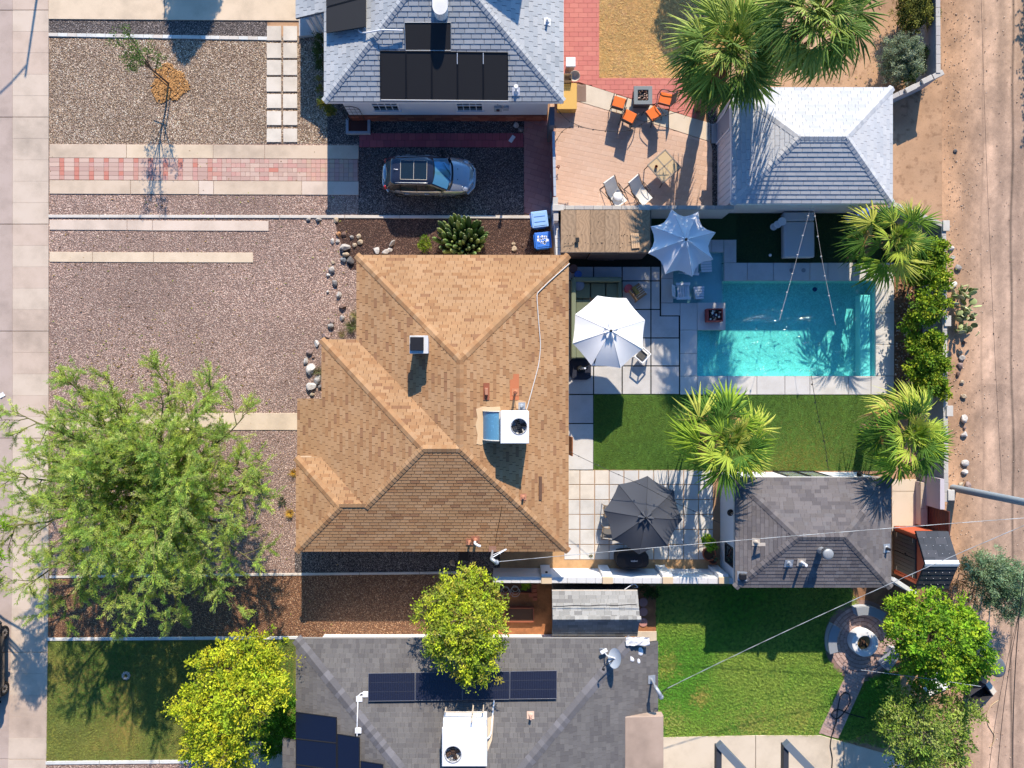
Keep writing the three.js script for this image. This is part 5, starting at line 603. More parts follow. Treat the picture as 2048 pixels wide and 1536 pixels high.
{ // steel pergola frame at the back terrace
  const t = thing('pergola', 'dark steel pergola beams over the back terrace beside the flat roof', 'pergola'), y = 2.7, sm = mat(108, 118, 128, 0.55);
  for (const [ax, az, bx, bz] of [[1438, 1489, 1580, 1640], [1572, 1487, 1720, 1640]]) { const a = V(X(ax, y), y, Z(az, y)), b = V(X(bx, y), y, Z(bz, y)), c = V(a.x - 0.02, y, a.z + 3), run = (p, q, e, w, bm, dy, bw) => { const d = q.clone().sub(p), l = d.length() + e; part(t, 'beam', rbox(l, 0.34, bw, 0.008, l / 2, 0, 0).rotateY(-Math.atan2(d.z, d.x)).translate(p.x, y - 0.07 + dy, p.z), bm); part(t, 'post', rbox(0.16, y - 0.2, 0.16, 0.008, w.x, (y - 0.2) / 2, w.z), sm); }; run(a, b, 0.6, b, sm, 0.03, 0.3); run(c, a, -0.1, c, mat(60, 62, 68, 0.6), -0.06, 0.22); }  // lower beam in darker steel: its shaded side is put into the colour
}
// ---------- car ----------
function loft(rings, capA, capB) { // closed rings of equal length
  const pos = [], n = rings[0].length, add = (...v) => v.forEach((p) => pos.push(p.x, p.y, p.z)); for (let i = 0; i < rings.length - 1; i++) for (let k = 0; k < n; k++) { const a = rings[i][k], b = rings[i][(k + 1) % n], c = rings[i + 1][(k + 1) % n], d = rings[i + 1][k]; add(a, b, c, a, c, d); }
  const cap = (r, f) => { const c = r.reduce((q, p) => q.add(p), V()).multiplyScalar(1 / n); for (let k = 0; k < n; k++) f ? add(c, r[k], r[(k + 1) % n]) : add(c, r[(k + 1) % n], r[k]); }; if (capA) cap(rings[0], false); if (capB) cap(rings[rings.length - 1], true);
  let g = new THREE.BufferGeometry(); g.setAttribute('position', new THREE.Float32BufferAttribute(pos, 3)); g.setAttribute('uv', new THREE.BufferAttribute(new Float32Array(pos.length / 3 * 2), 2)); return g;
}
import { mergeVertices, toCreasedNormals } from 'three/addons/utils/BufferGeometryUtils.js';
const smooth = (g, a = 0.6) => { g.deleteAttribute('uv'); g = toCreasedNormals(mergeVertices(g, 1e-4), a); return uvm(g); };
function makeCar(name, label, paint, roofM, pos, turn) {
  const t = thing(name, label, 'car', pos, turn), hw = (x) => { const s = Math.abs(x - 0.02) / 2.06; return 0.87 * Math.pow(Math.max(0, 1 - Math.pow(s, 5.5)), 0.42); };
  const top = (x) => x > 0.95 ? 0.97 - 0.2 * Math.pow((x - 0.95) / 1.1, 2.2) : 0.98, rings = []; const xs = [-2.05, -2.0, -1.9, -1.7, -1.4, -1.0, -0.5, 0, 0.5, 0.9, 1.2, 1.5, 1.75, 1.92, 2.02, 2.07];
  for (const x of xs) { const w = Math.max(0.3, hw(x)), tp = top(x), e = Math.abs(x) > 1.95 ? 0.1 : 0; const prof = [[-0.9, 0.28 + e], [-1, 0.4 + e], [-1.0, 0.62], [-0.97, 0.78], [-0.9, tp - 0.07], [-0.78, tp - 0.015], [-0.45, tp + 0.012], [0, tp + 0.02], [0.45, tp + 0.012], [0.78, tp - 0.015], [0.9, tp - 0.07], [0.97, 0.78], [1, 0.62], [1, 0.4 + e], [0.9, 0.28 + e]]; rings.push(prof.map(([a, y]) => V(x, y - (Math.abs(x) > 2 ? 0.06 : 0) * (y > 0.7 ? 1 : 0), a * w))); }
  const body = part(t, 'body', smooth(loft(rings, true, true), 0.9), paint);
  const ring = (x0, x1, w, y, r, sk = 0) => { const p = []; const c = [[x1 - r, w - r, 0], [x0 + r, w - r, PI / 2], [x0 + r, -w + r, PI], [x1 - r, -w + r, PI * 1.5]]; for (const [cx, cz, a0] of c) for (let k = 0; k <= 4; k++) { const a = a0 + k / 4 * PI / 2; p.push(V(cx + Math.cos(a) * r * (1 + sk), y, cz + Math.sin(a) * r)); } return p.reverse(); };
  const r0 = ring(-1.92, 1.02, 0.79, 0.96, 0.34), r1 = ring(-1.62, 0.32, 0.64, 1.4, 0.26), r2 = ring(-1.58, 0.28, 0.61, 1.45, 0.26), r3 = ring(-1.45, 0.12, 0.5, 1.49, 0.24);
  const cab = part(t, 'side_glass', smooth(loft([r0, r1]), 0.5), glassDark); part(t, 'roof', smooth(loft([r1, r2, r3, ring(-1.2, -0.1, 0.3, 1.505, 0.2)], false, true), 0.9), roofM);
  const wsm = phys(96, 160, 190, 0.04, { clearcoat: 1, metalness: 0.3 }); // windscreen
  const ws = []; for (let i = 0; i <= 8; i++) { const a = (i / 8 - 0.5) * 2, z0 = a * 0.7, z1 = a * 0.56; ws.push([V(1.0 - 0.13 * a * a, 1.0, z0), V(0.36 - 0.1 * a * a, 1.405, z1)]); } const wp = []; for (let i = 0; i < 8; i++) { const [a, b] = ws[i], [c, d] = ws[i + 1]; for (const q of [a, c, d, a, d, b]) wp.push(q.x + 0.012, q.y + 0.014, q.z); } const wg = new THREE.BufferGeometry(); wg.setAttribute('position', new THREE.Float32BufferAttribute(wp, 3)); wg.computeVertexNormals(); part(t, 'windscreen', uvm(wg), wsm);
  part(t, 'cowl', tube([[0.95, 0.985, -0.72], [1.09, 1.0, -0.4], [1.12, 1.005, 0], [1.09, 1.0, 0.4], [0.95, 0.985, 0.72]], 0.045, 6, 20), M.black);
  part(t, 'wiper', merge([bar([1.05, 1.02, 0.05], [0.72, 1.24, -0.42], 0.01, 4), bar([1.05, 1.02, 0.3], [0.78, 1.2, 0.1], 0.01, 4)]), M.black);
  const sr = part(t, 'sunroof', merge([rbox(0.55, 0.012, 0.84, 0.005, -0.86, 1.5, 0), rbox(0.55, 0.012, 0.84, 0.005, -0.27, 1.5, 0)]), phys(30, 44, 52, 0.08, { clearcoat: 1 })); const tr = []; for (const [a, b] of [[[-1.15, -0.43], [0.02, -0.43]], [[-1.15, 0.43], [0.02, 0.43]], [[-1.15, -0.43], [-1.15, 0.43]], [[-0.565, -0.43], [-0.565, 0.43]], [[0.02, -0.43], [0.02, 0.43]]]) tr.push(bar([a[0], 1.506, a[1]], [b[0], 1.506, b[1]], 0.012, 5)); part(sr, 'sunroof_trim', merge(tr), mat(206, 196, 180, 0.5));
  for (const s of [-1, 1]) { part(t, 'roof_rail', tube([[-1.4, 1.44, s * 0.56], [-1.2, 1.5, s * 0.58], [-0.1, 1.49, s * 0.57], [0.1, 1.43, s * 0.55]], 0.018, 6, 20), M.steel);
    part(t, 'door_handle', rbox(0.2, 0.03, 0.05, 0.012, -0.95, 0.8, s * 0.88), M.steel); part(t, 'door_handle', rbox(0.2, 0.03, 0.05, 0.012, -0.05, 0.8, s * 0.88), M.steel);
    const mr = part(t, 'wing_mirror', uvm(new THREE.SphereGeometry(0.11, 12, 8).scale(0.75, 0.7, 1.1).translate(0.62, 1.0, s * 0.99)), M.black); part(mr, 'mirror_stalk', bar([0.66, 0.96, s * 0.78], [0.64, 0.97, s * 0.92], 0.025), M.black);
    const hl = part(t, 'headlight', uvm(new THREE.SphereGeometry(0.17, 16, 10).scale(1.05, 0.62, 0.8).translate(1.66, 0.78, s * 0.58)), phys(206, 214, 220, 0.1, { clearcoat: 1, metalness: 0.3 })); part(hl, 'lens_ring', uvm(new THREE.TorusGeometry(0.15, 0.02, 6, 22).rotateX(PI / 2).rotateZ(-0.5).scale(1.05, 1, 0.85).translate(1.69, 0.83, s * 0.58)), M.steel);
    part(t, 'tail_light', uvm(new THREE.SphereGeometry(0.13, 12, 8).scale(0.7, 1.1, 0.8).translate(-1.92, 0.82, s * 0.6)), phys(190, 20, 24, 0.2, { clearcoat: 1 }));
    part(t, 'window_trim', tube([[-1.75, 0.985, s * 0.72], [-1.2, 0.985, s * 0.8], [0.2, 0.985, s * 0.8], [0.8, 0.985, s * 0.72]], 0.014, 5, 20), M.steel);
    for (const x of [-1.28, 1.3]) { const w = part(t, 'wheel', uvm(new THREE.TorusGeometry(0.235, 0.085, 10, 22).translate(x, 0.32, s * 0.77)), M.black); part(w, 'rim', merge([0, 1, 2, 3, 4].map((k) => box(0.06, 0.4, 0.04).rotateZ(k * PI / 5).translate(x, 0.32, s * 0.81)).concat(uvm(new THREE.CylinderGeometry(0.2, 0.2, 0.03, 18).rotateX(PI / 2).translate(x, 0.32, s * 0.78)))), M.steel); }
    for (const [x0, x1, a, b] of [[-0.5, -0.46, 0.98, 1.4], [-1.22, -1.19, 0.98, 1.4]]) part(t, 'door_pillar', bar([x0, a, s * 0.8], [x1, b, s * 0.648], 0.025, 5), M.black); for (const x of [-1.2, -0.48, 0.72]) part(t, 'door_seam', bar([x, 0.4, s * 0.872], [x, 0.95, s * 0.808], 0.006, 4), M.black); }
  part(t, 'aerial', merge([box(0.12, 0.05, 0.03, -1.32, 1.51, 0), bar([-1.34, 1.5, 0], [-1.44, 1.58, 0], 0.012)]), M.whitemetal); part(t, 'front_bumper', tube([[1.75, 0.48, -0.74], [2.04, 0.46, -0.4], [2.09, 0.45, 0], [2.04, 0.46, 0.4], [1.75, 0.48, 0.74]], 0.09, 8, 24), paint); part(t, 'washer_jet', merge([box(0.03, 0.02, 0.04, 1.35, 0.985, -0.24), box(0.03, 0.02, 0.04, 1.35, 0.985, 0.24)]), M.black); part(t, 'rear_bumper', tube([[-1.8, 0.5, -0.72], [-2.05, 0.48, -0.4], [-2.08, 0.47, 0], [-2.05, 0.48, 0.4], [-1.8, 0.5, 0.72]], 0.08, 8, 24), paint);
  return t;
}
makeCar('parked_car', 'silver hatchback with dark roof and sunroof parked on the gravel in the house shadow', phys(200, 202, 202, 0.25, { metalness: 0.65, clearcoat: 1 }), phys(38, 44, 62, 0.2, { clearcoat: 1 }), [X(857, 0.7), 0, Z(351, 0.7)], -0.02);
{ const c = makeCar('parked_car', 'dark car parked at the kerb, mostly beyond the lawn side of the street', phys(30, 32, 38, 0.25, { metalness: 0.4, clearcoat: 1 }), phys(24, 26, 32, 0.2, { clearcoat: 1 }), [X(-42, 0.8), 0, Z(1330, 0.8)], PI / 2); }
// ---------- umbrellas ----------
function umbrella(name, label, cx, cz, y, r, a0, mats, o = {}) {
  const t = thing(name, label, 'umbrella', [cx, 0, cz]), n = 8, rise = o.rise || 0.55, sc = o.scallop || 0.02, K = 6; const tip = (k) => V(Math.cos(a0 + k * PI / 4) * r, y, Math.sin(a0 + k * PI / 4) * r), apex = V(0, y + rise, 0);
  for (let k = 0; k < n; k++) { const A = tip(k), B = tip(k + 1), pos = [], uvv = [], P = (i, j) => { const s = i / K, f = j / 4, e = A.clone().lerp(B, f); const pull = 1 - sc * 4 * f * (1 - f); e.multiplyScalar(0).add(A.clone().lerp(B, f)); const p = V(e.x * pull * s, apex.y + (e.y - apex.y) * s, e.z * pull * s); p.y -= (o.belly || 0.05) * 4 * f * (1 - f) * s - (o.curve || 0.08) * Math.sin(s * PI) * 0.9; return p; };
    for (let i = 0; i < K; i++) for (let j = 0; j < 4; j++) { const a = P(i, j), b = P(i, j + 1), c = P(i + 1, j + 1), d = P(i + 1, j); for (const q of [a, b, c, a, c, d]) pos.push(q.x, q.y, q.z); }
    const g = new THREE.BufferGeometry(); g.setAttribute('position', new THREE.Float32BufferAttribute(pos, 3)); g.setAttribute('uv', new THREE.BufferAttribute(new Float32Array(pos.length / 3 * 2), 2)); const m = part(t, 'canopy_panel', smooth(g, 1.2), mats[k % mats.length]); part(m, 'seam', tube(Array.from({ length: 7 }, (_, i) => P(i, 0).add(V(0, 0.004, 0))), 0.007, 4, 8), o.seam || mats[0]); }
  const rb = []; for (let k = 0; k < n; k++) { const e = tip(k); part(t, 'rib', bar([0, y + rise - 0.12, 0], [e.x * 0.97, y - 0.03, e.z * 0.97], 0.014, 5), o.metal || M.whitemetal); }
  const vg = []; for (let k = 0; k < 8; k++) { const a = a0 + k * PI / 4, p = [V(0, y + rise + 0.12, 0), V(Math.cos(a) * 0.36, y + rise + 0.07, Math.sin(a) * 0.36), V(Math.cos(a + PI / 8) * 0.25, y + rise - 0.01, Math.sin(a + PI / 8) * 0.25), V(Math.cos(a + PI / 4) * 0.36, y + rise + 0.07, Math.sin(a + PI / 4) * 0.36)]; vg.push(polyGeo([p[0], p[2], p[1]], 0.006), polyGeo([p[0], p[3], p[2]], 0.006)); } part(t, 'vent_flap', merge(vg), mats[0]); part(t, 'finial', merge([cyl(0.05, 0.06, 0.1, 0, y + rise + 0.15, 0, 14), uvm(new THREE.SphereGeometry(0.045, 10, 6).translate(0, y + rise + 0.2, 0))]), o.finial || M.iron);
  return t;
}
const fab = (r, g, b) => new THREE.MeshPhysicalMaterial({ color: col(r, g, b, 0.95), roughness: 1, transmission: 0.12, thickness: 0, sheen: 0.2 });
{ // white cantilever umbrella over the sofa
  const y = 2.45, cx = X(1219, y + 0.2), cz = Z(663, y + 0.2), w = [fab(250, 249, 246), fab(247, 246, 244)], t = umbrella('cantilever_umbrella', 'large clean white octagonal cantilever umbrella shading the green sofa', cx, cz, y, 76 / S * (H - y) / H, -1.88, w, { seam: mat(210, 208, 204) });
  const bx = X(1160) - cx, bz = Z(738) - cz; part(t, 'pole', bar([bx, 0, bz], [bx - 0.02, 2.5, bz + 0.02], 0.04, 10), M.whitemetal); part(t, 'arm', tube([[bx, 1.0, bz], [bx + 0.06, 1.9, bz - 0.06], [bx + 0.5, 2.2, bz - 0.5], [0, y + 0.08, 0]], 0.03, 8, 24), M.iron); part(t, 'crank', merge([rbox(0.14, 0.2, 0.1, 0.02, bx, 1.1, bz), bar([bx, 1.1, bz], [bx + 0.25, 1.05, bz - 0.1], 0.015)]), M.galv);
  const b = part(t, 'base', merge([slabGeo([[-0.5, -0.35], [-0.3, -0.55], [0.35, -0.55], [0.5, -0.3], [0.5, 0.4], [0.3, 0.5], [-0.3, 0.5], [-0.5, 0.3]], 0.055, 0.14, 0.02)]).translate(bx, 0, bz), mat(30, 36, 56, 0.6)); part(b, 'collar', merge([cyl(0.14, 0.16, 0.18, bx, 0.23, bz, 16), cyl(0.07, 0.07, 0.1, bx + 0.15, 0.2, bz + 0.1, 10)]), M.black);
  part(t, 'crank_rod', tube([[-0.44, y + 0.26, 0.72], [-0.52, y + 0.2, 0.9], [-0.62, y + 0.1, 1.3], [-0.66, y - 0.1, 1.42]], 0.022, 6), M.iron); part(t, 'strap', tube([[0.42, y + 0.22, -0.62], [0.52, y + 0.21, -0.56], [0.62, y + 0.18, -0.46]], 0.018, 5), M.iron);
}
{ // scalloped white umbrella standing in the shallow shelf
  const y = 2.2, cx = X(1366, y + 0.2), cz = Z(484, y + 0.2), w = [fab(236, 236, 238), fab(230, 231, 236)], t = umbrella('pool_umbrella', 'white umbrella with deeply scalloped edge standing in the shallow pool shelf', cx, cz, y, 71 / S * (H - y) / H, -1.87, w, { scallop: 0.17, rise: 0.62, belly: 0.12, seam: mat(200, 200, 206) }); part(t, 'pole', bar([0, -0.27, 0], [0, y + 0.6, 0], 0.025, 10), M.whitemetal);
}
{ // dark grey umbrella over the dining table
  const y = 2.35, cx = X(1288, y + 0.2), cz = Z(1032, y + 0.2), w = [fab(74, 77, 84), fab(70, 73, 80), fab(78, 81, 88)], t = umbrella('dining_umbrella', 'large dark grey octagonal umbrella over the south patio table', cx, cz, y, 79 / S * (H - y) / H, -1.46, w, { metal: M.iron, seam: mat(50, 52, 58), scallop: 0.04 }); part(t, 'pole', bar([0, 0.3, 0], [0, y + 0.5, 0], 0.026, 10), M.iron); part(t, 'base', merge([cyl(0.28, 0.32, 0.08, 0, 0.09, 0, 20), cyl(0.05, 0.06, 0.3, 0, 0.26, 0, 12)]), M.iron);
  const tx = cx + 0.0, tz = cz, tb = thing('dining_table', 'dark metal dining table hidden under the dark grey umbrella', 'table', [tx, 0, tz]); part(tb, 'tabletop', rbox(1.3, 0.04, 0.9, 0.015, 0, 0.74, 0), M.iron); for (const [a, b] of [[-1, -1], [1, -1], [-1, 1], [1, 1]]) part(tb, 'leg', bar([a * 0.55, 0.05, b * 0.36], [a * 0.58, 0.73, b * 0.38], 0.022), M.iron);
  const ch = (label, x, z, turn) => { const c = thing('dining_chair', label, 'chair', [x, 0.05, z], turn, 'dining chairs'); part(c, 'frame', merge([tube([[0.28, 0, -0.24], [0.26, 0.62, -0.26], [-0.24, 0.64, -0.26], [-0.3, 0, -0.26]], 0.018, 6, 20), tube([[0.28, 0, 0.24], [0.26, 0.62, 0.26], [-0.24, 0.64, 0.26], [-0.3, 0, 0.26]], 0.018, 6, 20), tube([[-0.24, 0.4, -0.24], [-0.36, 0.95, -0.22], [-0.36, 0.95, 0.22], [-0.24, 0.4, 0.24]], 0.018, 6, 20)]), mat(150, 124, 96, 0.5, { metalness: 0.4 })); part(c, 'seat', rbox(0.5, 0.03, 0.46, 0.012, 0, 0.42, 0), mat(120, 116, 112, 0.9)); part(c, 'backrest', box(0.02, 0.44, 0.42, -0.31, 0.7, 0, 0, 0, 0.2), mat(120, 116, 112, 0.9)); };
  ch('tan framed metal chair left of the dark grey umbrella, upper of two', X(1218), Z(1016), 0.15); ch('tan framed metal chair left of the dark grey umbrella, lower of two', X(1214), Z(1062), -0.1);
}
// ---------- pool yard furniture ----------
{
  const gA = mat(112, 120, 96, 0.95), gB = mat(128, 136, 110, 0.95), sofa = thing('sectional_sofa', 'olive green L shaped sectional sofa partly under the white umbrella', 'sofa', [0, 0.05, 0]);
  const xA = X(1140), xB = X(1243, 0.5), zA = Z(556, 0.5), cush = (x0, x1, z0, z1, y, m) => part(sofa, 'seat_cushion', rbox(x1 - x0 - 0.02, 0.18, z1 - z0 - 0.02, 0.05, (x0 + x1) / 2, y, (z0 + z1) / 2), m);
  part(sofa, 'base', merge([rbox(xB - xA, 0.3, 0.95, 0.03, (xA + xB) / 2, 0.17, zA + 0.45), rbox(0.85, 0.3, 3.0, 0.03, xA + 0.42, 0.17, zA + 2.2)]), mat(92, 100, 82, 0.9));
  for (let i = 0; i < 3; i++) cush(xA + 0.2 + i * 0.7, xA + 0.88 + i * 0.7, zA + 0.22, zA + 0.95, 0.4, gA); for (let i = 0; i < 4; i++) cush(xA + 0.22, xA + 0.9, zA + 0.98 + i * 0.68, zA + 1.64 + i * 0.68, 0.4, i ? gB : gA);
  part(sofa, 'backrest', rbox(xB - xA - 0.1, 0.45, 0.22, 0.06, (xA + xB) / 2, 0.55, zA + 0.1), gB); part(sofa, 'backrest', rbox(0.22, 0.45, 3.6, 0.06, xA + 0.1, 0.55, zA + 1.9), gB); part(sofa, 'armrest', rbox(0.2, 0.5, 0.95, 0.05, xB - 0.1, 0.36, zA + 0.46), gA);
  single('throw_pillow', 'grey blue throw pillow in the corner of the green sofa', 'pillow', uvm(new THREE.SphereGeometry(0.26, 14, 10).scale(1, 0.45, 1).rotateX(0.5)), mat(118, 128, 146, 0.95), [xA + 0.36, 0.62, zA + 0.36], 0.4);
  const ft = (name, label, cat, px, py, r, h, m) => { const t = thing(name, label, cat, [X(px, h), 0.05, Z(py, h)]); part(t, 'top', uvm(new THREE.CylinderGeometry(r, r, 0.05, 24).translate(0, h, 0)), m); part(t, 'pedestal', uvm(new THREE.LatheGeometry([[r * 0.8, 0], [r * 0.86, 0.04], [r * 0.55, h * 0.5], [r * 0.86, h - 0.02]].map((q) => new THREE.Vector2(...q)), 24)), m); };
  ft('pouf', 'round coral pink pouf beside the wooden lounge chair', 'pouf', 1257, 577, 0.19, 0.4, mat(214, 96, 100, 0.9)); ft('garden_stool', 'blue ceramic garden stool behind the green sofa', 'stool', 1156, 549, 0.17, 0.45, mat(70, 104, 176, 0.25)); ft('planter_stool', 'round brown stool in the dark corner behind the green sofa', 'stool', 1147, 537, 0.18, 0.5, mat(104, 76, 72, 0.7));
  const lc = thing('lounge_chair', 'low wooden slatted lounge chair with mustard cushion beside the pink pouf', 'chair', [X(1272), 0.05, Z(587)], 0.62), wood = mat(176, 132, 92, 0.7); part(lc, 'frame', merge([rbox(0.62, 0.05, 0.05, 0.01, 0, 0.34, -0.3), rbox(0.62, 0.05, 0.05, 0.01, 0, 0.34, 0.3), ...[[-0.28, -0.3], [0.28, -0.3], [-0.28, 0.3], [0.28, 0.3]].map(([a, b]) => rbox(0.05, 0.36, 0.05, 0.01, a, 0.18, b))]), wood); for (let k = 0; k < 6; k++) part(lc, 'slat', rbox(0.6, 0.02, 0.07, 0.006, 0, 0.36, -0.24 + k * 0.096), wood); part(lc, 'backrest', rbox(0.05, 0.4, 0.6, 0.015, -0.3, 0.55, 0), wood); part(lc, 'cushion', rbox(0.2, 0.16, 0.42, 0.06, -0.05, 0.44, -0.12), mat(196, 150, 78, 0.95));
  const tt = thing('white_side_chair', 'white plastic chair with dark cushion just beyond the white umbrella edge', 'chair', [X(1280), 0.05, Z(712)], -0.7); part(tt, 'seat', rbox(0.52, 0.05, 0.5, 0.02, 0, 0.42, 0), M.whitepaint); part(tt, 'cushion', rbox(0.4, 0.08, 0.38, 0.03, -0.02, 0.48, 0), mat(90, 88, 86, 0.9)); part(tt, 'armrest', merge([rbox(0.5, 0.05, 0.06, 0.02, 0, 0.64, -0.28), rbox(0.5, 0.05, 0.06, 0.02, 0, 0.64, 0.28), rbox(0.06, 0.05, 0.6, 0.02, 0.24, 0.64, 0)]), M.whitepaint); for (const [a, b] of [[-1, -1], [1, -1], [-1, 1], [1, 1]]) part(tt, 'leg', box(0.05, 0.62, 0.05, a * 0.22, 0.31, b * 0.26), M.whitepaint);
  const ct = thing('coffee_table', 'wooden coffee table half hidden under the white umbrella', 'table', [X(1184, 0.3), 0.05, Z(607, 0.3)]); part(ct, 'tabletop', rbox(0.8, 0.05, 0.6, 0.015, 0, 0.34, 0), wood); for (const [a, b] of [[-1, -1], [1, -1], [-1, 1], [1, 1]]) part(ct, 'leg', box(0.05, 0.32, 0.05, a * 0.35, 0.16, b * 0.25), wood);
  // white adirondack chairs in the shallow shelf
  const ad = (label, px, py, turn) => { const c = thing('adirondack_chair', label, 'chair', [X(px, 0.3), -0.27, Z(py, 0.3)], turn); const wm = mat(242, 244, 248, 0.55); for (let k = 0; k < 5; k++) part(c, 'seat_slat', rbox(0.1, 0.022, 0.52, 0.006, -0.16 + k * 0.11, 0.33 + k * 0.022, 0), wm); for (let k = 0; k < 5; k++) part(c, 'back_slat', rbox(0.02, 0.82 - Math.abs(k - 2) * 0.07, 0.1, 0.006, 0, 0.4, 0).rotateZ(0.42).translate(-0.3, 0.34, -0.22 + k * 0.11), wm); for (const s of [-1, 1]) { part(c, 'armrest', rbox(0.66, 0.025, 0.12, 0.01, 0.02, 0.56, s * 0.33), wm); part(c, 'leg', merge([rbox(0.1, 0.56, 0.03, 0.006, 0.3, 0.28, s * 0.29), box(0.9, 0.1, 0.03, -0.08, 0.28, s * 0.27, 0, 0, 0.28)]), wm); } return c; };
  ad('white slatted adirondack chair facing its footrest in the shallow shelf', 1366, 582, 0.03); ad('white slatted adirondack chair half hidden under the scalloped umbrella', 1384, 533, -0.06); 
  const fo = thing('footrest', 'white slatted curved footrest in front of the adirondack chair', 'footrest', [X(1400, 0.2), -0.27, Z(585, 0.2)], 0.08); for (let k = 0; k < 5; k++) part(fo, 'slat', rbox(0.5 - k * 0.03, 0.025, 0.1, 0.008, 0, 0.36, -0.24 + k * 0.12), mat(242, 244, 248, 0.55)); part(fo, 'leg', merge([box(0.05, 0.36, 0.5, -0.18, 0.18, 0), box(0.05, 0.3, 0.5, 0.18, 0.16, 0)]), M.whitepaint);
  const f2 = thing('side_table', 'white slatted side table beside the scalloped umbrella edge in the shallow shelf', 'table', [X(1413, 0.2), -0.27, Z(531, 0.2)], 0.05); for (let k = 0; k < 5; k++) part(f2, 'slat', rbox(0.5, 0.025, 0.1, 0.008, 0, 0.42, -0.24 + k * 0.12), mat(242, 244, 248, 0.55)); for (const [a, b] of [[-1, -1], [1, -1], [-1, 1], [1, 1]]) part(f2, 'leg', box(0.05, 0.42, 0.05, a * 0.2, 0.21, b * 0.22), M.whitepaint);
  // fire bowl on the block
  const fb = thing('fire_bowl', 'square red fire bowl filled with pale rocks on the platform by the pool', 'fire bowl', [X(1430, 0.5), 0.07, Z(630, 0.5)], 0.02); const rm = mat(176, 76, 68, 0.75), sq = 0.34; part(fb, 'bowl', merge([rbox(0.72, 0.06, 0.6, 0.01, 0, 0.05, 0), rbox(0.06, 0.46, 0.6, 0.012, -0.33, 0.25, 0), rbox(0.06, 0.46, 0.6, 0.012, 0.33, 0.25, 0), rbox(0.6, 0.46, 0.06, 0.012, 0, 0.25, -0.27), rbox(0.6, 0.46, 0.06, 0.012, 0, 0.25, 0.27)]), rm); for (let k = 0; k < 34; k++) { const g = new THREE.IcosahedronGeometry(rr(0.04, 0.075), 0).scale(1, 0.7, rr(0.7, 1.2)); part(fb, 'lava_rock', uvm(g.translate(rr(-0.25, 0.25), 0.42 + rr(0, 0.06), rr(-0.2, 0.2))), pick([M.black, M.black, mat(206, 160, 140, 0.9), mat(60, 60, 90, 0.7), mat(226, 214, 200, 0.9)])); }
  // day bed and round tables
  const db = thing('day_bed', 'wide pale grey upholstered day bed on the shaded turf', 'day bed', [X(1597, 0.4), 0.01, Z(470, 0.4)], 0.01); const up = mat(206, 206, 206, 0.95); part(db, 'base', rbox(1.36, 0.26, 2.05, 0.05, 0, 0.16, 0), mat(180, 180, 182, 0.95)); part(db, 'mattress', rbox(1.42, 0.2, 1.66, 0.08, 0, 0.38, 0.22, 0, 4), up); part(db, 'headrest', rbox(1.42, 0.22, 0.4, 0.06, 0, 0.39, -0.83, 0, 4), up);
  const rt = (label, px, py, h, r) => { const t = thing('round_side_table', label, 'table', [X(px, h), 0.01, Z(py, h)]); part(t, 'tabletop', uvm(new THREE.CylinderGeometry(r, r, 0.03, 28).translate(0, h, 0)), M.whitepaint); part(t, 'pedestal', merge([cyl(0.025, 0.025, h, 0, h / 2, 0, 10), cyl(0.16, 0.17, 0.02, 0, 0.02, 0, 20)]), M.whitepaint); }; rt('round white side table touching the day bed, higher of two', 1564, 443, 0.6, 0.19); rt('round white side table beside the day bed, lower of two', 1555, 449, 0.5, 0.17);
  single('blue_tarp', 'crumpled bright blue tarp in the shade between garage and palm', 'tarp', (() => { const g = new THREE.SphereGeometry(0.55, 24, 12).scale(1.2, 0.3, 0.62); const q = g.attributes.position; for (let i = 0; i < q.count; i++) { const s = 1 + 0.16 * Math.sin(q.getX(i) * 23) * Math.cos(q.getZ(i) * 19); q.setXYZ(i, q.getX(i) * s, Math.max(0.01, q.getY(i) * (1 + 0.3 * Math.sin(q.getZ(i) * 31))), q.getZ(i) * s); } g.computeVertexNormals(); return uvm(g); })(), mat(30, 80, 200, 0.5), [X(1716), 0.01, Z(430)], 0.4);
  [[1539, 511, 'white ball on the shaded turf by the deck edge'], [1716, 519, 'white ball under the palm on the shaded turf']].forEach(([a, b, l]) => single('ball', l, 'ball', uvm(new THREE.SphereGeometry(0.07, 12, 10)), M.whitepaint, [X(a), 0.08, Z(b)]));
  [[1582, 541], [1606, 541]].forEach(([a, b], i) => single('skimmer_lid', ['round grey skimmer lid in the pool deck, left of two', 'round grey skimmer lid in the pool deck, right of two'][i], 'lid', cyl(0.1, 0.1, 0.012, 0, 0, 0, 20), mat(150, 150, 156, 0.7), [X(a), 0.061, Z(b)]));
  // strings of bulbs
  const bulbs = (name, label, pts, n, cm, bm, r, o = {}) => { const cv = new THREE.CatmullRomCurve3(pts3(pts)), t = thing(name, label, 'string lights'); part(t, 'cable', uvm(new THREE.TubeGeometry(cv, 60, o.r || 0.012, 5)), cm); for (let k = 0; k < n; k++) { const p = cv.getPointAt((k + 0.5) / n); const s = part(t, 'bulb', uvm(new THREE.SphereGeometry(r, 8, 6).scale(1, 1.3, 1).translate(p.x, p.y - r * 1.8, p.z)), bm); part(s, 'socket', cyl(0.022, 0.022, 0.06, p.x, p.y - 0.02, p.z, 8), cm); } return t; };
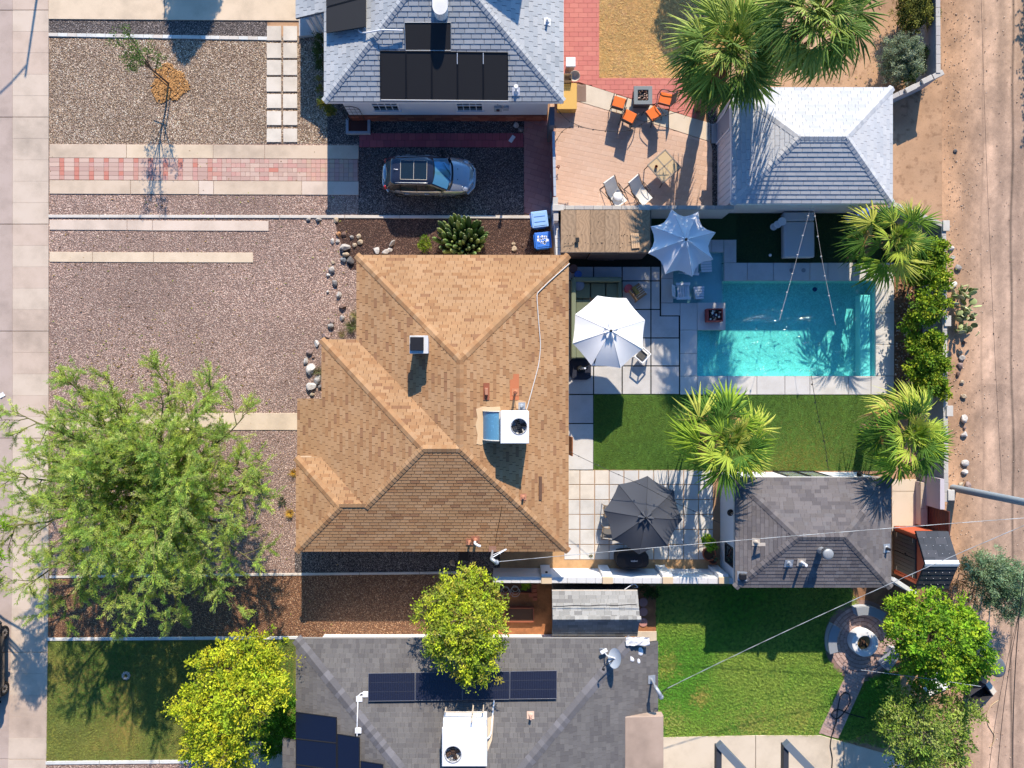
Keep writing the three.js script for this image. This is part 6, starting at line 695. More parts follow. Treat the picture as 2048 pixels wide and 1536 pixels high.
  const bl = mat(236, 236, 230, 0.3), wh = mat(206, 200, 196, 0.6); bulbs('string_lights', 'string of white bulbs from the garage eave over the day bed into the pool side', [[X(1622, 2.6), 2.6, Z(412, 2.6)], [X(1590, 2.4), 2.4, Z(530, 2.4)], [X(1559, 2.6), 2.6, Z(640, 2.6)]], 6, wh, bl, 0.035, { r: 0.006 }); bulbs('string_lights', 'string of white bulbs from the garage eave to the deep end of the pool', [[X(1627, 2.6), 2.6, Z(412, 2.6)], [X(1646, 2.4), 2.4, Z(530, 2.4)], [X(1671, 2.6), 2.6, Z(650, 2.6)]], 6, wh, bl, 0.035, { r: 0.006 });
  bulbs('string_lights', 'dark string of bulbs hanging over the artificial lawn to the studio', [[X(1622, 3.0), 3.0, Z(750, 3)], [X(1634, 2.6), 2.6, Z(820, 2.6)], [X(1648, 2.6), 2.6, Z(880, 2.6)], [X(1657, 2.8), 2.8, Z(942, 2.8)]], 5, M.iron, M.iron, 0.035); bulbs('string_lights', 'string of small bulbs from the brown house eave over the dark umbrella', [[X(1138, 2.7), 2.7, Z(903, 2.7)], [X(1190, 2.9), 2.9, Z(928, 2.9)], [X(1282, 3.3), 3.3, Z(970, 3.3)], [X(1340, 3.0), 3.0, Z(1000, 3.0)], [X(1440, 2.4), 2.4, Z(1046, 2.4)]], 8, M.iron, mat(150, 146, 140, 0.4), 0.03, { r: 0.01 });
  bulbs('string_lights', 'tangled dark string of bulbs sagging over the stamped patio', [[X(1112, 2.4), 2.4, Z(216, 2.4)], [X(1133, 2.2), 2.2, Z(238, 2.2)], [X(1157, 2.1), 2.1, Z(251, 2.1)], [X(1180, 2.1), 2.1, Z(258, 2.1)], [X(1255, 2.1), 2.1, Z(261, 2.1)], [X(1300, 2.2), 2.2, Z(240, 2.2)], [X(1370, 2.4), 2.4, Z(220, 2.4)]], 11, M.iron, M.iron, 0.03, { r: 0.014 }); bulbs('string_lights', 'dark loop of string lights from the red wall to the tangle over the patio', [[X(1109, 1.7), 1.7, Z(286, 1.7)], [X(1128, 2.0), 2.0, Z(260, 2)], [X(1150, 2.1), 2.1, Z(252, 2.1)], [X(1166, 2.1), 2.1, Z(256, 2.1)]], 4, M.iron, M.iron, 0.03, { r: 0.01 });
}
// ---------- stamped patio furniture ----------
{
  const ft = thing('fire_table', 'square grey stone fire table with glass pebbles on the red pavers', 'fire table', [X(1285, 0.5), 0.05, Z(193, 0.5)], 0); const sm = mat(132, 138, 138, 0.85), w = 0.84; part(ft, 'top', slabGeo([[-w / 2, -w / 2], [w / 2, -w / 2], [w / 2, w / 2], [-w / 2, w / 2]], 0.5, 0.6, 0.012, [[[-0.24, -0.24], [-0.24, 0.24], [0.24, 0.24], [0.24, -0.24]]]), sm); part(ft, 'body', merge([box(0.74, 0.5, 0.04, 0, 0.25, -0.34), box(0.74, 0.5, 0.04, 0, 0.25, 0.34), box(0.04, 0.5, 0.64, -0.35, 0.25, 0), box(0.04, 0.5, 0.64, 0.35, 0.25, 0), box(0.6, 0.04, 0.6, 0, 0.46, 0)]), mat(84, 86, 88, 0.85)); for (let k = 0; k < 50; k++) part(ft, 'pebble', uvm(new THREE.IcosahedronGeometry(rr(0.025, 0.05), 0).translate(rr(-0.21, 0.21), 0.52 + rr(0, 0.03), rr(-0.21, 0.21))), pick([M.black, mat(120, 70, 50, 0.4), mat(70, 40, 30, 0.5), mat(150, 90, 64, 0.4)]));
  const org = mat(244, 118, 46, 0.9), fm = mat(70, 66, 64, 0.5, { metalness: 0.4 }); const oc = (label, px, py, turn) => { const c = thing('patio_chair', label, 'chair', [X(px, 0.45), 0.05, Z(py, 0.45)], turn); part(c, 'cushion', rbox(0.54, 0.09, 0.54, 0.04, 0, 0.46, 0, 0, 3), org); part(c, 'seat_frame', rbox(0.56, 0.04, 0.56, 0.015, 0, 0.4, 0), fm); part(c, 'backrest', uvm(new THREE.BoxGeometry(0.03, 0.56, 0.54).rotateZ(0.22).translate(-0.36, 0.72, 0)), mat(64, 60, 60, 0.8)); for (const s of [-1, 1]) { part(c, 'armrest', tube([[-0.34, 0.62, s * 0.31], [0, 0.66, s * 0.32], [0.26, 0.64, s * 0.31], [0.32, 0.3, s * 0.31], [0.34, 0, s * 0.31]], 0.02, 6, 20), fm); part(c, 'leg', bar([-0.28, 0.42, s * 0.28], [-0.36, 0, s * 0.3], 0.02), fm); } };
  oc('dark patio chair with orange cushion, farthest west of the four by the fire table', 1237, 207, 0.45 + PI * 0.5 - 0.75); oc('dark patio chair with orange cushion, second from the west by the fire table', 1258, 235, 1.1); oc('dark patio chair with orange cushion angled just below the fire table', 1306, 228, 2.2); oc('dark patio chair with orange cushion, farthest east of the four on red pavers', 1330, 199, 2.9);
  const gt = thing('glass_table', 'square metal table with four sandy glass panes standing diagonally on the stamped patio', 'table', [X(1328, 0.72), 0.05, Z(333, 0.72)], 0.72), fr = mat(150, 138, 124, 0.6), gl = phys(216, 190, 150, 0.25, { clearcoat: 0.6 }); part(gt, 'frame', merge([rbox(1.0, 0.05, 0.06, 0.012, 0, 0.7, -0.48), rbox(1.0, 0.05, 0.06, 0.012, 0, 0.7, 0.48), rbox(0.06, 0.05, 1.0, 0.012, -0.48, 0.7, 0), rbox(0.06, 0.05, 1.0, 0.012, 0.48, 0.7, 0), box(0.9, 0.04, 0.05, 0, 0.7, 0), box(0.05, 0.04, 0.9, 0, 0.7, 0)]), fr); for (const [a, b] of [[-1, -1], [1, -1], [-1, 1], [1, 1]]) { part(gt, 'glass_pane', box(0.42, 0.012, 0.42, a * 0.235, 0.708, b * 0.235), gl); part(gt, 'leg', bar([a * 0.46, 0.68, b * 0.46], [a * 0.5, 0, b * 0.5], 0.022), fm); }
  gt.scale.set(1.1, 1, 1.1); single('cup', 'small brown cup standing on the glass patio table', 'cup', uvm(new THREE.LatheGeometry([[0, 0], [0.05, 0], [0.06, 0.02], [0.07, 0.12], [0.055, 0.12], [0.05, 0.03], [0, 0.02]].map((q) => new THREE.Vector2(...q)), 16)), mat(140, 70, 44, 0.6), [X(1312, 0.8), 0.77, Z(334, 0.8)]);
  const slc = (label, px, py, turn, pillow) => { const c = thing('sling_chair', label, 'chair', [X(px, 0.4), 0.05, Z(py, 0.4)], turn), cv = [[0.55, 0.36], [0.3, 0.34], [0.05, 0.36], [-0.15, 0.48], [-0.32, 0.75], [-0.46, 0.98], [-0.5, 0.97]], pos = []; for (let i = 0; i < cv.length - 1; i++) { const [a, b] = cv[i], [d, e] = cv[i + 1]; for (const q of [[a, b, -0.25], [d, e, 0.25], [d, e, -0.25], [a, b, -0.25], [a, b, 0.25], [d, e, 0.25]]) pos.push(...q); } const g = new THREE.BufferGeometry(); g.setAttribute('position', new THREE.Float32BufferAttribute(pos, 3)); g.setAttribute('uv', new THREE.BufferAttribute(new Float32Array(pos.length / 3 * 2), 2)); part(c, 'sling', smooth(g, 1.2), mat(246, 240, 228, 0.9)); for (const s of [-1, 1]) { part(c, 'side_rail', tube(cv.map(([a, b]) => [a, b + 0.01, s * 0.27]), 0.016, 6, 24), fm); part(c, 'leg', tube([[0.45, 0, s * 0.3], [0.1, 0.36, s * 0.3], [-0.2, 0.62, s * 0.31], [0.3, 0.62, s * 0.31], [0.05, 0.3, s * 0.3], [-0.5, 0, s * 0.3]], 0.015, 6, 30), fm); } part(c, 'crossbar', merge([bar([0.45, 0.02, -0.3], [0.45, 0.02, 0.3], 0.014), bar([-0.5, 0.02, -0.3], [-0.5, 0.02, 0.3], 0.014)]), fm); c.scale.set(1.15, 1, 1.15); return c; };
  slc('cream sling lounge chair with a white pillow on the stamped patio', 1228, 386, -0.95); slc('cream sling lounge chair without pillow beside the glass table', 1278, 383, -0.85); single('pillow', 'white pillow lying on the cream sling chair', 'pillow', uvm(new THREE.SphereGeometry(0.24, 16, 10).scale(1, 0.36, 0.8)), M.whitepaint, [X(1236, 0.5), 0.5, Z(393, 0.5)], -0.4);
  const be = thing('storage_bench', 'mustard yellow storage bench against the grey roofed house', 'bench', [X(1134, 0.5), 0.02, Z(193, 0.5)]); const ym = mat(220, 174, 86, 0.7); part(be, 'box', rbox(0.86, 0.46, 1.16, 0.02, 0, 0.24, 0), ym); part(be, 'lid', rbox(0.9, 0.05, 1.2, 0.02, 0, 0.5, 0), ym);
  const rc = thing('lidded_bin', 'white lidded bin with wire basket beside the grey roofed house', 'bin', [X(1141, 0.7), 0.04, Z(126, 0.7)]); part(rc, 'lid', rbox(0.44, 0.08, 0.44, 0.03, 0, 0.74, 0), M.whitepaint); part(rc, 'bin_body', merge([uvm(new THREE.CylinderGeometry(0.28, 0.22, 0.66, 4, 1, true).rotateY(PI / 4).translate(0, 0.37, 0))]), mat(206, 198, 186, 0.7)); const bk = []; for (let k = 0; k < 7; k++) bk.push(bar([-0.22 + k * 0.073, 0.5, 0.3], [-0.22 + k * 0.073, 0.5, 0.62], 0.007, 4), bar([-0.22, 0.5, 0.3 + k * 0.053], [0.22, 0.5, 0.3 + k * 0.053], 0.007, 4)); part(rc, 'basket', merge(bk), mat(214, 206, 190, 0.6)).userData.kind = 'stuff';
  single('stone_bowl', 'cream stone bowl tipped at the end of the mustard bench', 'bowl', uvm(new THREE.LatheGeometry([[0.02, 0], [0.14, 0.02], [0.24, 0.16], [0.22, 0.16], [0.12, 0.05], [0.02, 0.04]].map((q) => new THREE.Vector2(...q)), 20).rotateX(0.5)), mat(230, 214, 190, 0.8), [X(1149, 0.5), 0.54, Z(152, 0.5)]);
  const bs = thing('wire_crate', 'woven crate standing on the north end of the mustard bench', 'crate', [X(1135, 0.6), 0.55, Z(158, 0.6)]); const cg = []; for (let k = 0; k < 5; k++) cg.push(box(0.36, 0.02, 0.02, 0, 0.02 + k * 0.05, 0.16), box(0.36, 0.02, 0.02, 0, 0.02 + k * 0.05, -0.16), box(0.02, 0.02, 0.32, 0.17, 0.02 + k * 0.05, 0), box(0.02, 0.02, 0.32, -0.17, 0.02 + k * 0.05, 0), box(0.03, 0.24, 0.02, -0.16 + k * 0.08, 0.12, 0.165)); part(bs, 'slats', merge(cg), mat(150, 120, 84, 0.8)).userData.kind = 'stuff'; part(bs, 'floor', box(0.34, 0.02, 0.3, 0, 0.01, 0), M.bark);
  single('door_mat', 'brown herringbone door mat between bench and concrete band', 'door mat', (() => { const g = []; for (let k = 0; k < 12; k++) for (const s of [-1, 1]) g.push(box(0.2, 0.012, 0.028, s * 0.09, 0.008, -0.33 + k * 0.058, s * 0.6)); g.push(box(0.42, 0.01, 0.78, 0, 0.003, 0)); return merge(g); })(), mat(150, 124, 108, 0.95), [X(1163), 0.053, Z(187)]);
  const dr = thing('drain_grate', 'grey slotted drain grate at the garage step', 'grate', [X(1421), 0.05, Z(264)]); const dg = []; for (let k = 0; k < 9; k++) dg.push(box(0.36, 0.02, 0.03, 0, 0.01, -0.34 + k * 0.085)); part(dr, 'bar', merge(dg), M.galv).userData.kind = 'stuff'; part(dr, 'frame', merge([box(0.03, 0.024, 0.78, -0.19, 0.012, 0), box(0.03, 0.024, 0.78, 0.19, 0.012, 0)]), M.galv);
  single('red_tap', 'rusty red hose tap on the patio side of the red wall', 'tap', merge([bar([0, 0.3, 0], [0.2, 0.3, 0], 0.03), uvm(new THREE.TorusGeometry(0.06, 0.016, 6, 14).rotateX(PI / 2).translate(0.18, 0.36, 0)), bar([0.16, 0.3, 0], [0.2, 0.2, 0.05], 0.025)]), mat(120, 50, 36, 0.6), [X(1108), 0, Z(338)]);
}
// ---------- side yards ----------
{
  const bin = (label, px, py, turn, lx) => { const t = thing('wheelie_bin', label, 'wheelie bin', [X(px, 0.9), 0.02, Z(py, 0.9)], turn), m = mat(44, 118, 214, 0.55, { k: 0.8 }), lm = lx ? mat(150, 192, 238, 0.5) : m; const b0 = [[-0.25, -0.25], [0.25, -0.25], [0.25, 0.25], [-0.25, 0.25]]; part(t, 'bin_body', smooth(loft([[0.05, 0.24], [0.5, 0.28], [0.98, 0.33]].map(([y, w]) => [[-1, -1], [1, -1], [1, 1], [-1, 1]].map(([a, b]) => V(a * w, y, b * w * 1.02)).reverse()), true, false), 0.5), m); const l = part(t, 'lid', merge([rbox(0.74, 0.07, 0.74, 0.03, 0, 1.02, 0, 0, 3), rbox(0.6, 0.03, 0.6, 0.014, 0, 1.06, 0)]), lm); part(l, 'lid_rib', merge([box(0.02, 0.015, 0.5, -0.12, 1.08, 0), box(0.02, 0.015, 0.5, 0.12, 1.08, 0)]), m); part(t, 'handle', bar([-0.3, 0.98, -0.4], [0.3, 0.98, -0.4], 0.02), m); for (const s of [-1, 1]) part(t, 'wheel', uvm(new THREE.CylinderGeometry(0.1, 0.1, 0.05, 14).rotateZ(PI / 2).translate(s * 0.26, 0.1, -0.28)), M.black); return t; };  // one lid is paler: sun glare put into its colour
  bin('blue wheelie bin with sun glare painted into its paler lid, nearer the grey roofed house', 1079, 440, 0.12 + PI / 2, 1); const b2 = bin('blue wheelie bin with white worn print on the lid, nearer the brown roof', 1086, 482, 0.1 + PI / 2);
  const pg = []; for (let k = 0; k < 16; k++) { const a = rr(-0.16, 0.16), b = rr(-0.22, 0.22); pg.push(box(rr(0.04, 0.16), 0.003, rr(0.03, 0.12), a, 1.0765, b)); } part(b2, 'worn_print', merge(pg), M.whitepaint).userData.kind = 'stuff';
  const pl = thing('brick_planter', 'small square grey block planter under the trellis of the white house', 'planter', [X(716, 0.2), 0, Z(252, 0.2)]); for (const [x, z, w, d] of [[-0.5, 0, 0.12, 0.72], [0.5, 0, 0.12, 0.72], [0, 0.3, 0.88, 0.12]]) part(pl, 'planter_block', rbox(w, 0.22, d, 0.012, x, 0.12, z), mat(170, 172, 176, 0.9)); part(pl, 'soil', box(0.9, 0.1, 0.6, 0, 0.07, 0), mat(110, 62, 52, 1));
  const zt = NH.F.s.e[1] - 0.22, xt = X(707, 0.8), tre = thing('trellis', 'arched dark wire trellis standing against the white house wall', 'trellis', [xt, 0.1, zt]); const arch = []; for (let k = 0; k <= 12; k++) { const a = k / 12 * PI; arch.push([-Math.cos(a) * 0.4, 1.3 + Math.sin(a) * 0.4, 0]); } part(tre, 'frame', tube([[-0.4, 0, 0], ...arch, [0.4, 0, 0]], 0.016, 6, 50), M.iron); const wg = []; for (const x of [-0.2, 0, 0.2]) wg.push(bar([x, 0, 0], [x, 1.62, 0], 0.008, 4)); for (const y of [0.35, 0.7, 1.05, 1.35]) wg.push(bar([-0.4, y, 0], [0.4, y, 0], 0.008, 4)); part(tre, 'wire', merge(wg), M.iron).userData.kind = 'stuff';
  single('downspout_splash', 'white splash block at the end of the red paver path', 'splash block', rbox(0.18, 0.05, 0.34, 0.015, 0, 0.03, 0, -0.6), M.whitepaint, [X(1024), 0.05, Z(279)]);
  // grill under its cover
  const gr = thing('covered_grill', 'barbecue grill under a black fitted cover with a small white logo', 'grill', [X(1264, 0.7), 0.04, Z(1118, 0.7)]); const prof = [[-0.72, 0.5], [-0.68, 0.82], [-0.5, 0.88], [-0.42, 1.02], [0.42, 1.02], [0.5, 0.88], [0.68, 0.82], [0.72, 0.5]]; const ringsC = [[0.02, 1.0, 0.36], [0.5, 1.02, 0.4], [0.86, 0.98, 0.38], [1.0, 0.6, 0.3], [1.08, 0.5, 0.2]].map(([y, sx, dz]) => { const p = []; for (let k = 0; k < 16; k++) { const a = k / 16 * 2 * PI, c = Math.cos(a), s = Math.sin(a), q = Math.pow(Math.abs(c) ** 4 + Math.abs(s) ** 4, -0.25); p.push(V(c * q * 0.74 * sx, y + 0.015 * Math.sin(k * 2.4), s * q * dz)); } return p.reverse(); }); part(gr, 'cover', smooth(loft(ringsC, false, true), 0.5), mat(20, 21, 30, 0.75));
  const font = await new FontLoader().loadAsync('fonts/droid/droid_sans_bold.typeface.json'); const tg = new TextGeometry('weber', { font, size: 0.075, depth: 0.004, curveSegments: 3 }); tg.computeBoundingBox(); tg.translate(-(tg.boundingBox.max.x) / 2, 0, 0).rotateX(-PI / 2).translate(0.03, 1.085, 0.02); part(gr, 'logo', uvm(tg), M.whitepaint);
  const pot = (label, px, py, r, h, rim) => { const t = thing('plant_pot', label, 'plant pot', [X(px, h / 2), 0.02, Z(py, h / 2)]), m = mat(186, 104, 70, 0.85); part(t, 'pot', uvm(new THREE.LatheGeometry([[0, 0], [r * 0.7, 0], [r * 0.95, h * 0.9], [r * 1.05, h * 0.9], [r * 1.05, h], [r * 0.88, h], [r * 0.85, h * 0.86], [0, h * 0.86]].map((q) => new THREE.Vector2(...q)), 28)), m); part(t, 'soil', cyl(r * 0.85, r * 0.85, 0.02, 0, h * 0.87, 0, 20), M.soil); return t; };
  pot('larger terracotta pot by the studio wall holding a leafy plant', 1416, 1106, 0.3, 0.45); pot('smaller terracotta pot by the studio wall holding a rosette', 1424, 1117, 0.22, 0.4);
  const gb = (label, x0, y0, x1, y1) => { const t = thing('raised_bed', label, 'garden bed', [X((x0 + x1) / 2), 0, Z((y0 + y1) / 2)]); const w = (x1 - x0) / S, d = (y1 - y0) / S, m = mat(150, 84, 58, 0.85); for (const s of [-1, 1]) { part(t, 'plank', rbox(w, 0.28, 0.05, 0.01, 0, 0.14, s * d / 2), m); part(t, 'plank', rbox(0.05, 0.28, d - 0.05, 0.01, s * w / 2, 0.14, 0), m); } part(t, 'soil', box(w - 0.06, 0.2, d - 0.06, 0, 0.1, 0), M.soil); return t; };
  gb('wooden raised garden bed with wire hoops under the white wall', 985, 1160, 1064, 1183); gb('wooden raised garden bed with bare soil beside the garden shed', 1010, 1213, 1067, 1240); [[1011, 1174], [1030, 1173]].forEach(([a, b], i) => single('tomato_cage', ['wire hoop cage, left of two in the planted bed', 'wire hoop cage, right of two in the planted bed'][i], 'plant cage', merge([0.15, 0.4, 0.65].map((y, k) => uvm(new THREE.TorusGeometry(0.14 + k * 0.04, 0.008, 4, 20).rotateX(PI / 2).translate(0, y, 0))).concat([0, 1, 2].map((k) => bar([Math.cos(k * 2.1) * 0.12, 0, Math.sin(k * 2.1) * 0.12], [Math.cos(k * 2.1) * 0.24, 0.7, Math.sin(k * 2.1) * 0.24], 0.007, 4)))), M.galv, [X(a), 0.2, Z(b)]));
  { const g = structGroup('garden_edging'); for (const [a, b] of [[1069, 1172], [1069, 1180], [1070, 1188], [1062, 1190], [1070, 1197]]) part(g, 'paving_brick', rbox(0.2, 0.07, 0.16, 0.01, X(a), 0.05, Z(b)), mat(176, 100, 74, 0.9)); }
  { const g = structGroup('stepping_stones'); for (const b of [1204, 1223, 1244]) part(g, 'round_stone', cyl(0.2, 0.21, 0.05, X(1286), 0.04, Z(b), 22), mat(196, 140, 128, 0.9)); }
  // fire pit and curved benches
  const fpx = X(1729, 0.45), fpz = Z(1286, 0.45), fp = thing('fire_pit', 'round white plastered fire pit ring with ash and burnt logs', 'fire pit', [fpx, 0.04, fpz]); part(fp, 'ring', uvm(new THREE.LatheGeometry([[0.34, 0.1], [0.34, 0.46], [0.37, 0.48], [0.58, 0.48], [0.61, 0.46], [0.61, 0]].map((q) => new THREE.Vector2(...q)), 40)), mat(236, 238, 240, 0.85)); part(fp, 'ash', cyl(0.36, 0.36, 0.02, 0, 0.22, 0, 24), mat(196, 150, 96, 1)); for (let k = 0; k < 7; k++) part(fp, 'burnt_log', bar([rr(-0.22, 0.25), 0.24, rr(-0.1, 0.25)], [rr(-0.2, 0.25), 0.3, rr(-0.15, 0.25)], rr(0.03, 0.05), 6), pick([M.soil, M.black]));
  const bench = (label, a0, a1) => { const r0 = 1.28, r1 = 1.68, p = []; for (let k = 0; k <= 10; k++) { const a = a0 + (a1 - a0) * k / 10; p.push([Math.cos(a) * r1, Math.sin(a) * r1]); } for (let k = 10; k >= 0; k--) { const a = a0 + (a1 - a0) * k / 10; p.push([Math.cos(a) * r0, Math.sin(a) * r0]); } const t = thing('curved_bench', label, 'bench', [fpx, 0.04, fpz]); part(t, 'seat', slabGeo(p, 0.36, 0.46, 0.015), mat(146, 152, 160, 0.85)); part(t, 'base', slabGeo(p.map(([x, z]) => [x * 0.985, z * 0.985]), 0, 0.36), mat(190, 196, 206, 0.9)); };
  bench('curved white plastered bench west of the fire pit, half in sun', PI * 0.9, PI * 1.17); bench('curved plastered bench north of the fire pit, all in shade', PI * 1.42, PI * 1.7); bench('curved plastered bench south east of the fire pit beneath the leafy tree', PI * 0.06, PI * 0.28);
  single('garden_hose', 'black garden hose looped across the brick path and terrace', 'hose', tube([[1727, 1434], [1700, 1427], [1676, 1417], [1664, 1422], [1662, 1430], [1672, 1436], [1684, 1426], [1698, 1404], [1697, 1388], [1688, 1383], [1679, 1392], [1674, 1415], [1671, 1440], [1662, 1470], [1659, 1490], [1663, 1515], [1661, 1550]].map(([a, b]) => [X(a), 0.085, Z(b)]), 0.022, 6, 160), M.black);
  { const t = thing('tipped_bin', 'grey wheelie bin standing in the alley beside the bright green tree', 'wheelie bin', [X(1988, 0.8), 0, Z(1330, 0.8)], 0.5), m = mat(98, 106, 112, 0.5); part(t, 'bin_body', smooth(loft([[0.05, 0.26], [0.5, 0.32], [0.95, 0.37]].map(([y, w]) => Array.from({ length: 12 }, (_, k) => V(Math.cos(k / 6 * PI) * w, y, Math.sin(k / 6 * PI) * w * 1.2)).reverse()), true), 0.5), m); const l = part(t, 'lid', uvm(new THREE.SphereGeometry(0.42, 20, 8, 0, PI * 2, 0, PI / 2).scale(0.95, 0.3, 1.25).translate(0, 0.95, 0)), m); part(l, 'label', box(0.12, 0.01, 0.16, 0.1, 1.06, 0.1), M.whitepaint); }
  { const t = thing('scrap_box', 'open cardboard and black plastic box dumped beside the alley trees', 'box', [X(1960, 0.3), 0, Z(1390, 0.3)], 0.6); part(t, 'box_side', merge([box(0.9, 0.4, 0.03, 0, 0.2, -0.3), box(0.9, 0.4, 0.03, 0, 0.2, 0.3), box(0.03, 0.4, 0.6, -0.45, 0.2, 0), box(0.03, 0.4, 0.6, 0.45, 0.2, 0)]), mat(60, 60, 68, 0.7)); part(t, 'flap', box(0.3, 0.015, 0.6, 0.58, 0.34, 0, 0, 0, -0.3), mat(206, 196, 180, 0.85)); part(t, 'floor', box(0.86, 0.02, 0.56, 0, 0.03, 0), M.black); }
  single('white_sheet', 'crumpled white sheet on the ground below the bright green tree', 'sheet', (() => { const g = new THREE.PlaneGeometry(1.3, 0.9, 14, 10).rotateX(-PI / 2), q = g.attributes.position; for (let i = 0; i < q.count; i++) q.setXYZ(i, q.getX(i) + rr(-0.04, 0.04), 0.05 + rr(0, 0.09), q.getZ(i) + rr(-0.04, 0.04)); g.computeVertexNormals(); return uvm(g); })(), M.whitepaint, [X(1870), 0.01, Z(1362)], 0.4);
  single('pale_hose', 'pale curved hose lying on the alley dirt', 'hose', tube([[1996, 1400], [1980, 1412], [1973, 1430], [1976, 1450], [1988, 1470], [1986, 1485], [1979, 1494]].map(([a, b]) => [X(a), 0.03, Z(b)]), 0.018, 5, 50), mat(216, 190, 150, 0.8));
  single('sprinkler_box', 'small round grey stone ring in the shaded front lawn', 'stone ring', (() => { const g = []; for (let k = 0; k < 9; k++) { const a = k / 9 * 2 * PI; g.push(uvm(new THREE.IcosahedronGeometry(0.075, 0).translate(Math.cos(a) * 0.14, 0.05, Math.sin(a) * 0.14))); } return merge(g); })(), mat(170, 166, 160, 0.9), [X(254), 0.03, Z(1350)]);
  single('cleanout_cover', 'dark square vent cover on the gravel under the brown house eave', 'cover', rbox(0.42, 0.04, 0.4, 0.01), mat(60, 50, 46, 0.8), [X(928), 0.05, Z(1112)]);
  single('wooden_board', 'brown wooden board standing at the brown house back door', 'board', box(0.05, 0.9, 0.86, 0, 0.45, 0, 0, 0, -0.12), mat(150, 92, 48, 0.7), [X(1139), 0.05, Z(890)]);
  single('street_debris', 'white paper scrap lying in the gutter', 'litter', (() => { const g = new THREE.PlaneGeometry(0.26, 0.2, 4, 3).rotateX(-PI / 2), q = g.attributes.position; for (let i = 0; i < q.count; i++) q.setY(i, rr(0, 0.04)); g.computeVertexNormals(); return uvm(g); })(), M.whitepaint, [X(6), 0.06, Z(790)], 0.5);
  // street light beyond the frame, whose shadow lies across the pavement
  const sl = thing('street_light', 'street light pole that stands beyond the pavement end', 'street light', [-21.35, 0, -22.7]); part(sl, 'pole', bar([0, 0, 0], [0, 6.0, 0], 0.07, 10, 0.05), M.galv); part(sl, 'arm', tube([[0, 5.6, 0], [-0.5, 6.0, 0.1], [-1.6, 6.5, 0.5]], 0.04, 6), M.galv); part(sl, 'lamp_head', rbox(0.5, 0.1, 0.22, 0.03, -1.8, 6.5, 0.55), M.galv);
}
// ---------- vegetation ----------
const leafMat = (tr = 0.3) => new THREE.MeshPhysicalMaterial({ vertexColors: true, roughness: 0.9, transmission: tr, thickness: 0, specularIntensity: 0.4 });
const LM = leafMat(0.3), LMF = leafMat(0.5), LM2 = leafMat(0.3);
const gauss = () => (R() + R() + R() - 1.5) * 1.15;
class Leaves { // folded leaf faces gathered into one foliage mesh
  constructor() { this.p = []; this.c = []; }
  add(p, d, n, len, wid, c, fold = 0.25) { const s = d.clone().cross(n).normalize().multiplyScalar(wid / 2), up = n.clone().multiplyScalar(wid * fold), t = p.clone().addScaledVector(d, len), m = p.clone().addScaledVector(d, len * 0.45), l = m.clone().add(s).add(up), r = m.clone().sub(s).add(up); for (const q of [p, l, t, p, t, r]) this.p.push(q.x, q.y, q.z); for (let i = 0; i < 6; i++) this.c.push(c.r, c.g, c.b); }
  geo() { const g = new THREE.BufferGeometry(); g.setAttribute('position', new THREE.Float32BufferAttribute(this.p, 3)); g.setAttribute('color', new THREE.Float32BufferAttribute(this.c, 3)); g.computeVertexNormals(); return g; }
}
const rdir = () => { const u = rr(-1, 1), a = R() * 2 * PI, s = Math.sqrt(1 - u * u); return V(s * Math.cos(a), u, s * Math.sin(a)); };
const greens = (list) => list.map((q) => col(...q));
